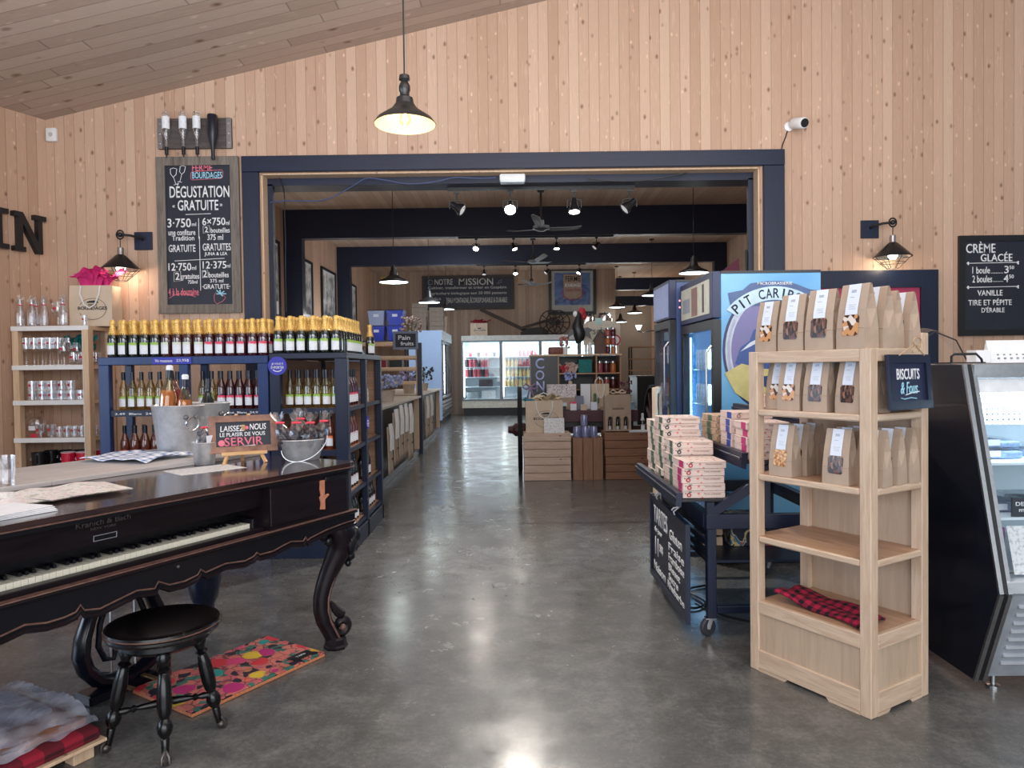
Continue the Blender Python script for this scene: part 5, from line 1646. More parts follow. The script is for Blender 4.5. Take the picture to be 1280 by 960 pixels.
# top frame rails and boards
kb('top_board', 'oak_x', .012, LB - .02, .012, LA - .012, HT - .03, HT - .006)
kb('top_rail', 'oak_x', .002, .030, PW, LA - PW, HT - .055, HT)
kb('top_rail', 'oak_b', PW, LB - PW, .002, .030, HT - .055, HT)
kb('top_rail', 'oak_b', PW, LB - PW, LA - .030, LA - .002, HT - .055, HT)
for z in (1.285, .97, .665):
    s_ = kb('shelf_board', 'oak_shelf', .006, LB - .02, .006, LA - .006, z - .022, z, bev=.006)
    kb('shelf_lip', 'oak_x', .001, .016, PW, LA - PW, z - .030, z + .001, parent=s_, bev=.006)
    kb('shelf_lip', 'oak_b', PW, LB - PW, .001, .016, z - .030, z + .001, parent=s_, bev=.006)
kb('deck_board', 'oak_shelf', .03, LB - .02, .03, LA - .03, .325, .345)
for z0, z1 in ((.285, .348), (.014, .105)):
    kb('base_rail', 'oak_x', .0, .026, PW, LA - PW, z0, z1)
    kb('base_rail', 'oak_b', PW, LB - PW, .0, .026, z0, z1)
for q in ([(PW, .0), (.20, .0), (.215, .0138), (PW, .0138)], [(LA - PW, .0), (LA - .20, .0), (LA - .215, .0138), (LA - PW, .0138)]):
    mb = MB(); mb.prism(q, 'x', .001, .024); mb.build('base_foot', M['oak_x'], t)
for q in ([(PW, .0), (.13, .0), (.145, .0138), (PW, .0138)], [(LB - PW, .0), (LB - .13, .0), (LB - .145, .0138), (LB - PW, .0138)]):
    mb = MB(); mb.prism(q, 'y', .001, .024); mb.build('base_foot', M['oak_b'], t)
kb('base_panel', 'oak_panel', .010, .016, PW, LA - PW, .105, .285, bev=0)
kb('base_panel', 'oak_panel', PW, LB - PW, .010, .016, .105, .285, bev=0)
kb('back_panel', 'oak_panel', LB - .022, LB - .014, PW, LA - PW, .345, HT - .03, bev=0)

# --- biscuit bags
M['cookies'] = (lambda n: (n.base(n.ramp(n.voro(n.obj(), 55, out='Color'), [(0, srgb(70, 40, 28)), (.35, srgb(160, 104, 66)), (.6, srgb(206, 150, 100)), (.85, srgb(226, 214, 206))], 'CONSTANT')), n.set(rough=.25), n.m)[-1])(N('biscuits_behind_window'))
M['cookies_dark'] = (lambda n: (n.base(n.ramp(n.voro(n.mapping(n.obj(), (2.2, 1, .8)), 45, out='Color'), [(0, srgb(44, 26, 22)), (.45, srgb(96, 60, 44)), (.75, srgb(150, 104, 76)), (.93, srgb(216, 210, 210))], 'CONSTANT')), n.set(rough=.25), n.m)[-1])(N('dark_biscuits_behind_window'))
M['cookies_oat'] = (lambda n: (n.base(n.ramp(n.noise(n.obj(), 70, 3), [(.4, srgb(150, 90, 50)), (.55, srgb(214, 160, 96)), (.68, srgb(236, 206, 160))])), n.set(rough=.25), n.m)[-1])(N('oat_biscuits_behind_window'))
M['sticker'] = plain('pale_blue_white_sticker', srgb(222, 230, 244), .5, var=.03)
def mk_bag():
    t_ = thing('biscuit_bag', '', 'bag')
    w_, d_, h_ = .066, .042, .262
    def ring(z, w2, df, db, pin):
        return [Vector(p) for p in ((-w2, -df, z), (0, -df * 1.04, z), (w2, -df, z), (w2 - pin, (db - df) / 2, z), (w2, db, z), (0, db, z), (-w2, db, z), (-w2 + pin, (db - df) / 2, z))]
    mb = MB()
    mb.loft([ring(0, w_, d_, d_, 0), ring(.05, w_ * 1.0, d_ * 1.02, d_, .002), ring(.085, w_ * .985, d_ * .98, d_ * .98, .004), ring(.16, w_ * .96, d_ * .72, d_ * .75, .022), ring(.22, w_ * .95, d_ * .36, d_ * .45, .030), ring(h_ - .006, w_ * .945, .006, .008, .034), ring(h_, w_ * .945, .003, .004, .03)])
    mb.build('paper_body', M['kraft'], t_)
    # front face y at height z
    fy = lambda z: -(d_ * .98 + (d_ * .72 - d_ * .98) * (z - .085) / .075 if z < .16 else d_ * .72 + (d_ * .36 - d_ * .72) * (z - .16) / .06 if z < .22 else d_ * .36 + (.006 - d_ * .36) * (z - .22) / .036) * 1.04 - .002
    mb = MB()
    ol = [(-.036, .062), (-.031, .053), (.030, .051), (.036, .060), (.038, .126), (.031, .137), (-.029, .135), (-.037, .125)]
    def outline(ol, y_off, name, mat):
        mb = MB(); mb.poly([(x, fy(max(z, .086)) - y_off, z) for x, z in ol]); mb.build(name, M[mat], t_)
    outline(ol, .0008, 'window', 'cookies')
    mb = MB()
    zs = [.137, .16, .19, .22, .246, .2615]
    mb.loft([[Vector((-.028, fy(z) - .0006, z)), Vector((.028, fy(z) - .0006, z)), Vector((.028, fy(z) - .0016, z)), Vector((-.028, fy(z) - .0016, z))] for z in zs])
    lb = mb.build('label', M['sticker'], t_)
    mb = MB()
    for z, x0, x1, th in ((.236, -.012, .010, .0016), (.232, -.012, .010, .0016), (.228, -.012, .010, .0016), (.208, -.015, .004, .0012), (.176, -.014, .018, .0010), (.168, -.014, .014, .0010), (.160, -.010, .018, .0010)):
        mb.box(x0, x1, fy(z) - .0024, fy(z) - .0015, z, z + th)
    tag(mb.build('print', M['ink_grey'], lb), kind='stuff')
    mb = MB(); mb.tube([(-w_ * .985, -d_ * 1.0, .085), (w_ * .985, -d_ * 1.0, .083)], .0012, 4); mb.build('fold_crease', M['kraft'], t_)
    return t_
bag = Kind(mk_bag)
CK = [dict(window=M['cookies']), dict(window=M['cookies_dark']), dict(window=M['cookies_oat'])]
def put_bag(b, a, z, face, label, grp, ck=0, sc=1.0):
    """face: 'A' towards the long open side, 'B' towards the short open side"""
    rz = TH - PI / 2 if face == 'A' else TH
    bag(tuple(K(b, a, z)), rz + random.uniform(-.08, .08), label, grp, CK[ck], (sc, sc, sc))
GA = 'biscuit bags on top of the oak bookshelf'
# top: four towards the long side (seen from the aisle), others behind and along the short side
for i, (a, ck, sc) in enumerate(((.545, 0, .92), (.405, 1, 1.0), (.255, 1, 1.03), (.095, 0, 1.06))):
    put_bag(.055, a, HT + .001, 'A', f'kraft biscuit bag on the bookshelf top, {NTH[i]} from left facing the aisle', GA, ck, sc)
for i, b_ in enumerate((.155, .26, .355)):
    put_bag(b_, .075 + .02 * (i == 1), HT + .001, 'A', f'kraft biscuit bag on the bookshelf top, {NTH[i]} behind the near corner bag', GA, 0, (1.02, .97, .96)[i])
for i, a in enumerate((.50, .33)):
    put_bag(.17, a, HT + .001, 'A', f'kraft biscuit bag in the second row on the bookshelf top, {("left", "right")[i]} one', GA, 0, .95)
# second shelf
for i, (b_, a, ck) in enumerate(((.10, .525, 0), (.062, .425, 0), (.062, .285, 1), (.062, .122, 1))):
    put_bag(b_, a, 1.286, 'A', f'kraft biscuit bag on the second shelf, {NTH[i]} from left', 'biscuit bags on the second shelf', ck, .90)
for i, (b_, a) in enumerate(((.155, .29), (.25, .28), (.17, .10))):
    put_bag(b_, a, 1.286, 'A', f'kraft biscuit bag in the rear of the second shelf, {NTH[i]} from the middle', 'biscuit bags on the second shelf', 0, .90)
# third shelf
for i, (b_, a, ck) in enumerate(((.06, .47, 2), (.155, .46, 0), (.25, .46, 0))):
    put_bag(b_, a, .971, 'A', f'kraft biscuit bag on the third shelf, left cluster, {NTH[i]} from the front', 'biscuit bags on the third shelf', ck, .93)
for i, (b_, a, ck) in enumerate(((.05, .175, 1), (.15, .20, 0), (.25, .21, 0))):
    put_bag(b_, a, .971, 'A', f'kraft biscuit bag on the third shelf, middle cluster, {NTH[i]} from the front', 'biscuit bags on the third shelf', ck, .93)
for i, (b_, a, ck) in enumerate(((.12, .062, 1), (.235, .065, 0), (.33, .062, 0))):
    put_bag(b_, a, .971, 'B' if i == 9 else 'A', f'kraft biscuit bag on the third shelf behind the near post, {NTH[i]} from the post', 'biscuit bags on the third shelf', ck, .93)
# plaid scarf on the deck
M['scarf'] = plaid('red_black_plaid_scarf', srgb(176, 26, 66), srgb(16, 12, 26), scale=22, width=.55)
o = MB(); o.grid(lambda p_, q_: (.04 + .20 * q_ + .04 * math.sin(3 * p_), .085 + .44 * p_, .352 + .012 * abs(math.sin(6 * q_)) + .055 * max(0, p_ - .62) ** 1.0 * (1.4 - q_) + .05 * max(0, (p_ - .7)) + .006 * math.sin(9 * p_ + 5 * q_)), 20, 12)
o = o.build('plaid_scarf', M['scarf'], None, True); o.modifiers.new('thickness', 'SOLIDIFY').thickness = .012; o.modifiers[0].offset = 1; o.location = (MX, MY, 0); o.rotation_euler = (0, 0, TH)
tag(o, 'red and black plaid scarf lying on the bottom deck of the oak bookshelf', 'scarf')
# hanging sign on the short side
t = thing('biscuit_sign', 'small navy framed sign reading Biscuits hung from the bookshelf by twine', 'sign', tuple(K(.075, -.030, 1.302)), TH)
fr = frame_mb(.315, .235, .036, -.018, .0).build('frame', M['navy_x'], t); fr.rotation_euler = (math.radians(-4), 0, 0)
mb = MB(); mb.box(.032, .283, -.008, -.001, .032, .203); mb.build('slate', plain('navy_slate', srgb(26, 34, 66), .5), fr)
text_obj([('BISCUITS', .062, .235, .128, .175, .1)], 'lettering', M['chalk'], fr, -.009)
text_obj([('& Fous', .085, .215, .066, .118, .3)], 'lettering', M['chalk_blue'], fr, -.009)
stroke(MB(), [(.12, .062), (.18, .072), (.225, .075)], .004, -.010).build('chalk_line', M['chalk'], fr)
stroke(MB(), [(.085, .05), (.11, .045), (.16, .05), (.20, .045)], .004, -.010).build('chalk_line', M['chalk_blue'], fr)
mb = MB(); mb.tube([(.06, -.012, .232), (.12, -.02, .262), (.155, -.022, .275), (.19, -.02, .262), (.25, -.012, .232)], .003, 6)
mb.tube([(.155 + .03 * math.cos(a) + .01, -.03, .29 + .018 * math.sin(a)) for a in [2 * PI * k / 14 for k in range(14)]], .003, 6, True); mb.tube([(.155, -.028, .28), (.13, -.03, .245)], .003, 6); mb.tube([(.155, -.028, .28), (.18, -.03, .248)], .003, 6)
mb.build('twine', plain('twine', srgb(180, 150, 120), .9), t)

# ============================================================ refrigerated display case
t = thing('display_case', 'refrigerated display case with black end panel and glass front at the right edge', 'case', (2.085, 0, 0))
prof = [(3.215, .055), (3.045, .50), (3.295, 1.49), (4.05, 1.49), (4.05, .055)]
mb = MB(); mb.prism(prof, 'x', 0, .035); mb.build('end_panel', plain('black_blue_panel', srgb(18, 20, 34), .3, coat=.2), t)
edge = lambda off, th, x0, x1, name, mat, pts: (lambda mb: (mb.tube([(0, p[0], p[1]) for p in pts], .01), mb))(MB())
def strip(pts, x0, x1, off, th, name, mat, parent=t):
    """metal strip following the profile line"""
    mb = MB()
    for (y0, z0), (y1, z1) in zip(pts, pts[1:]):
        d = Vector((0, y1 - y0, z1 - z0)).normalized()
        nrm = Vector((0, -d.z, d.y))
        if nrm.y > 0: nrm = -nrm
        a0 = Vector((x0, y0, z0)) + nrm * off; a1 = Vector((x0, y1, z1)) + nrm * off
        sec = lambda a: [a, a + Vector((x1 - x0, 0, 0)), a + Vector((x1 - x0, 0, 0)) + nrm * th, a + nrm * th]
        mb.loft([sec(a0), sec(a1)])
    return mb.build(name, M[mat], parent)
FR = prof[:3]
strip(FR, -.004, .014, .0, .012, 'edge_strip', 'steel')
strip(FR, .014, .034, .0, .006, 'edge_seal', 'black')
strip(FR, .034, .052, .0, .012, 'edge_strip', 'steel')
LX = 1.75
mb = MB(); mb.box(.035, LX, 3.27, 4.05, 1.425, 1.495, .004); mb.build('top_cap', M['steel'], t)
mb = MB(); mb.box(.035, LX, 3.285, 3.31, 1.36, 1.425); mb.build('top_rail', plain('white_enamel_rail', (.8, .82, .85), .3), t)
# lower grille panel
mb = MB(); mb.prism([(3.215, .07), (3.05, .49), (3.07, .50), (3.235, .08)], 'x', .052, LX); gp = mb.build('lower_panel', plain('brushed_panel', (.40, .43, .48), .35, .35), t)
d = Vector((0, 3.05 - 3.215, .42)).normalized()
for i in range(8):
    z = .135 + .042 * i
    y_ = 3.215 + (z - .07) * (3.05 - 3.215) / .42
    mb = MB(); mb.box(.10, LX - .1, y_ - .014, y_ + .004, z, z + .018, .003); mb.build('grille_slat', plain('slat_steel', (.55, .58, .63), .3, .4) if i == 0 else bpy.data.materials['slat_steel'], gp)
    mb = MB(); mb.box(.10, LX - .1, y_ - .004, y_ + .004, z + .019, z + .030); mb.build('grille_slot', M['black'], gp)
mb = MB(); mb.box(.035, LX, 3.04, 3.16, .50, .555, .004); mb.build('sill', plain('pale_steel', (.66, .70, .75), .3, .5), t)
# interior
M['cool_white'] = plain('cool_white_liner', (.72, .82, .88), .5, var=.02)
mb = MB(); mb.box(.04, LX, 3.9, 4.0, .56, 1.42); mb.build('back_liner', M['cool_white'], t)
n = N('perforated_plate'); x = n.sep(n.obj())
fx = n.math('ABSOLUTE', n.math('SUBTRACT', n.math('FRACT', n.math('MULTIPLY', x[0], 38)), .5)); fz = n.math('ABSOLUTE', n.math('SUBTRACT', n.math('FRACT', n.math('MULTIPLY', x[2], 38)), .5))
h_ = n.math('MULTIPLY', n.math('LESS_THAN', fx, .2), n.math('LESS_THAN', fz, .2))
n.base(n.mix(h_, (.72, .84, .86), (.03, .05, .08))); n.set(rough=.4)
mb = MB(); mb.box(.06, LX, 3.42, 3.425, 1.20, 1.36); mb.build('air_grille', n.m, t)
mb = MB(); mb.box(.075, .17, 3.405, 3.418, 1.295, 1.355, .004); dp = mb.build('temperature_display', plain('smoked_plastic', srgb(120, 130, 150), .3), t)
text_obj([('33', .095, .15, 1.308, 1.345)], 'lettering', emit('amber_digits', (1, .55, .35), 1.5), dp, 3.4045, .001)
for z in (.565, .80, 1.04):
    mb = MB(); mb.box(.045, LX, 3.25 + .18 * (1.0 - z) * .0 + (.0 if z > .9 else -.06), 3.9, z - .012, z); mb.build('shelf', M['cool_white'], t)
mb = MB(); mb.prism([(3.075, .56), (3.29, 1.36), (3.298, 1.36), (3.083, .56)], 'x', .052, LX); mb.build('front_glass', M['pane'], t)
for x in (.12, LX - .2):
    mb = MB(); mb.lathe([(0, 0), (.03, 0), (.03, .012), (.012, .016), (.012, .058), (0, .058)], 14, (x, 3.26, 0)); mb.build('foot', M['steel'], t, True)
mb = MB(); mb.rod((.06, 3.36, 1.352), (LX, 3.36, 1.352), .012); mb.build('led_tube', emit('cool_led_tube', (.75, .9, 1.0), 9), t)
light('display_case_light', 'AREA', (2.085 + .9, 3.40, 1.34), 26, (.72, .88, 1.0), 1.5, .06, aim=(2.085 + .9, 3.55, .6))
# packages inside
pk = [('frozen_tray', 'flat clear tray pack on the upper shelf of the display case, left one', (.13, 3.36, 1.041), (.20, .22, .05)), ('frozen_tray', 'flat clear tray pack on the upper shelf of the display case, right one', (.38, 3.36, 1.041), (.2, .22, .05)),
      ('frozen_tray', 'flat clear tray pack stacked on the left upper one', (.14, 3.38, 1.092), (.19, .20, .04)), ('frozen_tray', 'flat tray pack on the middle shelf of the display case, left one', (.12, 3.30, .801), (.19, .24, .06)), ('frozen_tray', 'flat tray pack on the middle shelf of the display case, right one', (.36, 3.30, .801), (.2, .24, .06))]
for nm, lb, (x, y_, z), (a, b_, c_) in pk:
    tt = thing(nm, lb, 'pack', (2.085 + x, y_, z), 0, 'packs in the display case')
    mb = MB(); mb.box(0, a, 0, b_, 0, c_ * .7, .008, seg=2); mb.build('tray', plain('grey_blue_food', srgb(110, 130, 160), .5, var=.4, scale=30), tt, True)
    mb = MB(); mb.box(-.004, a + .004, -.004, b_ + .004, c_ * .7, c_, .006, seg=2); mb.build('film_lid', M['film'], tt, True)
    mb = MB(); mb.box(.02, .09, -.006, -.004, .012, .04); mb.build('label', M['sticker'], tt)
tt = thing('dessert_sign', 'small black chalk sign on the middle shelf of the display case', 'sign', (2.085 + .165, 3.20, .80), 0)
mb = MB(); mb.box(0, .17, 0, .008, 0, .085); mb.build('slate', M['board'], tt)
text_obj([('DESSERTS', .015, .15, .05, .068), ('maison', .03, .13, .022, .040)], 'lettering', M['chalk'], tt, -.0005)
tt = thing('notice_sheet', 'printed notice sheet leaning inside the lower front of the display case', 'paper', (2.085 + .11, 3.105, .566), 0)
mb = MB(); mb.box(0, .28, 0, .004, 0, .21); o = mb.build('sheet', M['print_paper'], tt); o.rotation_euler = (math.radians(-15), 0, 0)
tt = thing('pink_carton', 'pink carton at the bottom of the display case', 'carton', (2.085 + .14, 3.35, .566), 0)
mb = MB(); mb.box(0, .10, 0, .10, 0, .15, .003); mb.build('carton_body', plain('pink_carton', srgb(206, 130, 200), .5), tt)
# on the case
t = thing('tray_handle', 'black wire handle of a rack on top of the display case', 'handle', (2.13, 3.45, 1.496), 0)
mb = MB(); mb.tube([(0, 0, .0), (0, 0, .035), (.015, 0, .045), (.12, 0, .045), (.145, 0, .02), (.15, 0, 0)], .006, 6); mb.build('wire', M['black_paint'], t, True)
mb = MB(); mb.box(-.01, .16, -.01, .12, 0, .006); mb.build('base_plate', M['black_paint'], t)
t = thing('acrylic_holder', 'clear acrylic bag holder on top of the display case', 'holder', (2.17, 3.72, 1.496), 0)
mb = MB(); mb.grid(lambda u, v: (-.16 + .34 * u, -.05 + .10 * v, .02 + .15 * math.sin(PI * u) + .02 * v), 14, 2); mb.build('curved_sheet', M['film'], t, True)
mb = MB(); mb.tube([(-.16, -.05, 0.005), (-.09, -.05, .10), (.01, -.05, .165), (.12, -.05, .12), (.18, -.05, .005)], .004, 6); mb.build('wire_edge', M['black_paint'], t, True)
t = thing('desk_calendar', 'white desk calendar standing on the display case', 'calendar', (2.42, 3.60, 1.496), 0)
mb = MB(); mb.prism([(0, 0), (.07, 0), (.035, .115)], 'x', 0, .30); mb.build('tent', M['paper'], t)
mb = MB()
for i in range(7):
    for j in range(4):
        mb.box(.04 + .032 * i, .05 + .032 * i, .002 + .0075 * j * 1.2, .006 + .0075 * j * 1.2, .02 + .018 * j, .027 + .018 * j)
tag(mb.build('dates', M['ink_grey'], t), kind='stuff')
t = thing('paper_stack', 'small stack of white cards beside the calendar on the display case', 'cards', (2.335, 3.58, 1.496), 0)
mb = MB(); mb.box(0, .075, 0, .08, 0, .065, .003); mb.build('cards', M['paper'], t)

# ============================================================ pie cart
t = thing('pie_cart', 'navy stepped trolley on casters displaying stacks of pie boxes', 'trolley', (0, 0, 0))
CX0, CX1, CY0, CY1 = 1.065, 1.86, 3.90, 5.12
for x, y_ in ((CX0, CY0), (CX1 - .05, CY0), (CX0, CY1 - .05), (CX1 - .05, CY1 - .05)):
    mb = MB(); mb.box(x, x + .05, y_, y_ + .05, .105, .60, .003); mb.build('post', M['navy'], t)
for y_ in (CY0, CY1 - .045):
    mb = MB(); mb.box(CX0 - .005, CX1 + .005, y_, y_ + .045, .60, .68, .003); mb.build('cross_beam', M['navy_x'], t)
    mb = MB(); mb.box(CX0 + .05, CX1 - .05, y_ + .005, y_ + .04, .13, .17, .003); mb.build('lower_beam', M['navy_x'], t)
for x in (CX0 - .01, CX1 - .04):
    mb = MB(); mb.box(x, x + .05, CY0 + .045, CY1 - .045, .60, .68, .003); mb.build('side_beam', M['navy'], t)
mb = MB(); mb.box(CX0 + .01, CX1 - .01, CY0 + .05, CY1 - .05, .40, .415); mb.build('middle_board', M['navy_x'], t)
# slats behind the sign
for i in range(3):
    mb = MB(); mb.box(CX0 + .005, CX0 + .02, CY0 + .05, CY1 - .05, .44 + .055 * i, .475 + .055 * i); mb.build('side_slat', M['navy'], t)
# stepped trays sloping to the aisle
M['tray_black'] = plain('black_tray', srgb(30, 32, 40), .35)
def tray(x0, x1, y0, y1, z0, z1, lip):
    mb = MB(); mb.prism([(x0, z0), (x1, z1), (x1, z1 + .012), (x0, z0 + .012)], 'y', y0, y1); tr = mb.build('tray', M['tray_black'], t)
    mb = MB(); mb.prism([(x0 - .03, z0 - .02), (x0, z0 - .03), (x0 + .012, z0 + lip), (x0 - .022, z0 + lip)], 'y', y0 - .01, y1 + .01); mb.build('front_lip', M['navy'], tr)
    mb = MB(); mb.box(x0 - .034, x0 - .024, y0 - .01, y1 + .01, z0 + lip * .35, z0 + lip * .6, .002); mb.build('lip_bead', M['navy'], tr)
    return tr
TR = [tray(.925, 1.25, 3.93, 5.18, .748, .748, .05), tray(1.27, 1.60, 3.88, 5.14, .962, .962, .06), tray(1.62, 1.90, 3.90, 5.14, 1.168, 1.168, .06)]
for y_ in (CY0 + .03, CY1 - .07):
    mb = MB(); mb.bar((CX0 + .02, y_, .68), (CX1 - .04, y_, 1.15), .04, .05); mb.build('diagonal', M['navy'], t)
    mb = MB(); mb.bar((CX1 - .02, y_ + .02, .66), (CX1 - .02, y_ + .02, 1.16), .04, .05, up=(0, 1, 0)); mb.build('riser', M['navy'], t)
    mb = MB(); mb.bar((CX0 + .33, y_, .68), (CX0 + .33, y_, .95), .04, .05, up=(0, 1, 0)); mb.build('riser', M['navy'], t)
    mb = MB(); mb.bar((CX0 + .02, y_ - .0, .675), (CX0 + .02, y_, .745), .04, .05, up=(0, 1, 0)); mb.build('riser', M['navy'], t)
for x, y_ in ((CX0 + .02, CY0 + .025), (CX1 - .025, CY0 + .025), (CX0 - .01, CY1 - .025), (CX1 - .025, CY1 - .025)):
    mb = MB(); mb.lathe([(0, -.014), (.046, -.014), (.050, -.008), (.050, .008), (.046, .014), (0, .014)], 20, (x - .015, y_, .051), Matrix.Rotation(PI / 2, 4, 'X') @ Matrix.Rotation(.5, 4, 'Y')); cs = mb.build('caster_wheel', plain('grey_rubber', srgb(60, 62, 70), .5), t, True)
    mb = MB(); mb.box(x - .03, x + .025, y_ - .022, y_ + .022, .098, .105); mb.bar((x, y_ - .018, .10), (x - .018, y_ - .018, .045), .022, .004, up=(0, 1, 0)); mb.bar((x, y_ + .018, .10), (x - .018, y_ + .018, .045), .022, .004, up=(0, 1, 0)); mb.build('caster_fork', M['steel'], cs)
# hanging sign
t = thing('pie_sign', 'navy board lettered Tartes in white hung on the aisle side of the trolley', 'sign', (.965, 4.96, .06), -PI / 2)
SW, SH_ = 1.03, .56
fr = frame_mb(SW, SH_, .035, -.014, .012).build('frame', M['navy'], t)
mb = MB(); mb.box(.03, SW - .03, -.002, .008, .03, SH_ - .03); mb.build('board', plain('navy_black_board', srgb(20, 26, 48), .45), fr)
text_obj([('TARTES', .10, .52, .385, .50), ('Gluten', .58, .90, .375, .44), ('du jour', .12, .36, .315, .36), ('11', .14, .24, .17, .29), ('50$', .28, .38, .21, .27), ('Fraise', .55, .95, .30, .35), ('Framboise', .55, .95, .235, .285),
          ('Bleuet', .55, .85, .175, .22), ('Sucre', .55, .80, .115, .16), ('Rhubarbe', .52, .95, .06, .105), ('Maison', .10, .45, .06, .12)], 'lettering', M['chalk'], fr, -.003, .002)
for x in (.25, .75):
    mb = MB(); mb.tube([(x, -.005, SH_ - .01), (x + .015, -.02, SH_ + .02), (x, .02, SH_ + .045), (x - .02, -.012, SH_ + .035), (x - .03, -.02, SH_ + .02)], .005, 6); mb.build('rope_hook', M['paper'], t, True)
# pie boxes
n = N('printed_carton'); P = n.obj()
v_ = n.voro(P, 42, out='Color'); vd = n.voro(P, 42)
c = n.mix(n.math('MULTIPLY', n.ramp(vd, [(.27, 1.0), (.33, 0.0)]), n.ramp(n.sep(v_)[0], [(.45, 0.0), (.46, 1.0)])), srgb(228, 208, 198), n.ramp(n.sep(v_)[1], [(0, srgb(190, 60, 80)), (.4, srgb(70, 120, 80)), (.6, srgb(70, 60, 70)), (.8, srgb(226, 130, 120))], 'CONSTANT'))
n.base(c); n.set(rough=.5); M['carton'] = n.m
M['carton_brown'] = plain('brown_printed_carton', srgb(200, 172, 146), .6, var=.2, scale=40)
M['brown_ink'] = plain('brown_ink', srgb(168, 132, 116), .6)
M['carton_rose'] = plain('rose_printed_carton', srgb(226, 200, 190), .6, var=.12, scale=50)
M['magenta'] = plain('magenta_band', srgb(206, 44, 120), .5); M['royal'] = plain('blue_band', srgb(44, 78, 168), .5); M['sage'] = plain('green_band', srgb(80, 112, 90), .5)
BW, BH = .236, .041
def mk_box():
    t_ = thing('pie_box', '', 'box')
    mb = MB(); mb.box(-BW / 2, BW / 2, -BW / 2, BW / 2, 0, BH - .001, .0015); mb.build('carton', M['carton'], t_)
    for z in (BH * .74,):
        mb = MB(); mb.box(-BW / 2 - .0006, BW / 2 + .0006, -BW / 2 - .0006, BW / 2 + .0006, z, z + .0012); mb.build('lid_seam', M['brown_ink'], t_)
    mb = MB(); mb.box(-BW / 2 - .001, -BW / 2 + .0005, -BW / 2 + .025, -BW / 2 + .105, .001, BH - .002); mb.build('side_band', M['magenta'], t_)
    e = -BW / 2 - .001
    mb = MB(); mb.tube([(-BW / 2 + .035 + .010 * math.cos(a), e, .018 + .009 * math.sin(a)) for a in [2 * PI * k / 10 for k in range(10)]], .0035, 5, True); mb.build('berry_print', M['red_print'], t_)
    mb = MB(); mb.prism([(-BW / 2 + .040, .028), (-BW / 2 + .055, .036), (-BW / 2 + .03, .037)], 'y', e, e + .001); mb.build('leaf_print', M['sage'], t_)
    text_obj([('Tarte artisanale', .0, .095, .020, .029)], 'lettering', M['brown_ink'], t_, e + .0005, .0008)
    return t_
pbox = Kind(mk_box)
def stack(x, y_, z, n_, mats, desc, rz=0.0, skew=.006):
    for i in range(n_):
        pbox((x + random.uniform(-skew, skew), y_ + random.uniform(-skew, skew), z + i * (BH + .0006)), rz + random.uniform(-.04, .04), f'pie box, {NTH[i]} from the bottom of {desc}', 'pie boxes in ' + desc, mats)
BM = dict(carton=M['carton'], side_band=M['magenta'], berry_print=M['red_print'])
BG = dict(carton=M['carton'], side_band=M['sage'], berry_print=M['ink'])
BP = dict(carton=M['carton_rose'], side_band=M['royal'], berry_print=M['brown_ink'])
BB = dict(carton=M['carton_brown'], side_band=M['sage'], berry_print=M['brown_ink'])
BK = dict(carton=M['carton_rose'], side_band=M['magenta'], berry_print=M['brown_ink'])
stack(1.065, 4.075, .763, 5, BM, 'the near stack on the low tray')
stack(1.075, 4.35, .763, 7, BG, 'the second stack on the low tray')
stack(1.07, 4.62, .763, 10, BG, 'the tall third stack on the low tray')
stack(1.07, 4.90, .763, 9, BG, 'the far stack on the low tray')
stack(1.415, 4.03, .977, 5, BM, 'the near stack on the middle tray')
stack(1.41, 4.30, .977, 6, BP, 'the second stack on the middle tray')
stack(1.40, 4.68, .977, 5, BB, 'the brown third stack on the middle tray')
stack(1.76, 4.05, 1.183, 2, BK, 'the near stack on the top tray', 0)
stack(1.77, 4.33, 1.183, 5, BK, 'the second stack on the top tray')
stack(1.76, 4.61, 1.183, 3, BK, 'the third stack on the top tray')
# things under the cart
t = thing('picture_box', 'printed carton with a cartoonless abstract picture under the trolley' if False else 'colourful printed carton on the middle board under the trolley', 'carton', (1.30, 4.25, .416))
mb = MB(); mb.box(0, .30, 0, .25, 0, .17, .003); mb.build('carton_body', (lambda n: (n.base(n.ramp(n.noise(n.obj(), 9, 2, .5, 1.5), [(.4, srgb(30, 36, 60)), (.48, srgb(206, 186, 130)), (.53, srgb(60, 110, 150)), (.62, srgb(190, 80, 50))], 'CONSTANT')), n.set(rough=.5), n.m)[-1])(N('printed_picture_carton')), t)
t = thing('wood_crate', 'small wooden crate left of the printed carton under the trolley', 'crate', (1.14, 4.28, .416))
for z in (0, .062, .124):
    mb = MB(); mb.box(0, .12, 0, .008, z, z + .05); mb.box(0, .12, .19, .198, z, z + .05); mb.box(0, .008, .008, .19, z, z + .05); mb.box(.112, .12, .008, .19, z, z + .05); mb.build('slat', M['tan_post'], t)
mb = MB(); mb.box(.008, .112, .008, .19, 0, .008); mb.build('bottom', M['tan_post'], t)
cable('power_cable', 'black power cable lying on the floor under the trolley', [(1.15, 4.5, .012), (1.25, 4.2, .012), (1.5, 4.05, .012), (1.66, 4.05, .012), (1.74, 4.2, .012)], .007, M['black_paint'])
cable('power_cable', 'black power cable coiled on the floor behind the trolley sign', [(1.0, 4.6, .012), (1.08, 4.35, .012), (1.2, 4.45, .012), (1.15, 4.7, .012), (1.3, 4.8, .012)], .007, M['black_paint'])

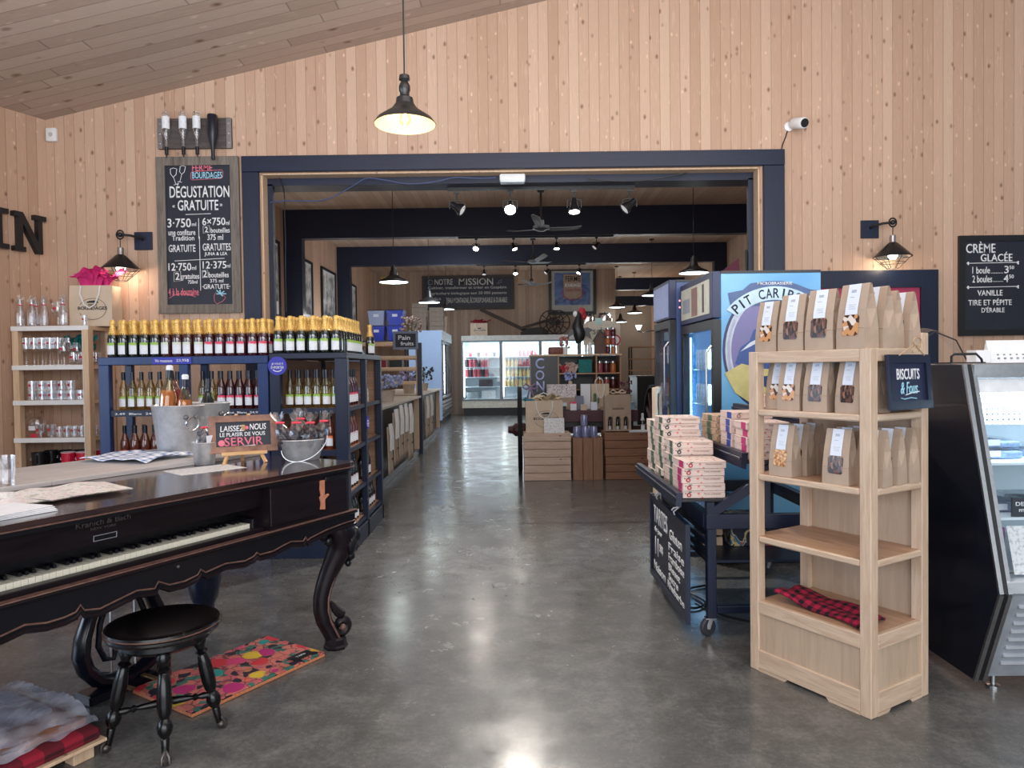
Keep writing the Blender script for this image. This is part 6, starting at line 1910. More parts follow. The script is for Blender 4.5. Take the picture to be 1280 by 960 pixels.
# ============================================================ drinks fridges at the opening
def drink_fridge(label, x0, x1, y0, y1, H, side_mat):
    """upright cooler facing the aisle (-X)"""
    t_ = thing('drinks_fridge', label, 'fridge', (x0, y0, 0))
    w_, d_ = y1 - y0, x1 - x0
    th = .03
    HD = H - .34
    for a, b_, nm in (((0, th), None, 'side_panel'), ((w_ - th, w_), None, 'side_panel')):
        mb = MB(); mb.box(.06, d_, a[0], a[1], .10, H, .004); mb.build(nm, side_mat, t_)
    mb = MB(); mb.box(d_ - .03, d_, th, w_ - th, .10, H); mb.build('back_liner', M['cool_white'], t_)
    mb = MB(); mb.box(.06, d_, 0, w_, H, H + .02); mb.build('cabinet_top', plain('black_cabinet', (.014, .015, .02), .4), t_)
    mb = MB(); mb.box(.06, d_, 0, w_, .02, .10); mb.build('cabinet_base', M['black'], t_)
    mb = MB(); mb.box(.005, .06, .0, w_, .02, .20, .003); mb.build('kick_grille', M['black_paint'], t_)
    # header
    mb = MB(); mb.box(-.005, .06, .0, w_, HD + .01, H + .02, .004); mb.build('header', plain('navy_header', srgb(36, 46, 84), .4), t_)
    # door frame
    mb = MB()
    mb.box(.0, .058, .0, .06, .22, HD); mb.box(.0, .058, w_ - .06, w_, .22, HD); mb.box(.0, .058, .06, w_ - .06, .22, .29); mb.box(.0, .058, .06, w_ - .06, HD - .07, HD)
    dr = mb.build('door', M['black_paint'], t_)
    mb = MB(); mb.box(.02, .026, .06, w_ - .06, .29, HD - .07); mb.build('door_glass', M['pane'], dr)
    mb = MB(); mb.tube([(-.005, .03, HD - .2), (-.045, .03, HD - .25), (-.045, .03, HD - .75), (-.005, .03, HD - .8)], .01, 8); mb.build('door_handle', M['steel'], dr, True)
    for i in range(5):
        z = .30 + i * (HD - .5) / 4.6
        mb = MB(); mb.box(.09, d_ - .04, th, w_ - th, z - .012, z); mb.build('shelf', M['steel'], t_)
    return t_, w_, d_, HD
M['wrap_blue'] = (lambda n: (n.base(n.ramp(n.noise(n.mapping(n.obj(), (.6, 1, 1.0)), 2.2, 3), [(.35, srgb(88, 160, 214)), (.65, srgb(132, 196, 236))])), n.set(rough=.3), n.m)[-1])(N('sky_blue_vinyl_wrap'))
FX, FY, FH = 1.515, 5.35, 2.19
t, w_, d_, HD = drink_fridge('drinks fridge with sky blue wrapped side lettered Pit Caribou', FX, 2.325, FY, 6.36, FH, M['wrap_blue'])
fr1 = t
# artwork on the wrapped side: banner with lettering above a round seascape
e = -.0015
def side_poly(pts, mat, off=0.0, name='wrap_art'):
    mb = MB(); mb.prism(pts, 'y', e - off - .0012, e - off); return mb.build(name, mat, t)
pxm = 5.35 / 890
sx = lambda px: (px - 893) * pxm + .01
sz = lambda py: FH + .01 - (py - 340.5) * pxm
CXp, CZp, RXp, RZp = sx(968), sz(438), 62 * pxm, 76 * pxm
side_poly(arc(CXp, CZp, RXp + .02, 0, 359, 48, RZp + .02), plain('wrap_dark_blue', srgb(40, 56, 104), .35), 0.000)
side_poly(arc(CXp, CZp, RXp, 0, 359, 48, RZp), plain('wrap_pale', srgb(196, 206, 224), .35), .0013)
side_poly(arc(CXp, CZp, RXp - .045, 0, 359, 48, RZp - .05), (lambda n: (n.base(n.ramp(n.sep(n.obj())[2], [(0, srgb(190, 140, 150)), (.5, srgb(190, 140, 150)), (1, srgb(122, 118, 170))])), n.set(rough=.35), n.m)[-1])(N('wrap_dusk_sky')), .0026)
side_poly([(CXp - .30, CZp - .10), (CXp - .26, CZp + .02), (CXp - .19, CZp + .07), (CXp - .16, CZp + .15), (CXp - .02, CZp + .22), (CXp + .20, CZp + .26), (CXp + .34, CZp + .10), (CXp + .36, CZp - .16), (CXp - .1, CZp - .2)], plain('wrap_cliff', srgb(52, 84, 150), .35), .0039)
side_poly([(CXp - .26, CZp - .01), (CXp - .19, CZp + .055), (CXp - .10, CZp + .10), (CXp + .02, CZp + .12), (CXp - .08, CZp + .08), (CXp - .2, CZp + .02)], plain('wrap_snow', srgb(216, 224, 236), .35), .0052)
side_poly([(CXp - .38, CZp - .17), (CXp - .25, CZp - .10), (CXp - .1, CZp - .14), (CXp + .3, CZp - .16), (CXp + .28, CZp - .34), (CXp + .1, CZp - .45), (CXp - .12, CZp - .44), (CXp - .30, CZp - .32)], plain('wrap_sand', srgb(206, 196, 130), .35), .0052)
side_poly([(CXp - .18, CZp - .20), (CXp + .28, CZp - .18), (CXp + .26, CZp - .30), (CXp - .02, CZp - .32)], plain('wrap_sea', srgb(40, 64, 116), .35), .0065)
# banner
ban = [(CXp + .475 * math.sin(math.radians(q)), CZp + .475 * math.cos(math.radians(q))) for q in range(-50, 51, 5)] + [(CXp + .375 * math.sin(math.radians(q)), CZp + .375 * math.cos(math.radians(q))) for q in range(52, -53, -5)]
side_poly([(CXp - .33, CZp + .33), (CXp - .35, CZp + .43), (CXp - .24, CZp + .45), (CXp - .18, CZp + .50), (CXp - .06, CZp + .515), (CXp + .06, CZp + .515), (CXp + .16, CZp + .49), (CXp + .26, CZp + .45), (CXp + .33, CZp + .44), (CXp + .33, CZp + .33)], plain('wrap_slate', srgb(64, 92, 140), .35), .0052)
side_poly(ban, plain('wrap_banner', srgb(190, 216, 232), .35), .0065)
for ch, a in zip('PIT CARIBOU', [i * 7.4 - 43 for i in range(11)]):
    if ch == ' ': continue
    r_ = .425
    wch = {'I': .014}.get(ch, .046)
    o = text_obj([(ch, -wch / 2, wch / 2, -.036, .036)], 'lettering', plain('wrap_ink_' + ch, srgb(36, 44, 74), .4), t, 0, .001)[0]
    al = math.radians(a)
    o.location = (CXp + r_ * math.sin(al), e - .0079, CZp + r_ * math.cos(al)); o.rotation_euler = (0, al, 0)
text_obj([('MICROBRASSERIE', CXp - .13, CXp + .13, CZp + .487, CZp + .508)], 'lettering', M['chalk'], t, e - .0065)
mb = MB()
for i in range(22):
    a = math.radians(150 + i * 3.2)
    mb.sph((CXp + (RXp - .022) * math.cos(a), e - .003, CZp + (RZp - .025) * math.sin(a)), (.012, .002, .018), 6)
tag(mb.build('wheat_print', plain('wrap_wheat', srgb(176, 184, 206), .4), t), kind='stuff')
# header picture and door light
mb = MB(); mb.box(-.009, -.005, .08, w_ - .05, HD + .05, FH - .03); hp = mb.build('header_picture', plain('header_cream', srgb(206, 206, 190), .4), t)
mb = MB(); mb.box(-.011, -.009, .42, .60, HD + .06, FH - .05); mb.build('picture_arch', plain('header_brown', srgb(140, 96, 88), .4), hp)
mb = MB(); mb.box(-.011, -.009, .22, .27, HD + .07, FH - .05); mb.build('picture_bottle', plain('header_black', srgb(30, 26, 40), .4), hp)
mb = MB(); mb.box(-.011, -.009, .66, .90, HD + .10, FH - .12); mb.build('picture_text', plain('header_grey', srgb(150, 160, 170), .4), hp)
M['led_blue'] = emit('blue_led_strip', (.30, .65, 1.0), 9)
for y_ in (.07, w_ - .075):
    mb = MB(); mb.box(.062, .072, y_, y_ + .012, .32, HD - .1); mb.build('led_strip', M['led_blue'], t)
light('fridge_light', 'AREA', (FX + .10, FY + w_ / 2, 1.1), 12, (.35, .68, 1.0), .10, 1.4, aim=(FX + .7, FY + w_ / 2, 1.1))
light('fridge_glow', 'AREA', (FX + .04, FY + w_ / 2, 1.0), 5, (.35, .68, 1.0), .6, 1.3, aim=(FX - 1, FY + w_ / 2, .9))
def mk_can():
    t_ = thing('drink_can', '', 'can')
    MB().lathe([(0, 0), (.027, 0), (.032, .008), (.032, .150), (.026, .162), (.026, .165), (0, .163)], 14).build('can_body', plain('blue_white_can', srgb(170, 200, 230), .3, .3, var=.3, scale=30), t_, True)
    return t_
can = Kind(mk_can)
for i in range(5):
    z = .30 + i * (HD - .5) / 4.6
    for j in range(9):
        can((FX + .13, FY + .10 + .098 * j, z + .001), 0, f'silver blue can, {NTH[j]} from the near side, shelf {("one", "two", "three", "four", "five")[i]} of the wrapped fridge', 'cans in the wrapped drinks fridge')
t, w2, d2, HD2 = drink_fridge('drinks fridge with pale blank header, beyond the wrapped one', 1.43, 2.24, 6.43, 7.14, 2.26, plain('dark_slate_fridge', srgb(70, 92, 140), .4))
mb = MB(); mb.box(-.009, -.005, .03, w2 - .03, HD2 + .03, 2.25); mb.build('header_screen', plain('lavender_header', srgb(150, 164, 214), .35), t)
for z in (2.03, 2.09):
    mb = MB(); mb.sph((.09, -.004, z), .008, 8); mb.build('indicator_lamp', emit('red_indicator', (1, .15, .2), 3), t)
for y_ in (.068,):
    mb = MB()
    mb.box(.062, .07, y_, y_ + .01, .32, HD2 - .1); mb.build('led_strip', emit('white_led_strip', (.8, .9, 1), 4), t)
light('fridge_light', 'AREA', (1.53, 6.43 + w2 / 2, 1.1), 5, (.75, .87, 1.0), .08, 1.3, aim=(2.2, 6.43 + w2 / 2, 1.1))
M['jar_red'] = plain('red_jam', srgb(150, 40, 50), .3); M['jar_cream'] = plain('cream_carton', srgb(214, 200, 180), .5)
for i in range(5):
    z = .30 + i * (HD2 - .5) / 4.6
    for j in range(4):
        o = MB(); o.box(-.05, .05, -.065, .065, 0, .17, .004); o = o.build('drink_carton', (M['jar_cream'], M['jar_red'], M['sticker'])[(i + j // 2) % 3]); o.location = (1.43 + .16, 6.43 + .11 + .155 * j, z + .001)
        tag(o, f'drink carton, {NTH[j]} from the near side, shelf {("one", "two", "three", "four", "five")[i]} of the farther fridge', 'carton', 'cartons in the farther drinks fridge')
# ============================================================ the back room: island display
CRATE = [wood('pale_crate_wood', srgb(196, 166, 146), srgb(222, 196, 178), 'x', .8, .6, .6, 10), wood('brown_crate_wood', srgb(132, 92, 68), srgb(166, 120, 92), 'x', .8, .6, .6, 10), wood('upright_crate_wood', srgb(140, 100, 78), srgb(170, 128, 102), 'z', .8, .6, .6, 10)]
def crate(label, x, y_, z, w_, d_, h_, mat, upright=False, n_=3):
    t_ = thing('wooden_crate', label, 'crate', (x, y_, z), 0, 'wooden crates of the island display')
    g = .006
    def face(x0, y0, ux, uy, L):
        for i in range(n_):
            mb = MB()
            if upright:
                a0, a1 = L * i / n_ + g / 2, L * (i + 1) / n_ - g / 2
                p0 = (x0 + ux * a0, y0 + uy * a0); p1 = (x0 + ux * a1, y0 + uy * a1)
                z0, z1 = 0, h_
            else:
                p0 = (x0, y0); p1 = (x0 + ux * L, y0 + uy * L)
                z0, z1 = h_ * i / n_ + g / 2, h_ * (i + 1) / n_ - g / 2
            ax0, ax1 = min(p0[0], p1[0]), max(p0[0], p1[0]); ay0, ay1 = min(p0[1], p1[1]), max(p0[1], p1[1])
            if ux: ay1 = ay0 + .014
            else: ax1 = ax0 + .014
            mb.box(ax0, ax1, ay0, ay1, z0, z1, .002); mb.build('slat', mat, t_)
    face(0, 0, 1, 0, w_); face(0, d_ - .014, 1, 0, w_); face(0, .016, 0, 1, d_ - .032); face(w_ - .014, .016, 0, 1, d_ - .032)
    mb = MB(); mb.box(.015, w_ - .015, .015, d_ - .015, .005, .015); mb.build('bottom', mat, t_)
    mb = MB(); mb.box(.014, w_ - .014, .014, d_ - .014, h_ - .012, h_); mb.build('lid', mat, t_)
    return t_
crate('pale slatted crate, lower one of the left pair under the island display', .15, 9.45, 0, .62, .42, .312, CRATE[0])
crate('pale slatted crate, upper one of the left pair with the gift bag on it', .145, 9.45, .314, .63, .42, .316, CRATE[0])
crate('upright brown crate with cans on it, between the crate pairs', .80, 9.46, 0, .40, .40, .56, CRATE[2], True, 3)
crate('brown slatted crate, lower one of the right pair', 1.235, 9.45, 0, .60, .42, .312, CRATE[1])
crate('brown slatted crate, upper one of the right pair with the bottle carrier on it', 1.225, 9.45, .314, .62, .42, .316, CRATE[1])
t = paper_bag('gift_bag', 'kraft gift bag with cream and teal tissue on the left crates of the island', (.43, 9.66, .632), 0, .50, .22, .43, None)
crumple(plain('cream_tissue', srgb(216, 196, 160), .7, var=.2), (0, 0, .40), .24, .12, .14, t, 8, 4, 'cream_tissue')
crumple(plain('blue_green_tissue', srgb(40, 130, 150), .7, var=.2), (-.18, -.02, .40), .08, .07, .08, t, 5, 9, 'teal_tissue')
t = thing('gift_card', 'white illustrated card leaning on the gift bag on the crates', 'card', (.42, 9.47, .632)); mb = MB(); mb.box(0, .27, 0, .006, 0, .20); o = mb.build('card', M['print_paper'], t); o.rotation_euler = (math.radians(-8), 0, 0)
def mk_can2():
    t_ = thing('jam_can', '', 'can')
    MB().lathe([(0, 0), (.044, 0), (.048, .006), (.048, .135), (.044, .142), (.044, .146), (0, .144)], 16).build('can_body', plain('lavender_can', srgb(150, 156, 196), .3, .3, var=.35, scale=36), t_, True)
    MB().lathe([(0, .1445), (.046, .1445), (.046, .150), (0, .150)], 16).build('can_lid', M['steel'], t_, True)
    return t_
can2 = Kind(mk_can2)
for i, (x, y_, z, lb) in enumerate(((.86, 9.55, .5605, 'lavender can, leftmost of the front cans on the upright crate'), (.975, 9.53, .5605, 'lavender can, middle of the front cans on the upright crate'), (1.09, 9.54, .5605, 'lavender can, right of the front cans on the upright crate'),
                                      (.91, 9.65, .5605, 'lavender can, left in the rear row on the upright crate'), (1.03, 9.65, .5605, 'lavender can, right in the rear row on the upright crate'), (.965, 9.59, .712, 'lavender can standing on top of the other cans'))):
    can2((x, y_, z), 0, lb, 'lavender cans on the upright crate')
t = thing('bottle_carrier', 'kraft six-bottle carrier with three arched windows on the right crates', 'carrier', (1.24, 9.50, .632))
mb = MB()
w_, h_, d_ = .345, .50, .20
mb.box(0, w_, 0, d_, 0, .012); mb.build('base', M['kraft'], t)
# front with arched openings
mb = MB()
def arch_front(y0, y1):
    xs = [.035, .14, .245]; aw = .065
    ps = [(0, 0), (w_, 0), (w_, h_ * .92), (w_ - .02, h_), (.02, h_), (0, h_ * .92)]
    mb.prism([(0, 0), (w_, 0), (w_, .035), (0, .035)], 'y', y0, y1)
    mb.prism([(0, .21), (w_, .21), (w_, h_ * .92), (w_ - .02, h_), (.02, h_), (0, h_ * .92)], 'y', y0, y1)
    ed = [0] + sum([[x, x + aw] for x in xs], []) + [w_]
    for a, b_ in zip(ed[::2], ed[1::2]): mb.prism([(a, .035), (b_, .035), (b_, .21), (a, .21)], 'y', y0, y1)
    for x in xs:
        pts = [(x, .21), (x, .165)] + [(x + aw / 2 - aw / 2 * math.cos(PI * k / 8), .165 + .04 * math.sin(PI * k / 8)) for k in range(9)][1:] + [(x + aw, .21)]
        mb.prism(pts[:6] + [(x, .21)] if False else [(x, .21), (x, .165)] + [(x + aw / 2 - aw / 2 * math.cos(PI * k / 8), .165 + .045 * math.sin(PI * k / 8)) for k in range(1, 5)], 'y', y0, y1)
        mb.prism([(x + aw, .21), (x + aw, .165)] + [(x + aw / 2 + aw / 2 * math.cos(PI * k / 8), .165 + .045 * math.sin(PI * k / 8)) for k in range(1, 5)], 'y', y0, y1)
arch_front(0, .006); mb.build('front_panel', M['kraft'], t)
mb = MB(); mb.box(0, .006, .006, d_, .012, h_ * .92); mb.box(w_ - .006, w_, .006, d_, .012, h_ * .92); mb.box(.006, w_ - .006, d_ - .006, d_, .012, h_ * .92); mb.build('carton_sides', M['kraft'], t)
mb = MB(); mb.prism([(.006, h_ * .92), (d_ - .006, h_ * .92), (d_ / 2 + .01, h_ * 1.0), (d_ / 2 - .01, h_ * 1.0)], 'x', .004, w_ - .004); mb.build('gable', M['kraft'], t)
text_obj([('BOURDAGES', .10, .25, .30, .325)], 'lettering', M['ink'], t, -.001)
t = thing('ribbon_bow', 'cream raffia bow on top of the bottle carrier', 'bow', (1.42, 9.60, 1.134)); mb = MB()
for s_ in (-1, 1):
    mb.tube([(0, 0, .02), (s_ * .06, -.02, .06), (s_ * .11, -.02, .03), (s_ * .06, -.01, .012), (0, 0, .02)], .010, 6)
    mb.tube([(0, 0, .02), (s_ * .05, -.08, .015), (s_ * .10, -.09, .02)], .008, 6)
mb.build('loops', M['kraft_pale'], t, True)
for i in range(3):
    o = wine((1.24 + .067 + .105 * i, 9.56, .645), 0, f'bottle seen through the {("left", "middle", "right")[i]} arch of the kraft carrier', 'bottles in the kraft carrier', dict(body=M[('bottle_red', 'bottle_black', 'bottle_red')[i]], label=M[('lab_white', 'lab_green', 'lab_white')[i]]), (.62, .62, .62))
spark((1.76, 9.62, .632), 0, 'small white-topped bottle right of the bottle carrier', None, dict(body=M['bottle_black'], label=M['lab_white'], foil=M['paper']), (.8, .8, .8))
o = MB().prism([(-.14, -.08), (.14, -.10), (.15, .06), (-.12, .08)], 'z', 0, .02).build('magazine_stack', M['paper']); o.location = (1.69, 9.52, .6315); tag(o, 'stack of white leaflets at the right end of the crates', 'leaflets')

# ---- wagon with big wheels behind the crates
M['tyre'] = plain('dull_iron_tyre', (.012, .012, .014), .7, spec=.2)
M['maroon'] = plain('maroon_painted_wood', srgb(74, 34, 44), .5)
t = thing('farm_wagon', 'maroon farm wagon with tall iron-tyred wheels serving as the island table', 'wagon', (0, 0, 0))
mb = MB(); mb.box(.33, 1.76, 9.93, 11.2, .74, .90, .004); mb.build('bed', M['maroon'], t)
mb = MB(); mb.box(.20, 1.93, 10.18, 10.26, .56, .66); mb.build('axle', M['maroon'], t)
mb = MB(); mb.box(.40, 1.70, 10.0, 11.1, .66, .74); mb.build('under_frame', M['black'], t)
for x, y_, r in ((.105, 10.22, .62), (2.02, 10.22, .62)):
    mb = MB(); mb.lathe([(r - .045, -.028), (r, -.028), (r, .028), (r - .045, .028), (r - .045, -.028)], 40, (x, y_, r), Matrix.Rotation(PI / 2, 4, 'Y')); wh = mb.build('wheel', M['tyre'], t, True)
    mb = MB(); mb.lathe([(0, -.17), (.05, -.17), (.06, -.10), (.095, -.07), (.095, .07), (.06, .10), (.05, .12), (0, .12)], 16, (x, y_, r), Matrix.Rotation(PI / 2, 4, 'Y')); mb.build('wheel_hub', M['maroon'], wh, True)
    for k in range(12):
        a = 2 * PI * k / 12
        mb = MB(); mb.bar((x, y_ + .09 * math.cos(a), r + .09 * math.sin(a)), (x, y_ + (r - .04) * math.cos(a), r + (r - .04) * math.sin(a)), .026, .03, up=(1, 0, 0)); mb.build('spoke', M['black_paint'] if x < 1 else M['maroon'], wh)
# ---- shelf unit on the wagon
t = thing('gift_shelf', 'open wooden shelf unit of gifts standing on the wagon', 'shelf', (.28, 10.55, .901))
W2, H2, D2 = 1.34, .80, .42
gsm = M['rack_shelf']
for x in (0, W2 * .30, W2 * .72, W2 - .02):
    mb = MB(); mb.box(x, x + .02, .0, D2, 0, H2 - .025); mb.build('upright', gsm, t)
mb = MB(); mb.box(-.01, W2 + .01, -.01, D2, H2 - .025, H2); mb.build('top', M['tan_post'], t)
for z in (0.0, .26, .50):
    mb = MB(); mb.box(.021, W2 - .021, .005, D2 - .02, z, z + .02); mb.build('shelf', gsm, t)
mb = MB(); mb.box(0, W2, D2, D2 + .012, 0, H2 - .03); mb.build('back', M['black'], t)
mb = MB(); mb.box(.0, W2 * .30, -.006, .0, .12, H2 - .03); o = mb.build('letter_board', M['black'], t)
text_obj([('C', .07, .20, .585, .745), ('O', .07, .20, .42, .565), ('N', .08, .20, .25, .405)], 'lettering', plain('pale_blue_letters', srgb(180, 190, 240), .5), o, -.0065, .01)
GS = (.28, 10.55, .901)
def small(name, label, cat, mb, mat, loc, smooth=False, grp=None):
    o = mb.build(name, mat, None, smooth); o.location = loc
    return tag(o, label, cat, grp)
TOPZ = GS[2] + H2 + .001
small('soap_bar_box', 'red brown wrapped box on the gift shelf top, left', 'box', MB().box(-.11, .11, -.06, .06, 0, .11, .02, seg=2), plain('red_brown_wrap', srgb(112, 58, 46), .5, var=.4, scale=30), (.66, 10.70, TOPZ), True)
t = thing('posy', 'bunch of dried flowers on the gift shelf top', 'flowers', (.80, 10.72, TOPZ)); mb = MB()
for i in range(26): mb.sph((random.uniform(-.07, .07), random.uniform(-.05, .05), random.uniform(.10, .26)), random.uniform(.014, .026), 7)
tag(mb.build('blossoms', plain('dusty_rose_blossoms', srgb(170, 120, 110), .8, var=.4, scale=30), t), kind='stuff'); MB().lathe([(0, 0), (.04, 0), (.05, .11), (0, .11)], 12).build('pot', M['white'], t)
# rooster figure (a generic metal garden rooster)
t = thing('rooster_figure', 'black metal rooster ornament with a red comb on the gift shelf', 'figure', (1.0, 10.68, TOPZ))
mb = MB(); mb.tube([(0, 0, .0), (0, 0, .20)], .012, 6); mb.loft([[Vector((cx + r * math.cos(a), .6 * r * math.sin(a), z)) for a in [2 * PI * k / 10 for k in range(10)]] for z, cx, r in ((.16, .0, .03), (.22, .02, .07), (.32, .02, .10), (.42, -.01, .085), (.52, .0, .05), (.60, .02, .04), (.64, .02, .02))]); mb.build('body', M['black_paint'], t, True)
mb = MB(); mb.prism([(.08, .30), (.20, .22), (.17, .32), (.22, .36), (.14, .40), (.06, .38)], 'y', -.02, .02); mb.prism([(-.06, .30), (-.17, .24), (-.12, .36), (-.06, .38)], 'y', -.02, .02); mb.build('tail_feathers', M['black_paint'], t)
mb = MB(); mb.sph((.06, 0, .63), (.06, .02, .07), 10); mb.sph((.09, 0, .56), (.04, .018, .05), 8); mb.build('comb', plain('red_comb', srgb(170, 20, 40), .5), t, True)
mb = MB(); mb.sph((-.04, 0, .60), (.035, .02, .045), 8); mb.build('face', M['white'], t, True)
t = thing('round_top_sign', 'pale sign with curved top lettered chef behind the rooster', 'sign', (1.10, 10.86, TOPZ + .14))
ol = [(0, 0), (.56, 0), (.56, .30)] + [(.28 + .28 * math.cos(a), .30 + .07 * math.sin(a)) for a in [PI * k / 12 for k in range(1, 12)]] + [(0, .30)]
mb = MB(); mb.prism(ol, 'y', 0, .015); mb.build('panel', plain('pale_beige_board', srgb(200, 190, 172), .5), t)
mb = MB(); mb.box(.02, .05, .0, .012, -.14, 0); mb.build('stand', M['tan_post'], t); mb = MB(); mb.box(.51, .54, .0, .012, -.14, 0); mb.build('stand', M['tan_post'], t)
text_obj([('schef', .14, .44, .16, .27)], 'lettering', plain('grey_green_ink', srgb(110, 112, 104), .5), t, -.001)
mb = MB(); mb.box(.18, .28, -.006, -.001, .31, .41); mb.build('mint_square', plain('mint_square', srgb(176, 206, 198), .5), t)
mb = MB(); mb.lathe([(0, 0), (.085, 0), (.085, .006), (0, .006)], 24, (.48, -.002, .07), Matrix.Rotation(PI / 2, 4, 'X')); mb.build('red_ring', plain('red_ring', srgb(190, 50, 60), .5), t)
mb = MB(); mb.lathe([(0, 0), (.062, 0), (.062, .008), (0, .008)], 24, (.48, -.002, .07), Matrix.Rotation(PI / 2, 4, 'X')); mb.build('ring_centre', M['paper'], t)
t = thing('house_ornament', 'brown wooden house ornament on the gift shelf top', 'ornament', (1.25, 10.66, TOPZ)); mb = MB(); mb.prism([(0, 0), (.17, 0), (.17, .20), (.085, .34), (0, .20)], 'y', 0, .12); mb.build('house_body', plain('brown_wood_house', srgb(96, 68, 58), .6), t); mb = MB(); mb.bar((-.02, .06, .19), (.085, .06, .36), .14, .015, up=(0, 0, 1)); mb.bar((.19, .06, .19), (.085, .06, .36), .14, .015); mb.build('roof', M['black'], t)
t = thing('snow_house', 'small white ornament left of the wooden house', 'ornament', (1.17, 10.63, TOPZ)); mb = MB(); mb.lathe([(0, 0), (.035, 0), (.04, .05), (.025, .11), (.03, .15), (0, .18)], 10); mb.build('ornament_body', M['white'], t, True)
def mk_jar():
    t_ = thing('preserve_jar', '', 'jar')
    MB().lathe([(0, 0), (.036, 0), (.038, .005), (.038, .085), (.031, .10), (.031, .105), (0, .105)], 14).build('jar_body', M['jar_red'], t_, True)
    MB().lathe([(0, .1055), (.034, .1055), (.034, .125), (0, .125)], 14).build('lid', M['steel'], t_, True)
    return t_
jar = Kind(mk_jar)
jm = [plain('dark_jam', srgb(84, 30, 38), .25), plain('amber_jelly', srgb(176, 104, 50), .25), plain('rose_jelly', srgb(160, 80, 84), .25)]
for i in range(3):
    for lv in range(3):
        jar((1.435 + .08 * (i % 2) + .0 * lv, 10.60 + .09 * (i // 2), TOPZ + .128 * lv), 0, f'preserve jar on the gift shelf top, {("front left", "front right", "rear")[i]} stack, {("bottom", "middle", "top")[lv]} one', 'preserve jars on the gift shelf top', dict(jar_body=jm[(i + lv) % 3]))
for r, z in enumerate((.02, .28, .52)):
    for i in range(3):
        jar((GS[0] + W2 * .72 + .07 + .10 * i, GS[1] + .10, GS[2] + z + .001), 0, f'preserve jar, {NTH[i]} from left in the right bay of the gift shelf, {("lower", "middle", "upper")[r]} level', 'preserve jars in the right bay', dict(jar_body=jm[(i + r) % 3]), (1.2, 1.2, 1.35))
# textiles and boxes in the unit
t = thing('tissue_bag', 'teal bag with floral tissue in the middle bay of the gift shelf', 'bag', (.93, 10.60, GS[2] + .521)); mb = MB(); mb.box(.06, .26, -.03, .15, 0, .20, .006); mb.build('bag_body', M['tissue_teal'], t)
crumple(plain('floral_tissue', srgb(196, 170, 160), .7, var=.3, scale=30), (-.02, .02, .02), .20, .06, .17, t, 8, 12, 'floral_tissue')
crumple(plain('red_tissue', srgb(190, 50, 70), .7, var=.2), (-.14, .0, .02), .07, .05, .13, t, 5, 14, 'red_tissue')
t = thing('patterned_box', 'white patterned gift box in a brown tray at the front of the wagon', 'box', (.50, 10.20, .901)); mb = MB(); mb.box(-.02, .46, -.02, .26, 0, .17, .003); mb.build('brown_tray', M['kraft'], t)
mb = MB(); mb.box(.0, .42, .0, .24, .171, .36, .003); mb.build('gift_box', (lambda n: (n.base(n.ramp(n.noise(n.mapping(n.obj(), (1, 1, 1), (0, .8, 0)), 34, 2, .5, 1.0), [(.46, (.75, .70, .70)), (.52, srgb(80, 40, 50)), (.56, (.75, .7, .7))])), n.set(rough=.5), n.m)[-1])(N('patterned_wrap')), t)
mb = MB(); mb.box(.16, .28, -.024, -.02, .04, .10); mb.build('label', M['sticker'], t)
t = thing('lavender_pot', 'small pot of pale blue flowers behind the patterned box', 'flowers', (.86, 10.50, .902)); mb = MB(); mb.lathe([(0, 0), (.026, 0), (.03, .40), (0, .40)], 12); mb.build('pot', M['kraft_pale'], t); mb = MB()
for i in range(24): mb.sph((random.uniform(-.09, .09), random.uniform(-.02, .04), random.uniform(.40, .52)), random.uniform(.014, .024), 6)
tag(mb.build('blossoms', plain('pale_blue_blossoms', srgb(150, 160, 206), .8), t), kind='stuff')
small('white_carton', 'tall white carton in the middle of the island display', 'carton', MB().box(-.07, .07, -.05, .05, 0, .36, .003), M['paper'], (1.06, 10.30, .901))
paper_bag('gift_bag', 'kraft gift bag with long pale handles right of the white carton', (1.27, 10.32, .901), 0, .26, .14, .36, None, None, False)
t = thing('flower_bunch', 'bunch of purple dried flowers in a kraft cone, right of the handled bag', 'flowers', (1.62, 10.15, .901)); mb = MB(); mb.lathe([(0, 0), (.04, 0), (.09, .20), (0, .20)], 12); mb.build('cone', M['kraft'], t); mb = MB()
for i in range(24): mb.sph((random.uniform(-.08, .08), random.uniform(-.06, .06), random.uniform(.20, .40)), random.uniform(.014, .026), 6)
tag(mb.build('blossoms', plain('plum_blossoms', srgb(110, 66, 84), .8), t), kind='stuff')
t = thing('purple_bow', 'purple and white bow hanging at the left end of the gift shelf', 'bow', (.27, 10.50, 1.22)); mb = MB()
for s_ in (-1, 1): mb.tube([(0, 0, 0), (s_ * .07, -.02, .05), (s_ * .12, -.02, 0), (s_ * .06, -.01, -.03), (0, 0, 0)], .014, 6); mb.tube([(0, -.01, 0), (s_ * .04, -.02, -.12), (s_ * .05, -.02, -.24)], .014, 6)
mb.build('loops', plain('purple_ribbon', srgb(140, 116, 150), .5), t, True)
for i in range(9):
    x = .42 + .145 * i
    mt = [M['sticker'], M['kraft'], plain('dark_gift', srgb(60, 44, 46), .5), M['lab_pink'], M['kraft_pale']][i % 5]
    small('gift_box', f'small gift box along the wagon front edge, {NTH[i]} from left', 'box', MB().box(-.045, .045, -.035, .035, 0, (.08, .11, .06, .12)[i % 4], .003), mt, (x, 9.99, .901), False, 'small gift boxes along the wagon front')
small('phone_frame', 'small upright picture frame on the wagon front', 'frame', MB().box(-.06, .06, -.01, .01, 0, .20, .003), plain('slate_frame', srgb(110, 116, 140), .4), (.95, 10.07, .901))
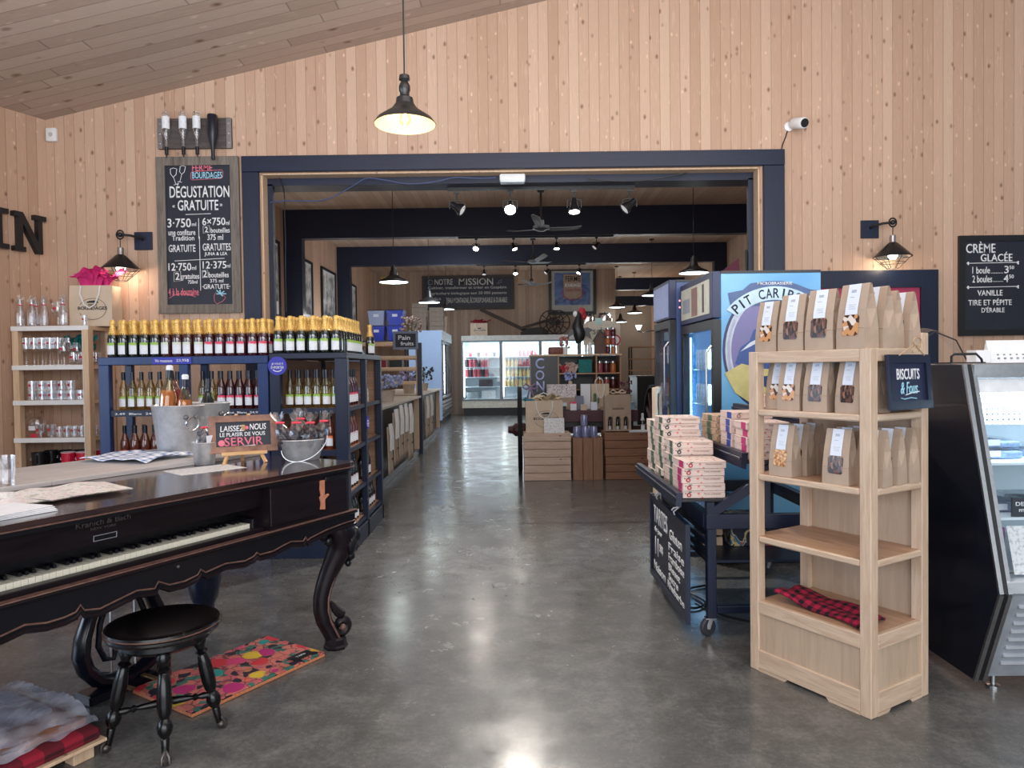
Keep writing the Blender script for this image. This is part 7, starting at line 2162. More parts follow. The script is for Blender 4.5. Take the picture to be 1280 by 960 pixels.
t = thing('cactus_candle', 'slim green cactus ornament on the wagon', 'ornament', (1.17, 10.07, .901)); mb = MB(); mb.lathe([(0, 0), (.02, 0), (.02, .22), (0, .24)], 10); mb.tube([(0, 0, .09), (.05, 0, .10), (.05, 0, .16)], .014, 8); mb.build('stem', plain('cactus_green', srgb(70, 110, 84), .6), t, True)
small('tea_box', 'blue and green box at the right end of the wagon front', 'box', MB().box(-.13, .13, -.04, .04, 0, .11, .003), plain('blue_green_box', srgb(120, 170, 190), .5, var=.3, scale=12), (1.58, 9.99, .901))

# ============================================================ left side: tables, crates, apron display
M['counter_wood'] = plain('pale_counter_top', srgb(190, 176, 160), .45)
M['dark_wood'] = plain('dark_base_wood', srgb(56, 50, 48), .5)
def side_counter(label, y0, y1, xb, xf):
    t_ = thing('side_counter', label, 'counter', (0, 0, 0))
    mb = MB(); mb.box(xb, xf + .03, y0, y1, 1.005, 1.04, .003); mb.build('top', M['counter_wood'], t_)
    mb = MB(); mb.box(xb, xf - .10, y0 + .02, y1 - .02, .10, 1.005); mb.build('body', M['dark_wood'], t_)
    mb = MB(); mb.box(xb, xf - .02, y0, y1, 0, .10, .003); mb.build('plinth', M['galv_dark'], t_)
    mb = MB(); mb.box(xf - .10, xf - .01, y1 - .07, y1 - .02, .10, 1.005); mb.build('end_post', M['tan_post'], t_)
    return t_
side_counter('pale-topped side counter hung with aprons, nearer of the left pair', 8.7, 12.6, -2.7, -1.64)
side_counter('pale-topped side counter, farther one by the white freezer', 13.1, 17.2, -2.8, -1.74)
# folded aprons / bags hanging on the front
M['linen'] = plain('linen_cloth', srgb(182, 166, 146), .9, var=.12)
def apron(label, x, y_, w_, h_, z0, mat):
    t_ = thing('hanging_apron', label, 'apron', (x, y_, z0))
    mb = MB(); mb.grid(lambda u, v: (.012 * math.sin(5 * PI * u) + .02 * (1 - v) + .012, (u - .5) * w_ * (.80 + .20 * (1 - v)), h_ * v), 14, 8)
    o = mb.build('cloth', mat, t_, True); o.modifiers.new('thickness', 'SOLIDIFY').thickness = .008
    for s_ in (-1, 1):
        mb = MB(); mb.tube([(.045, s_ * w_ * .22, h_ * .50), (.05, s_ * w_ * .20, h_ * .80), (.03, s_ * w_ * .16, h_ * 1.06)], .018, 6); mb.build('strap', M['white'], t_)
    text_obj([('FERME', -.06, .06, h_ * .30, h_ * .34)], 'lettering', M['ink'], t_, 0)[0].matrix_local = Matrix.Translation((.055, 0, 0)) @ Matrix.Rotation(PI / 2, 4, 'Z')
    return t_
for i, (y_, w_, h_, z0, mt) in enumerate(((9.3, .34, .62, .14, M['linen']), (9.75, .36, .72, .2, M['kraft']), (10.2, .36, .74, .21, M['linen']), (10.65, .36, .74, .21, M['kraft']), (11.15, .50, .82, .10, M['linen']))):
    apron(f'linen bag hanging on the nearer side counter, {NTH[i]} from the near end', -1.63, y_, w_, h_, z0, mt)
for i, y_ in enumerate((14.2, 14.9)):
    apron(f'linen bag hanging on the farther side counter, {NTH[i]} from the near end', -1.73, y_, .55, .78, .14, M['linen'])
# produce ladder rack with sign
t = thing('produce_rack', 'open slatted produce rack with a navy post on the side counters', 'rack', (0, 0, 0))
mb = MB(); mb.box(-1.68, -1.60, 12.66, 12.74, 0, 1.98, .003); mb.build('post', M['navy'], t)
mb = MB(); mb.box(-1.72, -1.62, 12.76, 12.86, 0, 1.98, .003); mb.build('post', M['tan_post'], t)
mb = MB(); mb.box(-2.75, -2.67, 12.66, 12.74, 0, 2.14, .003); mb.build('post', M['navy'], t)
for z in (.25, .48, .71, 1.25, 1.50, 1.70, 1.95):
    mb = MB(); mb.box(-2.66, -1.69, 12.68, 12.72, z, z + .05, .003); mb.build('slat', M['tan_post'], t)
    mb = MB(); mb.box(-2.66, -1.74, 12.73, 13.04, z - .02, z, .003); mb.build('shelf', M['tan_post'], t)
t = thing('bread_sign', 'small grey framed chalk sign reading Pain Fruits on the produce rack', 'sign', (-2.09, 12.60, 1.86), 0)
frame_mb(.44, .32, .04, -.015, .01).build('frame', plain('grey_blue_frame', srgb(112, 122, 140), .5), t)
mb = MB(); mb.box(.035, .405, -.004, .004, .035, .285); mb.build('slate', M['board'], t)
text_obj([('Pain', .09, .30, .17, .25), ('fruits', .13, .36, .07, .14)], 'lettering', M['chalk'], t, -.005)
small('red_carton', 'red carton inside the produce rack', 'carton', MB().box(-.16, .16, -.1, .1, 0, .17, .003), plain('red_carton', srgb(150, 24, 44), .5), (-2.42, 12.88, 1.505))
small('dark_carton', 'dark green carton inside the produce rack right of the red one', 'carton', MB().box(-.11, .11, -.1, .1, 0, .17, .003), plain('dark_green_carton', srgb(28, 40, 34), .5), (-2.08, 12.88, 1.505))
def flowers(label, loc, rx, ry, h, col, n_, pot):
    t_ = thing('flower_bunch', label, 'flowers', loc)
    MB().lathe([(0, 0), (pot * .8, 0), (pot, .16), (pot * 1.03, .165), (pot * .95, .165), (0, .155)], 16).build('pot', M['counter_wood'], t_, True)
    mb = MB()
    for i in range(n_):
        a = random.uniform(0, 2 * PI); q = math.sqrt(random.random())
        p_ = Vector((rx * q * math.cos(a), ry * q * math.sin(a), .16 + h * random.uniform(.2, 1)))
        mb.sph(p_, random.uniform(.016, .032), 6)
    tag(mb.build('blossoms', plain('blossom_' + label[:14], col, .8, var=.35, scale=24), t_), kind='stuff')
    mb = MB()
    for i in range(9):
        a = random.uniform(0, 2 * PI); mb.rod((0, 0, .10), (rx * .6 * math.cos(a), ry * .6 * math.sin(a), .16 + h * .7), .004, 5)
    tag(mb.build('stems', plain('stem_green', srgb(90, 104, 80), .8), t_), kind='stuff')
flowers('pale lavender flowers in a beige pot on the nearer side counter', (-1.86, 10.35, 1.0405), .30, .35, .22, srgb(160, 170, 206), 90, .16)
flowers('mauve flowers on the farther side counter', (-2.0, 13.8, 1.0405), .22, .3, .30, srgb(140, 130, 166), 60, .12)
flowers('dark green and plum flowers at the far end of the side counter', (-1.95, 15.6, 1.0405), .22, .5, .36, srgb(74, 76, 92), 70, .12)
flowers('beige dried blossoms on top of the produce rack', (-1.82, 12.90, 1.951), .20, .10, .34, srgb(150, 128, 122), 70, .09)
t = thing('blue_bag', 'pale blue plastic bags on the counter behind the narrow wine rack', 'bag', (-2.30, 9.9, 1.0405)); mb = MB(); mb.loft([[Vector((r * .3 * math.cos(a) * (1 + .15 * math.sin(3 * a)), r * .22 * math.sin(a), z)) for a in [2 * PI * k / 14 for k in range(14)]] for z, r in ((0, .9), (.3, 1), (.55, .95), (.75, .7), (.85, .5), (.88, .1))]); mb.build('bag_body', plain('pale_blue_plastic', srgb(130, 176, 226), .35, var=.2), t, True)
light('freezer_end_fill', 'AREA', (-1.2, 16.5, 3.6), 45, (.78, .88, 1.0), .8, .8, aim=(-2.3, 19.3, 1.4))  # added unseen panel that brightens the freezer's end with cool light
# white freezer seen from its end, blue bins and trays
t = thing('upright_freezer', 'tall white freezer seen end-on, doors facing the aisle', 'freezer', (0, 0, 0))
M['freezer_blue_cast'] = plain('freezer_panel_blue_cast', srgb(176, 206, 248), .4, var=.02)  # white panel; the sky-blue light on it is put into the colour
mb = MB(); mb.box(-2.78, -1.90, 19.25, 19.31, .12, 2.55, .004); mb.build('end_panel', M['freezer_blue_cast'], t)
mb = MB(); mb.box(-2.78, -1.98, 19.31, 22.35, 2.50, 2.56); mb.build('top', M['freezer_blue_cast'], t)
mb = MB(); mb.box(-2.78, -2.70, 19.31, 22.35, .12, 2.5); mb.build('back_liner', M['cool_white'], t)
mb = MB(); mb.box(-2.7, -1.94, 19.31, 22.35, .0, .12); mb.build('plinth', M['black'], t)
mb = MB(); mb.box(-2.0, -1.88, 19.31, 22.35, 2.30, 2.56); mb.build('header', M['cool_white'], t)
for i in range(2):
    y0 = 19.33 + 1.5 * i
    mb = MB(); mb.box(-1.94, -1.89, y0, y0 + .06, .70, 2.28); mb.box(-1.94, -1.89, y0 + 1.40, y0 + 1.46, .70, 2.28); mb.box(-1.94, -1.89, y0 + .06, y0 + 1.4, .70, .76); mb.box(-1.94, -1.89, y0 + .06, y0 + 1.4, 2.22, 2.28); dr = mb.build('door', M['black_paint'], t)
    mb = MB(); mb.box(-1.92, -1.91, y0 + .06, y0 + 1.4, .76, 2.22); mb.build('door_glass', M['pane'], dr)
    for j in range(5):
        mb = MB(); mb.box(-1.93, -1.88, y0, y0 + 1.46, .16 + .10 * j, .215 + .10 * j); mb.build('grille_slat', M['steel'], t)
    mb = MB(); mb.box(-1.99, -1.97, y0 + .07, y0 + .09, .8, 2.2); mb.build('led_strip', emit('cold_led', (.8, .92, 1), 10) if i == 0 else bpy.data.materials['cold_led'], t)
light('freezer_light', 'AREA', (-2.1, 20.8, 1.5), 22, (.7, .86, 1), 2.6, 1.3, aim=(0, 20.8, 1.2))
def bin_(label, x, z, col):
    t_ = thing('storage_bin', label, 'bin', (x, 19.7, z), 0, 'storage bins in the left corner')
    w_ = .225; h_ = .40
    mb = MB(); mb.loft([[Vector((sx_ * w_ * k, sy_ * .28 * k, z_)) for sx_, sy_ in ((-1, -1), (1, -1), (1, 1), (-1, 1))] for z_, k in ((0, .82), (h_ * .9, .98), (h_ * .9, 1.03), (h_, 1.05))]); mb.build('tub', col, t_)
    mb = MB(); mb.box(-w_ * 1.06, w_ * 1.06, -.30, .30, h_, h_ + .02, .004); mb.build('lid', M['cap_navy'], t_)
    mb = MB(); mb.box(-.07, .07, -.282, -.26, h_ * .58, h_ * .76); mb.build('label', M['sticker'], t_)
M['bin_blue'] = plain('royal_blue_plastic', srgb(20, 60, 190), .35, var=.05); M['bin_pale'] = plain('pale_blue_plastic_tub', srgb(150, 166, 206), .35, var=.05)
BZ0 = 2.30
bin_('royal blue bin, lower left of the four bins in the corner', -3.68, BZ0, M['bin_blue'])
bin_('royal blue bin, lower right of the four bins', -3.17, BZ0, M['bin_blue'])
bin_('translucent pale bin stacked upper left of the four bins', -3.68, BZ0 + .421, M['bin_pale'])
bin_('royal blue bin stacked upper right of the four bins', -3.17, BZ0 + .421, M['bin_blue'])
t = thing('storage_shelf', 'black shelf carrying the storage bins in the back left corner', 'shelf', (0, 0, 0))
mb = MB(); mb.box(-4.1, -2.86, 19.36, 20.0, 2.25, 2.298); mb.build('board', M['black'], t)
for x in (-4.08, -2.92):
    mb = MB(); mb.box(x, x + .05, 19.37, 19.42, 0, 2.25); mb.build('leg', M['black'], t); mb = MB(); mb.box(x, x + .05, 19.94, 19.99, 0, 2.25); mb.build('leg', M['black'], t)
# trays of cartons on the freezer
for i in range(2):
    for j in range(6 if i == 0 else 5):
        small('flat_carton', f'flat grey carton on the freezer, {("left", "right")[i]} pile, {NTH[j]} from the bottom', 'carton', MB().box(-.19, .19, -.2, .2, 0, .125, .004), plain('grey_card', srgb(134, 122, 110), .7) if (i, j) == (0, 0) else bpy.data.materials['grey_card'], (-2.52 + .47 * i + .01 * (j % 2), 19.7, 2.561 + .127 * j), False, 'flat cartons on the freezer')
small('kraft_roll', 'upright kraft paper bag on the freezer top', 'bag', MB().lathe([(0, 0), (.13, 0), (.17, .5), (.15, .5), (.12, .02), (0, .02)], 14), M['kraft'], (-1.98 - .08, 21.2, 2.57), True)

# ============================================================ far wall: glass-door fridges
t = thing('glass_door_cooler', 'long white cooler with bright glass doors across the far wall', 'cooler', (0, 0, 0))
X0, X1, YF, YB, ZT = -1.60, 3.42, 22.75, 23.6, 2.56
mb = MB(); mb.box(X0, X1, YF + .08, YB, 2.44, ZT); mb.build('top', M['cool_white'], t)
mb = MB(); mb.box(X0, X1, YB - .06, YB, .30, 2.44); mb.build('back_liner', M['cool_white'], t)
for x in (X0, X1 - .06):
    mb = MB(); mb.box(x, x + .06, YF + .02, YB - .06, .25, 2.44); mb.build('side_panel', M['cool_white'], t)
mb = MB(); mb.box(X0, X1, YF, YF + .10, 2.40, 2.56); mb.build('fascia', plain('pale_fascia', srgb(200, 200, 196), .4), t)
mb = MB(); mb.box(X0, X1, YF, YF + .10, .25, .48); mb.build('lower_fascia', plain('beige_fascia', srgb(214, 206, 190), .4), t)
mb = MB(); mb.box(X0 + .05, X1 - .05, YF + .10, YB, .0, .25); mb.build('plinth', M['black'], t)
ND = 4; DW = (X1 - X0) / 3.55
xs = [X0 + i * 1.26 for i in range(4)]
for i, x in enumerate(xs):
    wd = min(1.26, X1 - x)
    mb = MB(); mb.box(x, x + .05, YF - .02, YF + .05, .48, 2.40); mb.box(x + wd - .05, x + wd, YF - .02, YF + .05, .48, 2.40); mb.box(x + .05, x + wd - .05, YF - .02, YF + .05, .48, .52); mb.box(x + .05, x + wd - .05, YF - .02, YF + .05, 2.35, 2.40); dr = mb.build('door', plain('grey_door_frame', srgb(120, 124, 128), .4, .3) if i == 0 else bpy.data.materials['grey_door_frame'], t)
    mb = MB(); mb.box(x + .05, x + wd - .05, YF + .01, YF + .02, .52, 2.35); mb.build('door_glass', M['pane'], dr)
    mb = MB(); mb.box(x + .06, x + .085, YF + .10, YF + .12, .6, 2.3); mb.build('led_strip', emit('cool_white_led', (.88, .96, 1.0), 12) if i == 0 else bpy.data.materials['cool_white_led'], t)
for z in (.55, .93, 1.24, 1.56, 1.89):
    mb = MB(); mb.box(X0 + .06, X1 - .06, YF + .16, YB - .07, z - .025, z); mb.build('shelf', M['cool_white'], t)
light('cooler_light', 'AREA', (.9, YF + .14, 2.38), 60, (.72, .92, .97), 4.8, .08, aim=(.9, YF + .5, .6))
light('cooler_glow', 'AREA', (.9, YF - .04, 1.45), 26, (.86, .95, 1.0), 4.8, 1.7, aim=(.9, 10, 1.2))
# products
pj = [plain('yellow_drink', srgb(236, 218, 160), .4, var=.1), plain('orange_drink', srgb(236, 190, 130), .4, var=.1), plain('red_tub', srgb(206, 96, 112), .4, var=.3, scale=10), plain('green_carton', srgb(170, 200, 150), .4, var=.2), plain('white_tub', (.75, .78, .8), .4), plain('dark_tub', srgb(70, 60, 66), .4, var=.4, scale=12)]
def mk_tub():
    t_ = thing('food_tub', '', 'tub')
    MB().lathe([(0, 0), (.06, 0), (.075, .20), (0, .20)], 12).build('tub_body', pj[2], t_)
    MB().lathe([(0, .2005), (.08, .2005), (.08, .225), (0, .225)], 12).build('lid', M['white'], t_)
    return t_
tub = Kind(mk_tub)
def mk_jug():
    t_ = thing('juice_jug', '', 'jug')
    MB().lathe([(0, 0), (.05, 0), (.055, .01), (.055, .18), (.025, .23), (.022, .25), (0, .25)], 12).build('jug_body', pj[0], t_, True)
    MB().lathe([(0, .2505), (.026, .2505), (.026, .28), (0, .28)], 10).build('cap', M['white'], t_)
    return t_
jug = Kind(mk_jug)
lev = [.55, .93, 1.24, 1.56, 1.89]
for r, z in enumerate(lev):
    for j in range(8):
        x = X0 + .14 + .13 * j
        if r in (2, 3) and j < 6:
            tub((x, YF + .28, z + .001), 0, f'red tub, {NTH[j]} from left behind the first cooler door, {("", "", "middle", "fourth", "")[r]} shelf', 'red tubs behind the first cooler door', dict(tub_body=pj[2] if (j + r) % 3 else pj[5]), (.9, .9, 1.2))
        elif r == 4:
            tub((x, YF + .28, z + .001), 0, f'small tub, {NTH[j]} from left behind the first cooler door, top shelf', 'small tubs behind the first cooler door', dict(tub_body=pj[(4, 2, 4, 5)[j % 4]]), (.75, .75, .7))
    if r > 0:
        for j in range(9):
            x = X0 + 1.26 + .12 + .125 * j
            jug((x, YF + .28, z + .001), 0, f'juice jug, {NTH[j]} from left behind the second cooler door, shelf {("one", "two", "three", "four", "five")[r]} up', 'juice jugs behind the second cooler door', dict(jug_body=pj[(3 if r == 4 and j < 3 else (2 if (r == 4 or r == 3) and j > 3 else (0, 1, 0)[(j + r) % 3]))]), (.95, .95, .95))
        if r < 4:
            for j in range(7):
                x = X0 + 2.52 + .12 + .14 * j
                jug((x, YF + .28, z + .001), 0, f'juice jug, {NTH[j]} from left behind the third cooler door, shelf {("one", "two", "three", "four", "five")[r]} up', 'juice jugs behind the third cooler door', dict(jug_body=pj[(1, 0, 3)[(j + r) % 3]]), (1, 1, .9))
small('white_food_box', 'white food box on the lowest shelf behind the first cooler door', 'box', MB().box(-.22, .22, -.12, .12, 0, .24, .004), pj[4], (X0 + .85, YF + .32, .551))
small('black_tray', 'black food tray on the second shelf behind the first cooler door', 'tray', MB().box(-.22, .22, -.12, .12, 0, .22, .004), pj[5], (X0 + .75, YF + .32, .931))
small('steel_tray', 'grey food tray on the lowest shelf of the first cooler door, left', 'tray', MB().box(-.2, .2, -.12, .12, 0, .2, .004), plain('grey_tray', srgb(150, 160, 166), .4), (X0 + .32, YF + .32, .551))
# things on the cooler
paper_bag('gift_bag', 'kraft gift bag with red tissue standing on the far cooler', (-1.05, 23.2, 2.562), 0, .56, .22, .42, plain('dark_red_tissue', srgb(150, 20, 50), .7, var=.2), None, True)
M['old_iron'] = plain('rusty_dark_iron', srgb(36, 30, 30), .7, var=.3); M['old_wood'] = plain('old_grey_brown_wood', srgb(62, 50, 44), .8, var=.3)
t = thing('antique_plough', 'antique wooden horse implement with spoked wheel lying on the far cooler', 'implement', (0, 23.15, 2.561))
mb = MB(); mb.bar((-1.0, .1, .88), (.62, .1, .10), .09, .11); mb.build('long_beam', M['old_wood'], t)
mb = MB(); mb.bar((.25, 0, .22), (1.45, 0, .56), .08, .09); mb.build('shaft', M['old_wood'], t)
mb = MB(); mb.loft([[Vector((x, -.16 * k, .02 + .0 * x)), Vector((x, .16 * k, .02)), Vector((x, .12 * k, .02 + h)), Vector((x, -.12 * k, .02 + h))] for x, k, h in ((.3, .5, .10), (.6, 1, .22), (1.0, 1, .24), (1.2, .6, .12))]); mb.build('share', M['old_iron'], t)
for wx, wy, r in ((1.30, -.12, .40), (1.52, .05, .40)):
    mb = MB(); mb.lathe([(r - .035, -.02), (r, -.02), (r, .02), (r - .035, .02), (r - .035, -.02)], 30, (wx, wy, r + .02), Matrix.Rotation(PI / 2, 4, 'X')); wh = mb.build('wheel', M['old_iron'], t, True)
    mb = MB(); mb.cyl((wx, wy, r + .02), .08, -.06, .06, 12, Matrix.Rotation(PI / 2, 4, 'X')); mb.build('wheel_hub', M['old_iron'], wh)
    for k in range(10):
        a = 2 * PI * k / 10
        mb = MB(); mb.rod((wx, wy, r + .02), (wx + (r - .02) * math.cos(a), wy, r + .02 + (r - .02) * math.sin(a)), .014, 6); mb.build('spoke', M['old_iron'], wh)
for i, (x, h_) in enumerate(((2.49, .62), (3.05, .66))):
    t = thing('steel_urn', f'tall steel urn with black lid on the far cooler, {("left", "right")[i]} one', 'urn', (x, 23.15, 2.561), 0, 'steel urns on the far cooler')
    mb = MB(); mb.lathe([(0, 0), (.22, 0), (.225, .02), (.225, h_ - .06), (.20, h_ - .02), (0, h_ - .02)], 24); mb.build('urn_body', M['chrome'], t, True)
    mb = MB(); mb.lathe([(0, h_ - .02), (.20, h_ - .018), (.19, h_ + .03), (.03, h_ + .04), (.025, h_ + .08), (0, h_ + .08)], 20); mb.build('lid', M['black_paint'], t, True)
# mission board, poster, exit sign
t = thing('mission_board', 'long dark chalkboard lettered Notre Mission on the far wall', 'sign', (-2.94, 23.69, 3.47))
W_, H_ = 3.05, 1.13
frame_mb(W_, H_, .09, -.06, 0).build('frame', plain('dark_grey_frame', srgb(60, 54, 52), .7, var=.2), t)
mb = MB(); mb.box(.085, W_ - .085, -.03, -.005, .085, H_ - .085); mb.build('slate', M['board'], t)
text_obj([('NOTRE', .42, 1.02, .83, 1.02), ('MISSION', 1.22, 2.36, .81, 1.04), ('Cultiver, transformer et créer en Gaspésie', .20, 2.80, .66, .78), ("l'agriculture biologique aux 20 000 passants", .22, 2.80, .48, .60), ('grâce', .28, .62, .30, .42), ('BEAU MONTAGNE, ÉCORESPONSABLE & DURABLE', .80, 2.82, .20, .44)], 'lettering', plain('dim_chalk', srgb(190, 190, 186), .8), t, -.031, .003)
stroke(MB(), arc(.28, .92, .08, 0, 340, 12), .02, -.033).build('leaf_drawing', M['ink_grey'], t)
stroke(MB(), [(2.50, .84), (2.56, .94), (2.66, 1.0), (2.64, .90), (2.55, .86)], .02, -.033, True).build('leaf_drawing', M['ink_grey'], t)
t = thing('farm_poster', 'large framed blue poster lettered Ferme Bourdages on the far wall', 'poster', (1.25, 23.69, 3.26))
W_, H_ = 1.58, 1.55
frame_mb(W_, H_, .10, -.06, 0).build('frame', M['black'], t)
mb = MB(); mb.box(.095, W_ - .095, -.03, -.005, .095, H_ - .095); mb.build('mat_board', plain('grey_mat_board', srgb(156, 154, 150), .7), t)
mb = MB(); mb.box(.20, W_ - .20, -.034, -.03, .32, H_ - .17); pn = mb.build('print', (lambda n: (n.base(n.ramp(n.noise(n.obj(), 2.6, 3, .5, 1.2), [(.35, srgb(40, 58, 100)), (.5, srgb(84, 110, 158)), (.65, srgb(60, 80, 120))])), n.set(rough=.4), n.m)[-1])(N('blue_poster_print')), t)
mb = MB(); mb.box(.50, 1.10, -.038, -.034, .52, H_ - .22); mb.build('print_centre', plain('beige_print', srgb(150, 128, 112), .5), pn)
mb = MB(); mb.tube([(.80 + .36 * math.cos(a), -.037, .78 + .30 * math.sin(a)) for a in [PI * (1.0 + k / 20 * 1.0) for k in range(21)]], .07, 8, sy=1.0, sx=.25); mb.build('print_wreath', plain('rose_wreath', srgb(176, 96, 130), .6, var=.3, scale=8), pn)
text_obj([('FERME', .56, 1.06, 1.10, 1.27)], 'lettering', plain('dark_print', srgb(40, 30, 34), .5), pn, -.038)
text_obj([('BOURDAGES', .55, 1.07, .92, 1.03)], 'lettering', M['paper'], pn, -.038)
text_obj([('TRADITION', .56, 1.06, .76, .86)], 'lettering', plain('rose_print', srgb(150, 60, 84), .5), pn, -.038)
t = thing('warning_sign', 'small yellow warning sign on the far wall near the left corner', 'sign', (-4.48, 23.69, 4.33) if False else (-4.18, 23.69, 4.33)); mb = MB(); mb.box(-.12, .12, -.01, 0, 0, .25); o = mb.build('plate', plain('yellow_plate', srgb(196, 176, 40), .5), t); mb = MB(); mb.prism([(-.07, .06), (.07, .06), (0, .19)], 'y', -.013, -.01); mb.build('symbol', M['ink'], t)

# ============================================================ pictures on the left wall
M['photo'] = (lambda n: (n.base(n.ramp(n.math('MULTIPLY_ADD', n.noise(n.obj(), 3.5, 5, .65), .7, n.math('MULTIPLY', n.sep(n.obj())[2], .12)), [(.34, srgb(70, 70, 72)), (.44, srgb(150, 150, 150)), (.56, srgb(226, 226, 224))])), n.set(rough=.35), n.m)[-1])(N('grey_photograph'))
for i, (y0, y1, z0, z1, lb) in enumerate(((13.05, 14.05, 2.55, 4.05, 'tall framed black and white photo on the left wall, nearest one'), (15.35, 16.35, 2.45, 3.98, 'tall framed black and white photo on the left wall, second'), (17.15, 18.5, 2.45, 4.02, 'tall framed black and white photo on the left wall, third'),
                                         (19.95, 20.95, 2.45, 3.98, 'tall framed black and white photo on the left wall, farthest'))):
    t = thing('framed_photo', lb, 'picture', (-4.565, y1, z0), -PI / 2 + PI, 'framed photos on the left wall')
    t.rotation_euler = (0, 0, PI / 2); t.location = (-4.568, y0, z0)
    frame_mb(y1 - y0, z1 - z0, .06, -.05, 0).build('frame', M['black'], t)
    mb = MB(); mb.box(.05, y1 - y0 - .05, -.02, -.004, .05, z1 - z0 - .05); mb.build('print_border', M['paper'], t)
    mb = MB(); mb.box(.09, y1 - y0 - .09, -.024, -.02, .32, z1 - z0 - .09); mb.build('photograph', M['photo'], t)
    mb = MB(); mb.box(.2, .6, -.022, -.02, .16, .18); mb.box(.2, .5, -.022, -.02, .11, .13); tag(mb.build('caption', M['ink_grey'], t), kind='stuff')
    light('picture_light', 'POINT', (-3.9, (y0 + y1) / 2 - .5, 2.6), 14, (1, .95, .88), .08)

# ============================================================ ceiling fans, track lights, pendants
M['fan_grey'] = plain('grey_fan_blade', srgb(84, 82, 82), .5, .2)
def fan(label, x, y_, z, span, rot):
    t_ = thing('ceiling_fan', label, 'fan', (x, y_, z), 0, 'ceiling fans of the back room')
    mb = MB(); mb.lathe([(0, 4.749 - z), (.08, 4.749 - z), (.06, 4.749 - z - .16), (.02, 4.749 - z - .17), (.02, .14), (.05, .12), (.055, .02), (.15, .0), (.15, -.05), (.05, -.09), (0, -.09)], 20); mb.build('rod_and_motor', plain('dark_fan_motor', srgb(66, 66, 68), .4, .4) if 'dark_fan_motor' not in bpy.data.materials else bpy.data.materials['dark_fan_motor'], t_, True)
    for k in range(3):
        a = rot + 2 * PI * k / 3
        mb = MB(); R_ = Matrix.Rotation(a, 4, 'Z')
        mb.loft([[R_ @ Vector((r, -w_ / 2, -.02 + dz)), R_ @ Vector((r, w_ / 2, -.03 + dz - .02)), R_ @ Vector((r, w_ / 2, -.04 + dz - .02)), R_ @ Vector((r, -w_ / 2, -.03 + dz))] for r, w_, dz in ((.12, .05, 0), (.22, .13, 0), (span * .75, .15, .03), (span * .95, .14, .06), (span, .06, .07))])
        mb.build('blade', M['fan_grey'], t_)
fan('grey ceiling fan nearest the opening', .55, 12.6, 4.0, .78, .35)
fan('grey ceiling fan behind the middle beam', .55, 17.3, 4.12, .74, .9)
fan('small grey ceiling fan farthest back', .62, 21.4, 4.05, .62, .15)
M['spot_glow'] = emit('spot_lamp_face', (1.0, .93, .82), 40)
M['spot_glare'] = emit('spot_lamp_face_glaring', (1.0, .95, .88), 300)
M['spot_dim'] = emit('spot_lamp_face_dim', (1.0, .95, .9), .25)
def track(label, y_, z, x0, x1, heads):
    t_ = thing('track_rail', label, 'rail', (0, y_, z), 0)
    mb = MB(); mb.box(x0, x1, -.018, .018, -.03, 0); mb.build('rail', M['black_paint'], t_)
    for i, (x, dx, dy, dz, on) in enumerate(heads):
        s_ = thing('track_spotlight', f'black track spotlight, {NTH[i]} from left under the {label.split(" on the ")[1]}', 'spotlight', (x, y_, z - .031), 0, 'track spotlights under the beams')
        d_ = Vector((dx, dy, dz)).normalized()
        mb = MB(); mb.box(-.03, .03, -.015, .015, -.03, 0); mb.rod((0, 0, -.03), (0, 0, -.10), .008); mb.build('mount', M['black_paint'], s_)
        c_ = Vector((0, 0, -.16))
        mb = MB()
        for q in (-1, 1): mb.tube([(0, 0, -.10), (q * .07, 0, -.11), (q * .07, 0, -.18)], .007, 6)
        mb.build('yoke', M['black_paint'], s_)
        mb = MB(); mb.turned(c_ - d_ * .07, c_ + d_ * .075, [(0, 0), (.028, 0), (.034, .35), (.036, .45), (.058, .8), (.06, 1), (.054, 1), (.05, .8)], 16); mb.build('head', M['black_paint'], s_, True)
        mb = MB(); mb.turned(c_ + d_ * .052, c_ + d_ * .068, [(0, 0), (.050, 0), (.053, 1), (0, 1)], 16); mb.build('lamp_face', M['spot_glare'] if on == 260 else M['spot_glow'] if on else M['spot_dim'], s_, True)
        if on:
            p_ = Vector((x, y_, z - .031)) + c_ + d_ * .085
            light('spot_light', 'SPOT', p_, 160 if on == 1 else on, (1, .93, .84), .05, None, p_ + d_, 95, .6)
yb = 7.16
track('black track rail on the front beam', yb, 3.314, -.62, 1.25, ((-.53, .8, -.2, -.5, 0), (0.005, 0.0, -.85, -.75, 260), (.645, 0, -.25, -1, 40), (1.20, -.75, -.1, -.65, 0)))
yb = 14.5
track('black track rail on the middle beam', yb, 4.169, -1.05, 2.1, ((-.69, -.1, -.7, -.7, 34), (.07, .35, -.3, -.9, 20), (.94, 0, -.35, -1, 30), (1.75, -.55, -.2, -.6, 0)))
yb = 18.9
track('black track rail on the rear beam', yb, 4.249, -.9, 2.0, ((-.70, 0, -.4, -1, 0), (.13, 0, -.6, -.9, 26), (.97, -.6, -.3, -.6, 0), (1.82, -.4, -.3, -.9, 20)))
M['warm_white'] = emit('cool_white_lining', (.74, .92, 1.0), 5)
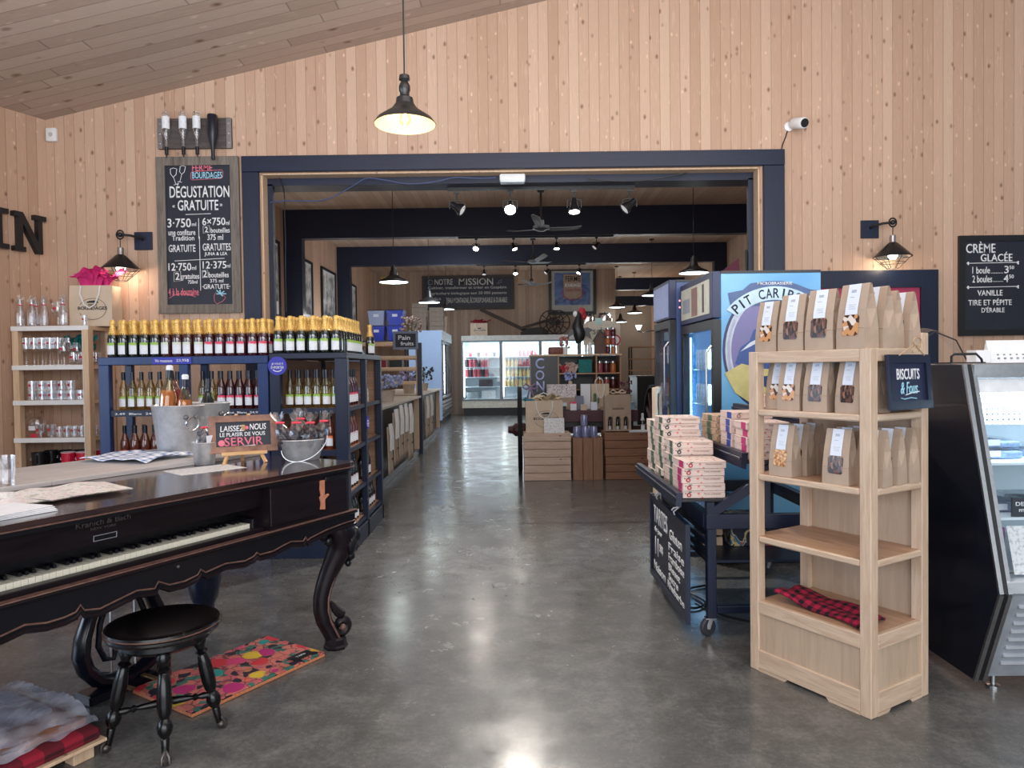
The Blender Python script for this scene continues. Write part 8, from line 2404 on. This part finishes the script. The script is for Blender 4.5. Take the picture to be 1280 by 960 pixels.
def back_pendant(label, x, y_, z, zc, r=.26):
    t_ = thing('pendant_lamp', label, 'lamp', (x, y_, z), 0, 'black pendants of the back room')
    mb = MB(); mb.rod((0, 0, .28), (0, 0, zc - z - .001), .006, 6); mb.lathe([(0, zc - z - .03), (.06, zc - z - .03), (.06, zc - z - .001), (0, zc - z - .001)], 12); mb.build('cord', M['black_paint'], t_)
    mb = MB(); mb.lathe([(0, .30), (.02, .30), (.05, .26), (.05, .22), (.065, .18), (.08, .12), (.15, .07), (r - .02, .03), (r, 0), (r, -.012)], 28); mb.build('shade', M['shade_black'], t_, True)
    mb = MB(); mb.lathe([(0, .004), (r - .018, .004), (r - .012, -.006)], 28); mb.build('diffuser', M['warm_white'], t_, True)
    light('pendant_light', 'POINT', (x, y_, z - .12), 10, (.9, 1.0, .95), .12)
back_pendant('black pendant lamp hanging left in the back room, nearest one', -2.07, 12.65, 3.06, 4.75)
back_pendant('black pendant lamp hanging right in the back room, above the drinks fridges', 3.22, 12.55, 3.14, 4.75)
back_pendant('black pendant lamp, left one of the pair before the mission board', -1.95, 17.0, 3.10, 4.75)
back_pendant('black pendant lamp, right one of the pair before the mission board', -1.96, 21.6, 3.32, 4.75)
back_pendant('black pendant lamp in the right passage, largest one', 3.60, 18.2, 3.32, 4.75)
back_pendant('black pendant lamp in the right passage, upper small one', 3.42, 23.0, 3.43, 4.75)
back_pendant('black pendant lamp in the right passage, right small one', 4.26, 24.6, 3.36, 4.75)
back_pendant('black pendant lamp in the right passage, lowest one', 3.92, 25.6, 3.12, 4.75, .24)
# wall sconce, bread rack in the passage
t = thing('wall_sconce', 'white glowing wall sconce in the right passage', 'lamp', (5.0, 28.0, 2.95)); 
mb = MB(); mb.lathe([(0, 0), (.05, 0), (.13, .18), (.11, .18), (0, .05)], 16); mb.build('bowl', emit('sconce_glass', (.9, .97, .9), 5), t, True); mb = MB(); mb.tube([(0, 0, 0), (0, 0, -.06), (.15, .05, -.1), (.699, .0, -.02)], .02, 6); mb.build('bracket', M['black_paint'], t)
light('sconce_light', 'POINT', (5.1, 27.8, 3.3), 14, (1, .97, .88), .1)
t = thing('bread_rack', 'dark metal rack with wooden shelves in the right passage', 'rack', (4.05, 24.2, 0))
for x in (0, 1.06):
    for y_ in (0, .5):
        mb = MB(); mb.box(x, x + .05, y_, y_ + .05, 0, 2.16); mb.build('upright', M['black_paint'], t)
for z in (.5, .95, 1.36, 1.75, 2.16):
    mb = MB(); mb.box(-.01, 1.12, -.01, .56, z, z + .04); mb.build('shelf', M['rack_shelf'], t)
t = thing('dark_counter', 'tall dark cabinet beside the passage entrance', 'cabinet', (2.9, 16.5, 0)); mb = MB(); mb.box(0, .9, 0, 1.0, 0, 1.25, .004); mb.build('cabinet_body', M['black'], t); mb = MB(); mb.box(-.02, .92, -.02, 1.02, 1.25, 1.29, .003); mb.build('cabinet_top', M['dark_wood'], t)
# pale wooden frame standing by the pie boxes
t = thing('display_easel', 'pale wooden display frame standing between the pie trolley and the farther fridge', 'easel', (1.20, 6.0, 0), 1.28)
frame_mb(.50, 1.32, .05, -.02, .02).build('frame', M['tan_post'], t)
mb = MB(); mb.box(.05, .45, .002, .012, .05, 1.27); mb.build('panel', M['black'], t)
# awning bracket on the right
t = thing('wall_bracket', 'black wall bracket with a maroon pennant inside the right side of the opening', 'bracket', (2.33, 7.06, 2.30)); mb = MB(); mb.rod((-.0, 0, 0), (-.0, 0, .34), .012); mb.tube([(0, 0, .06), (-.18, .02, .07), (-.30, .02, .12), (-.36, .02, .10)], .009, 6); mb.build('scroll', M['black_paint'], t); mb = MB(); mb.prism([(-.05, .06), (-.32, .07), (-.06, .27)], 'y', .035, .045); mb.build('pennant', plain('maroon_pennant', srgb(84, 22, 44), .7), t)
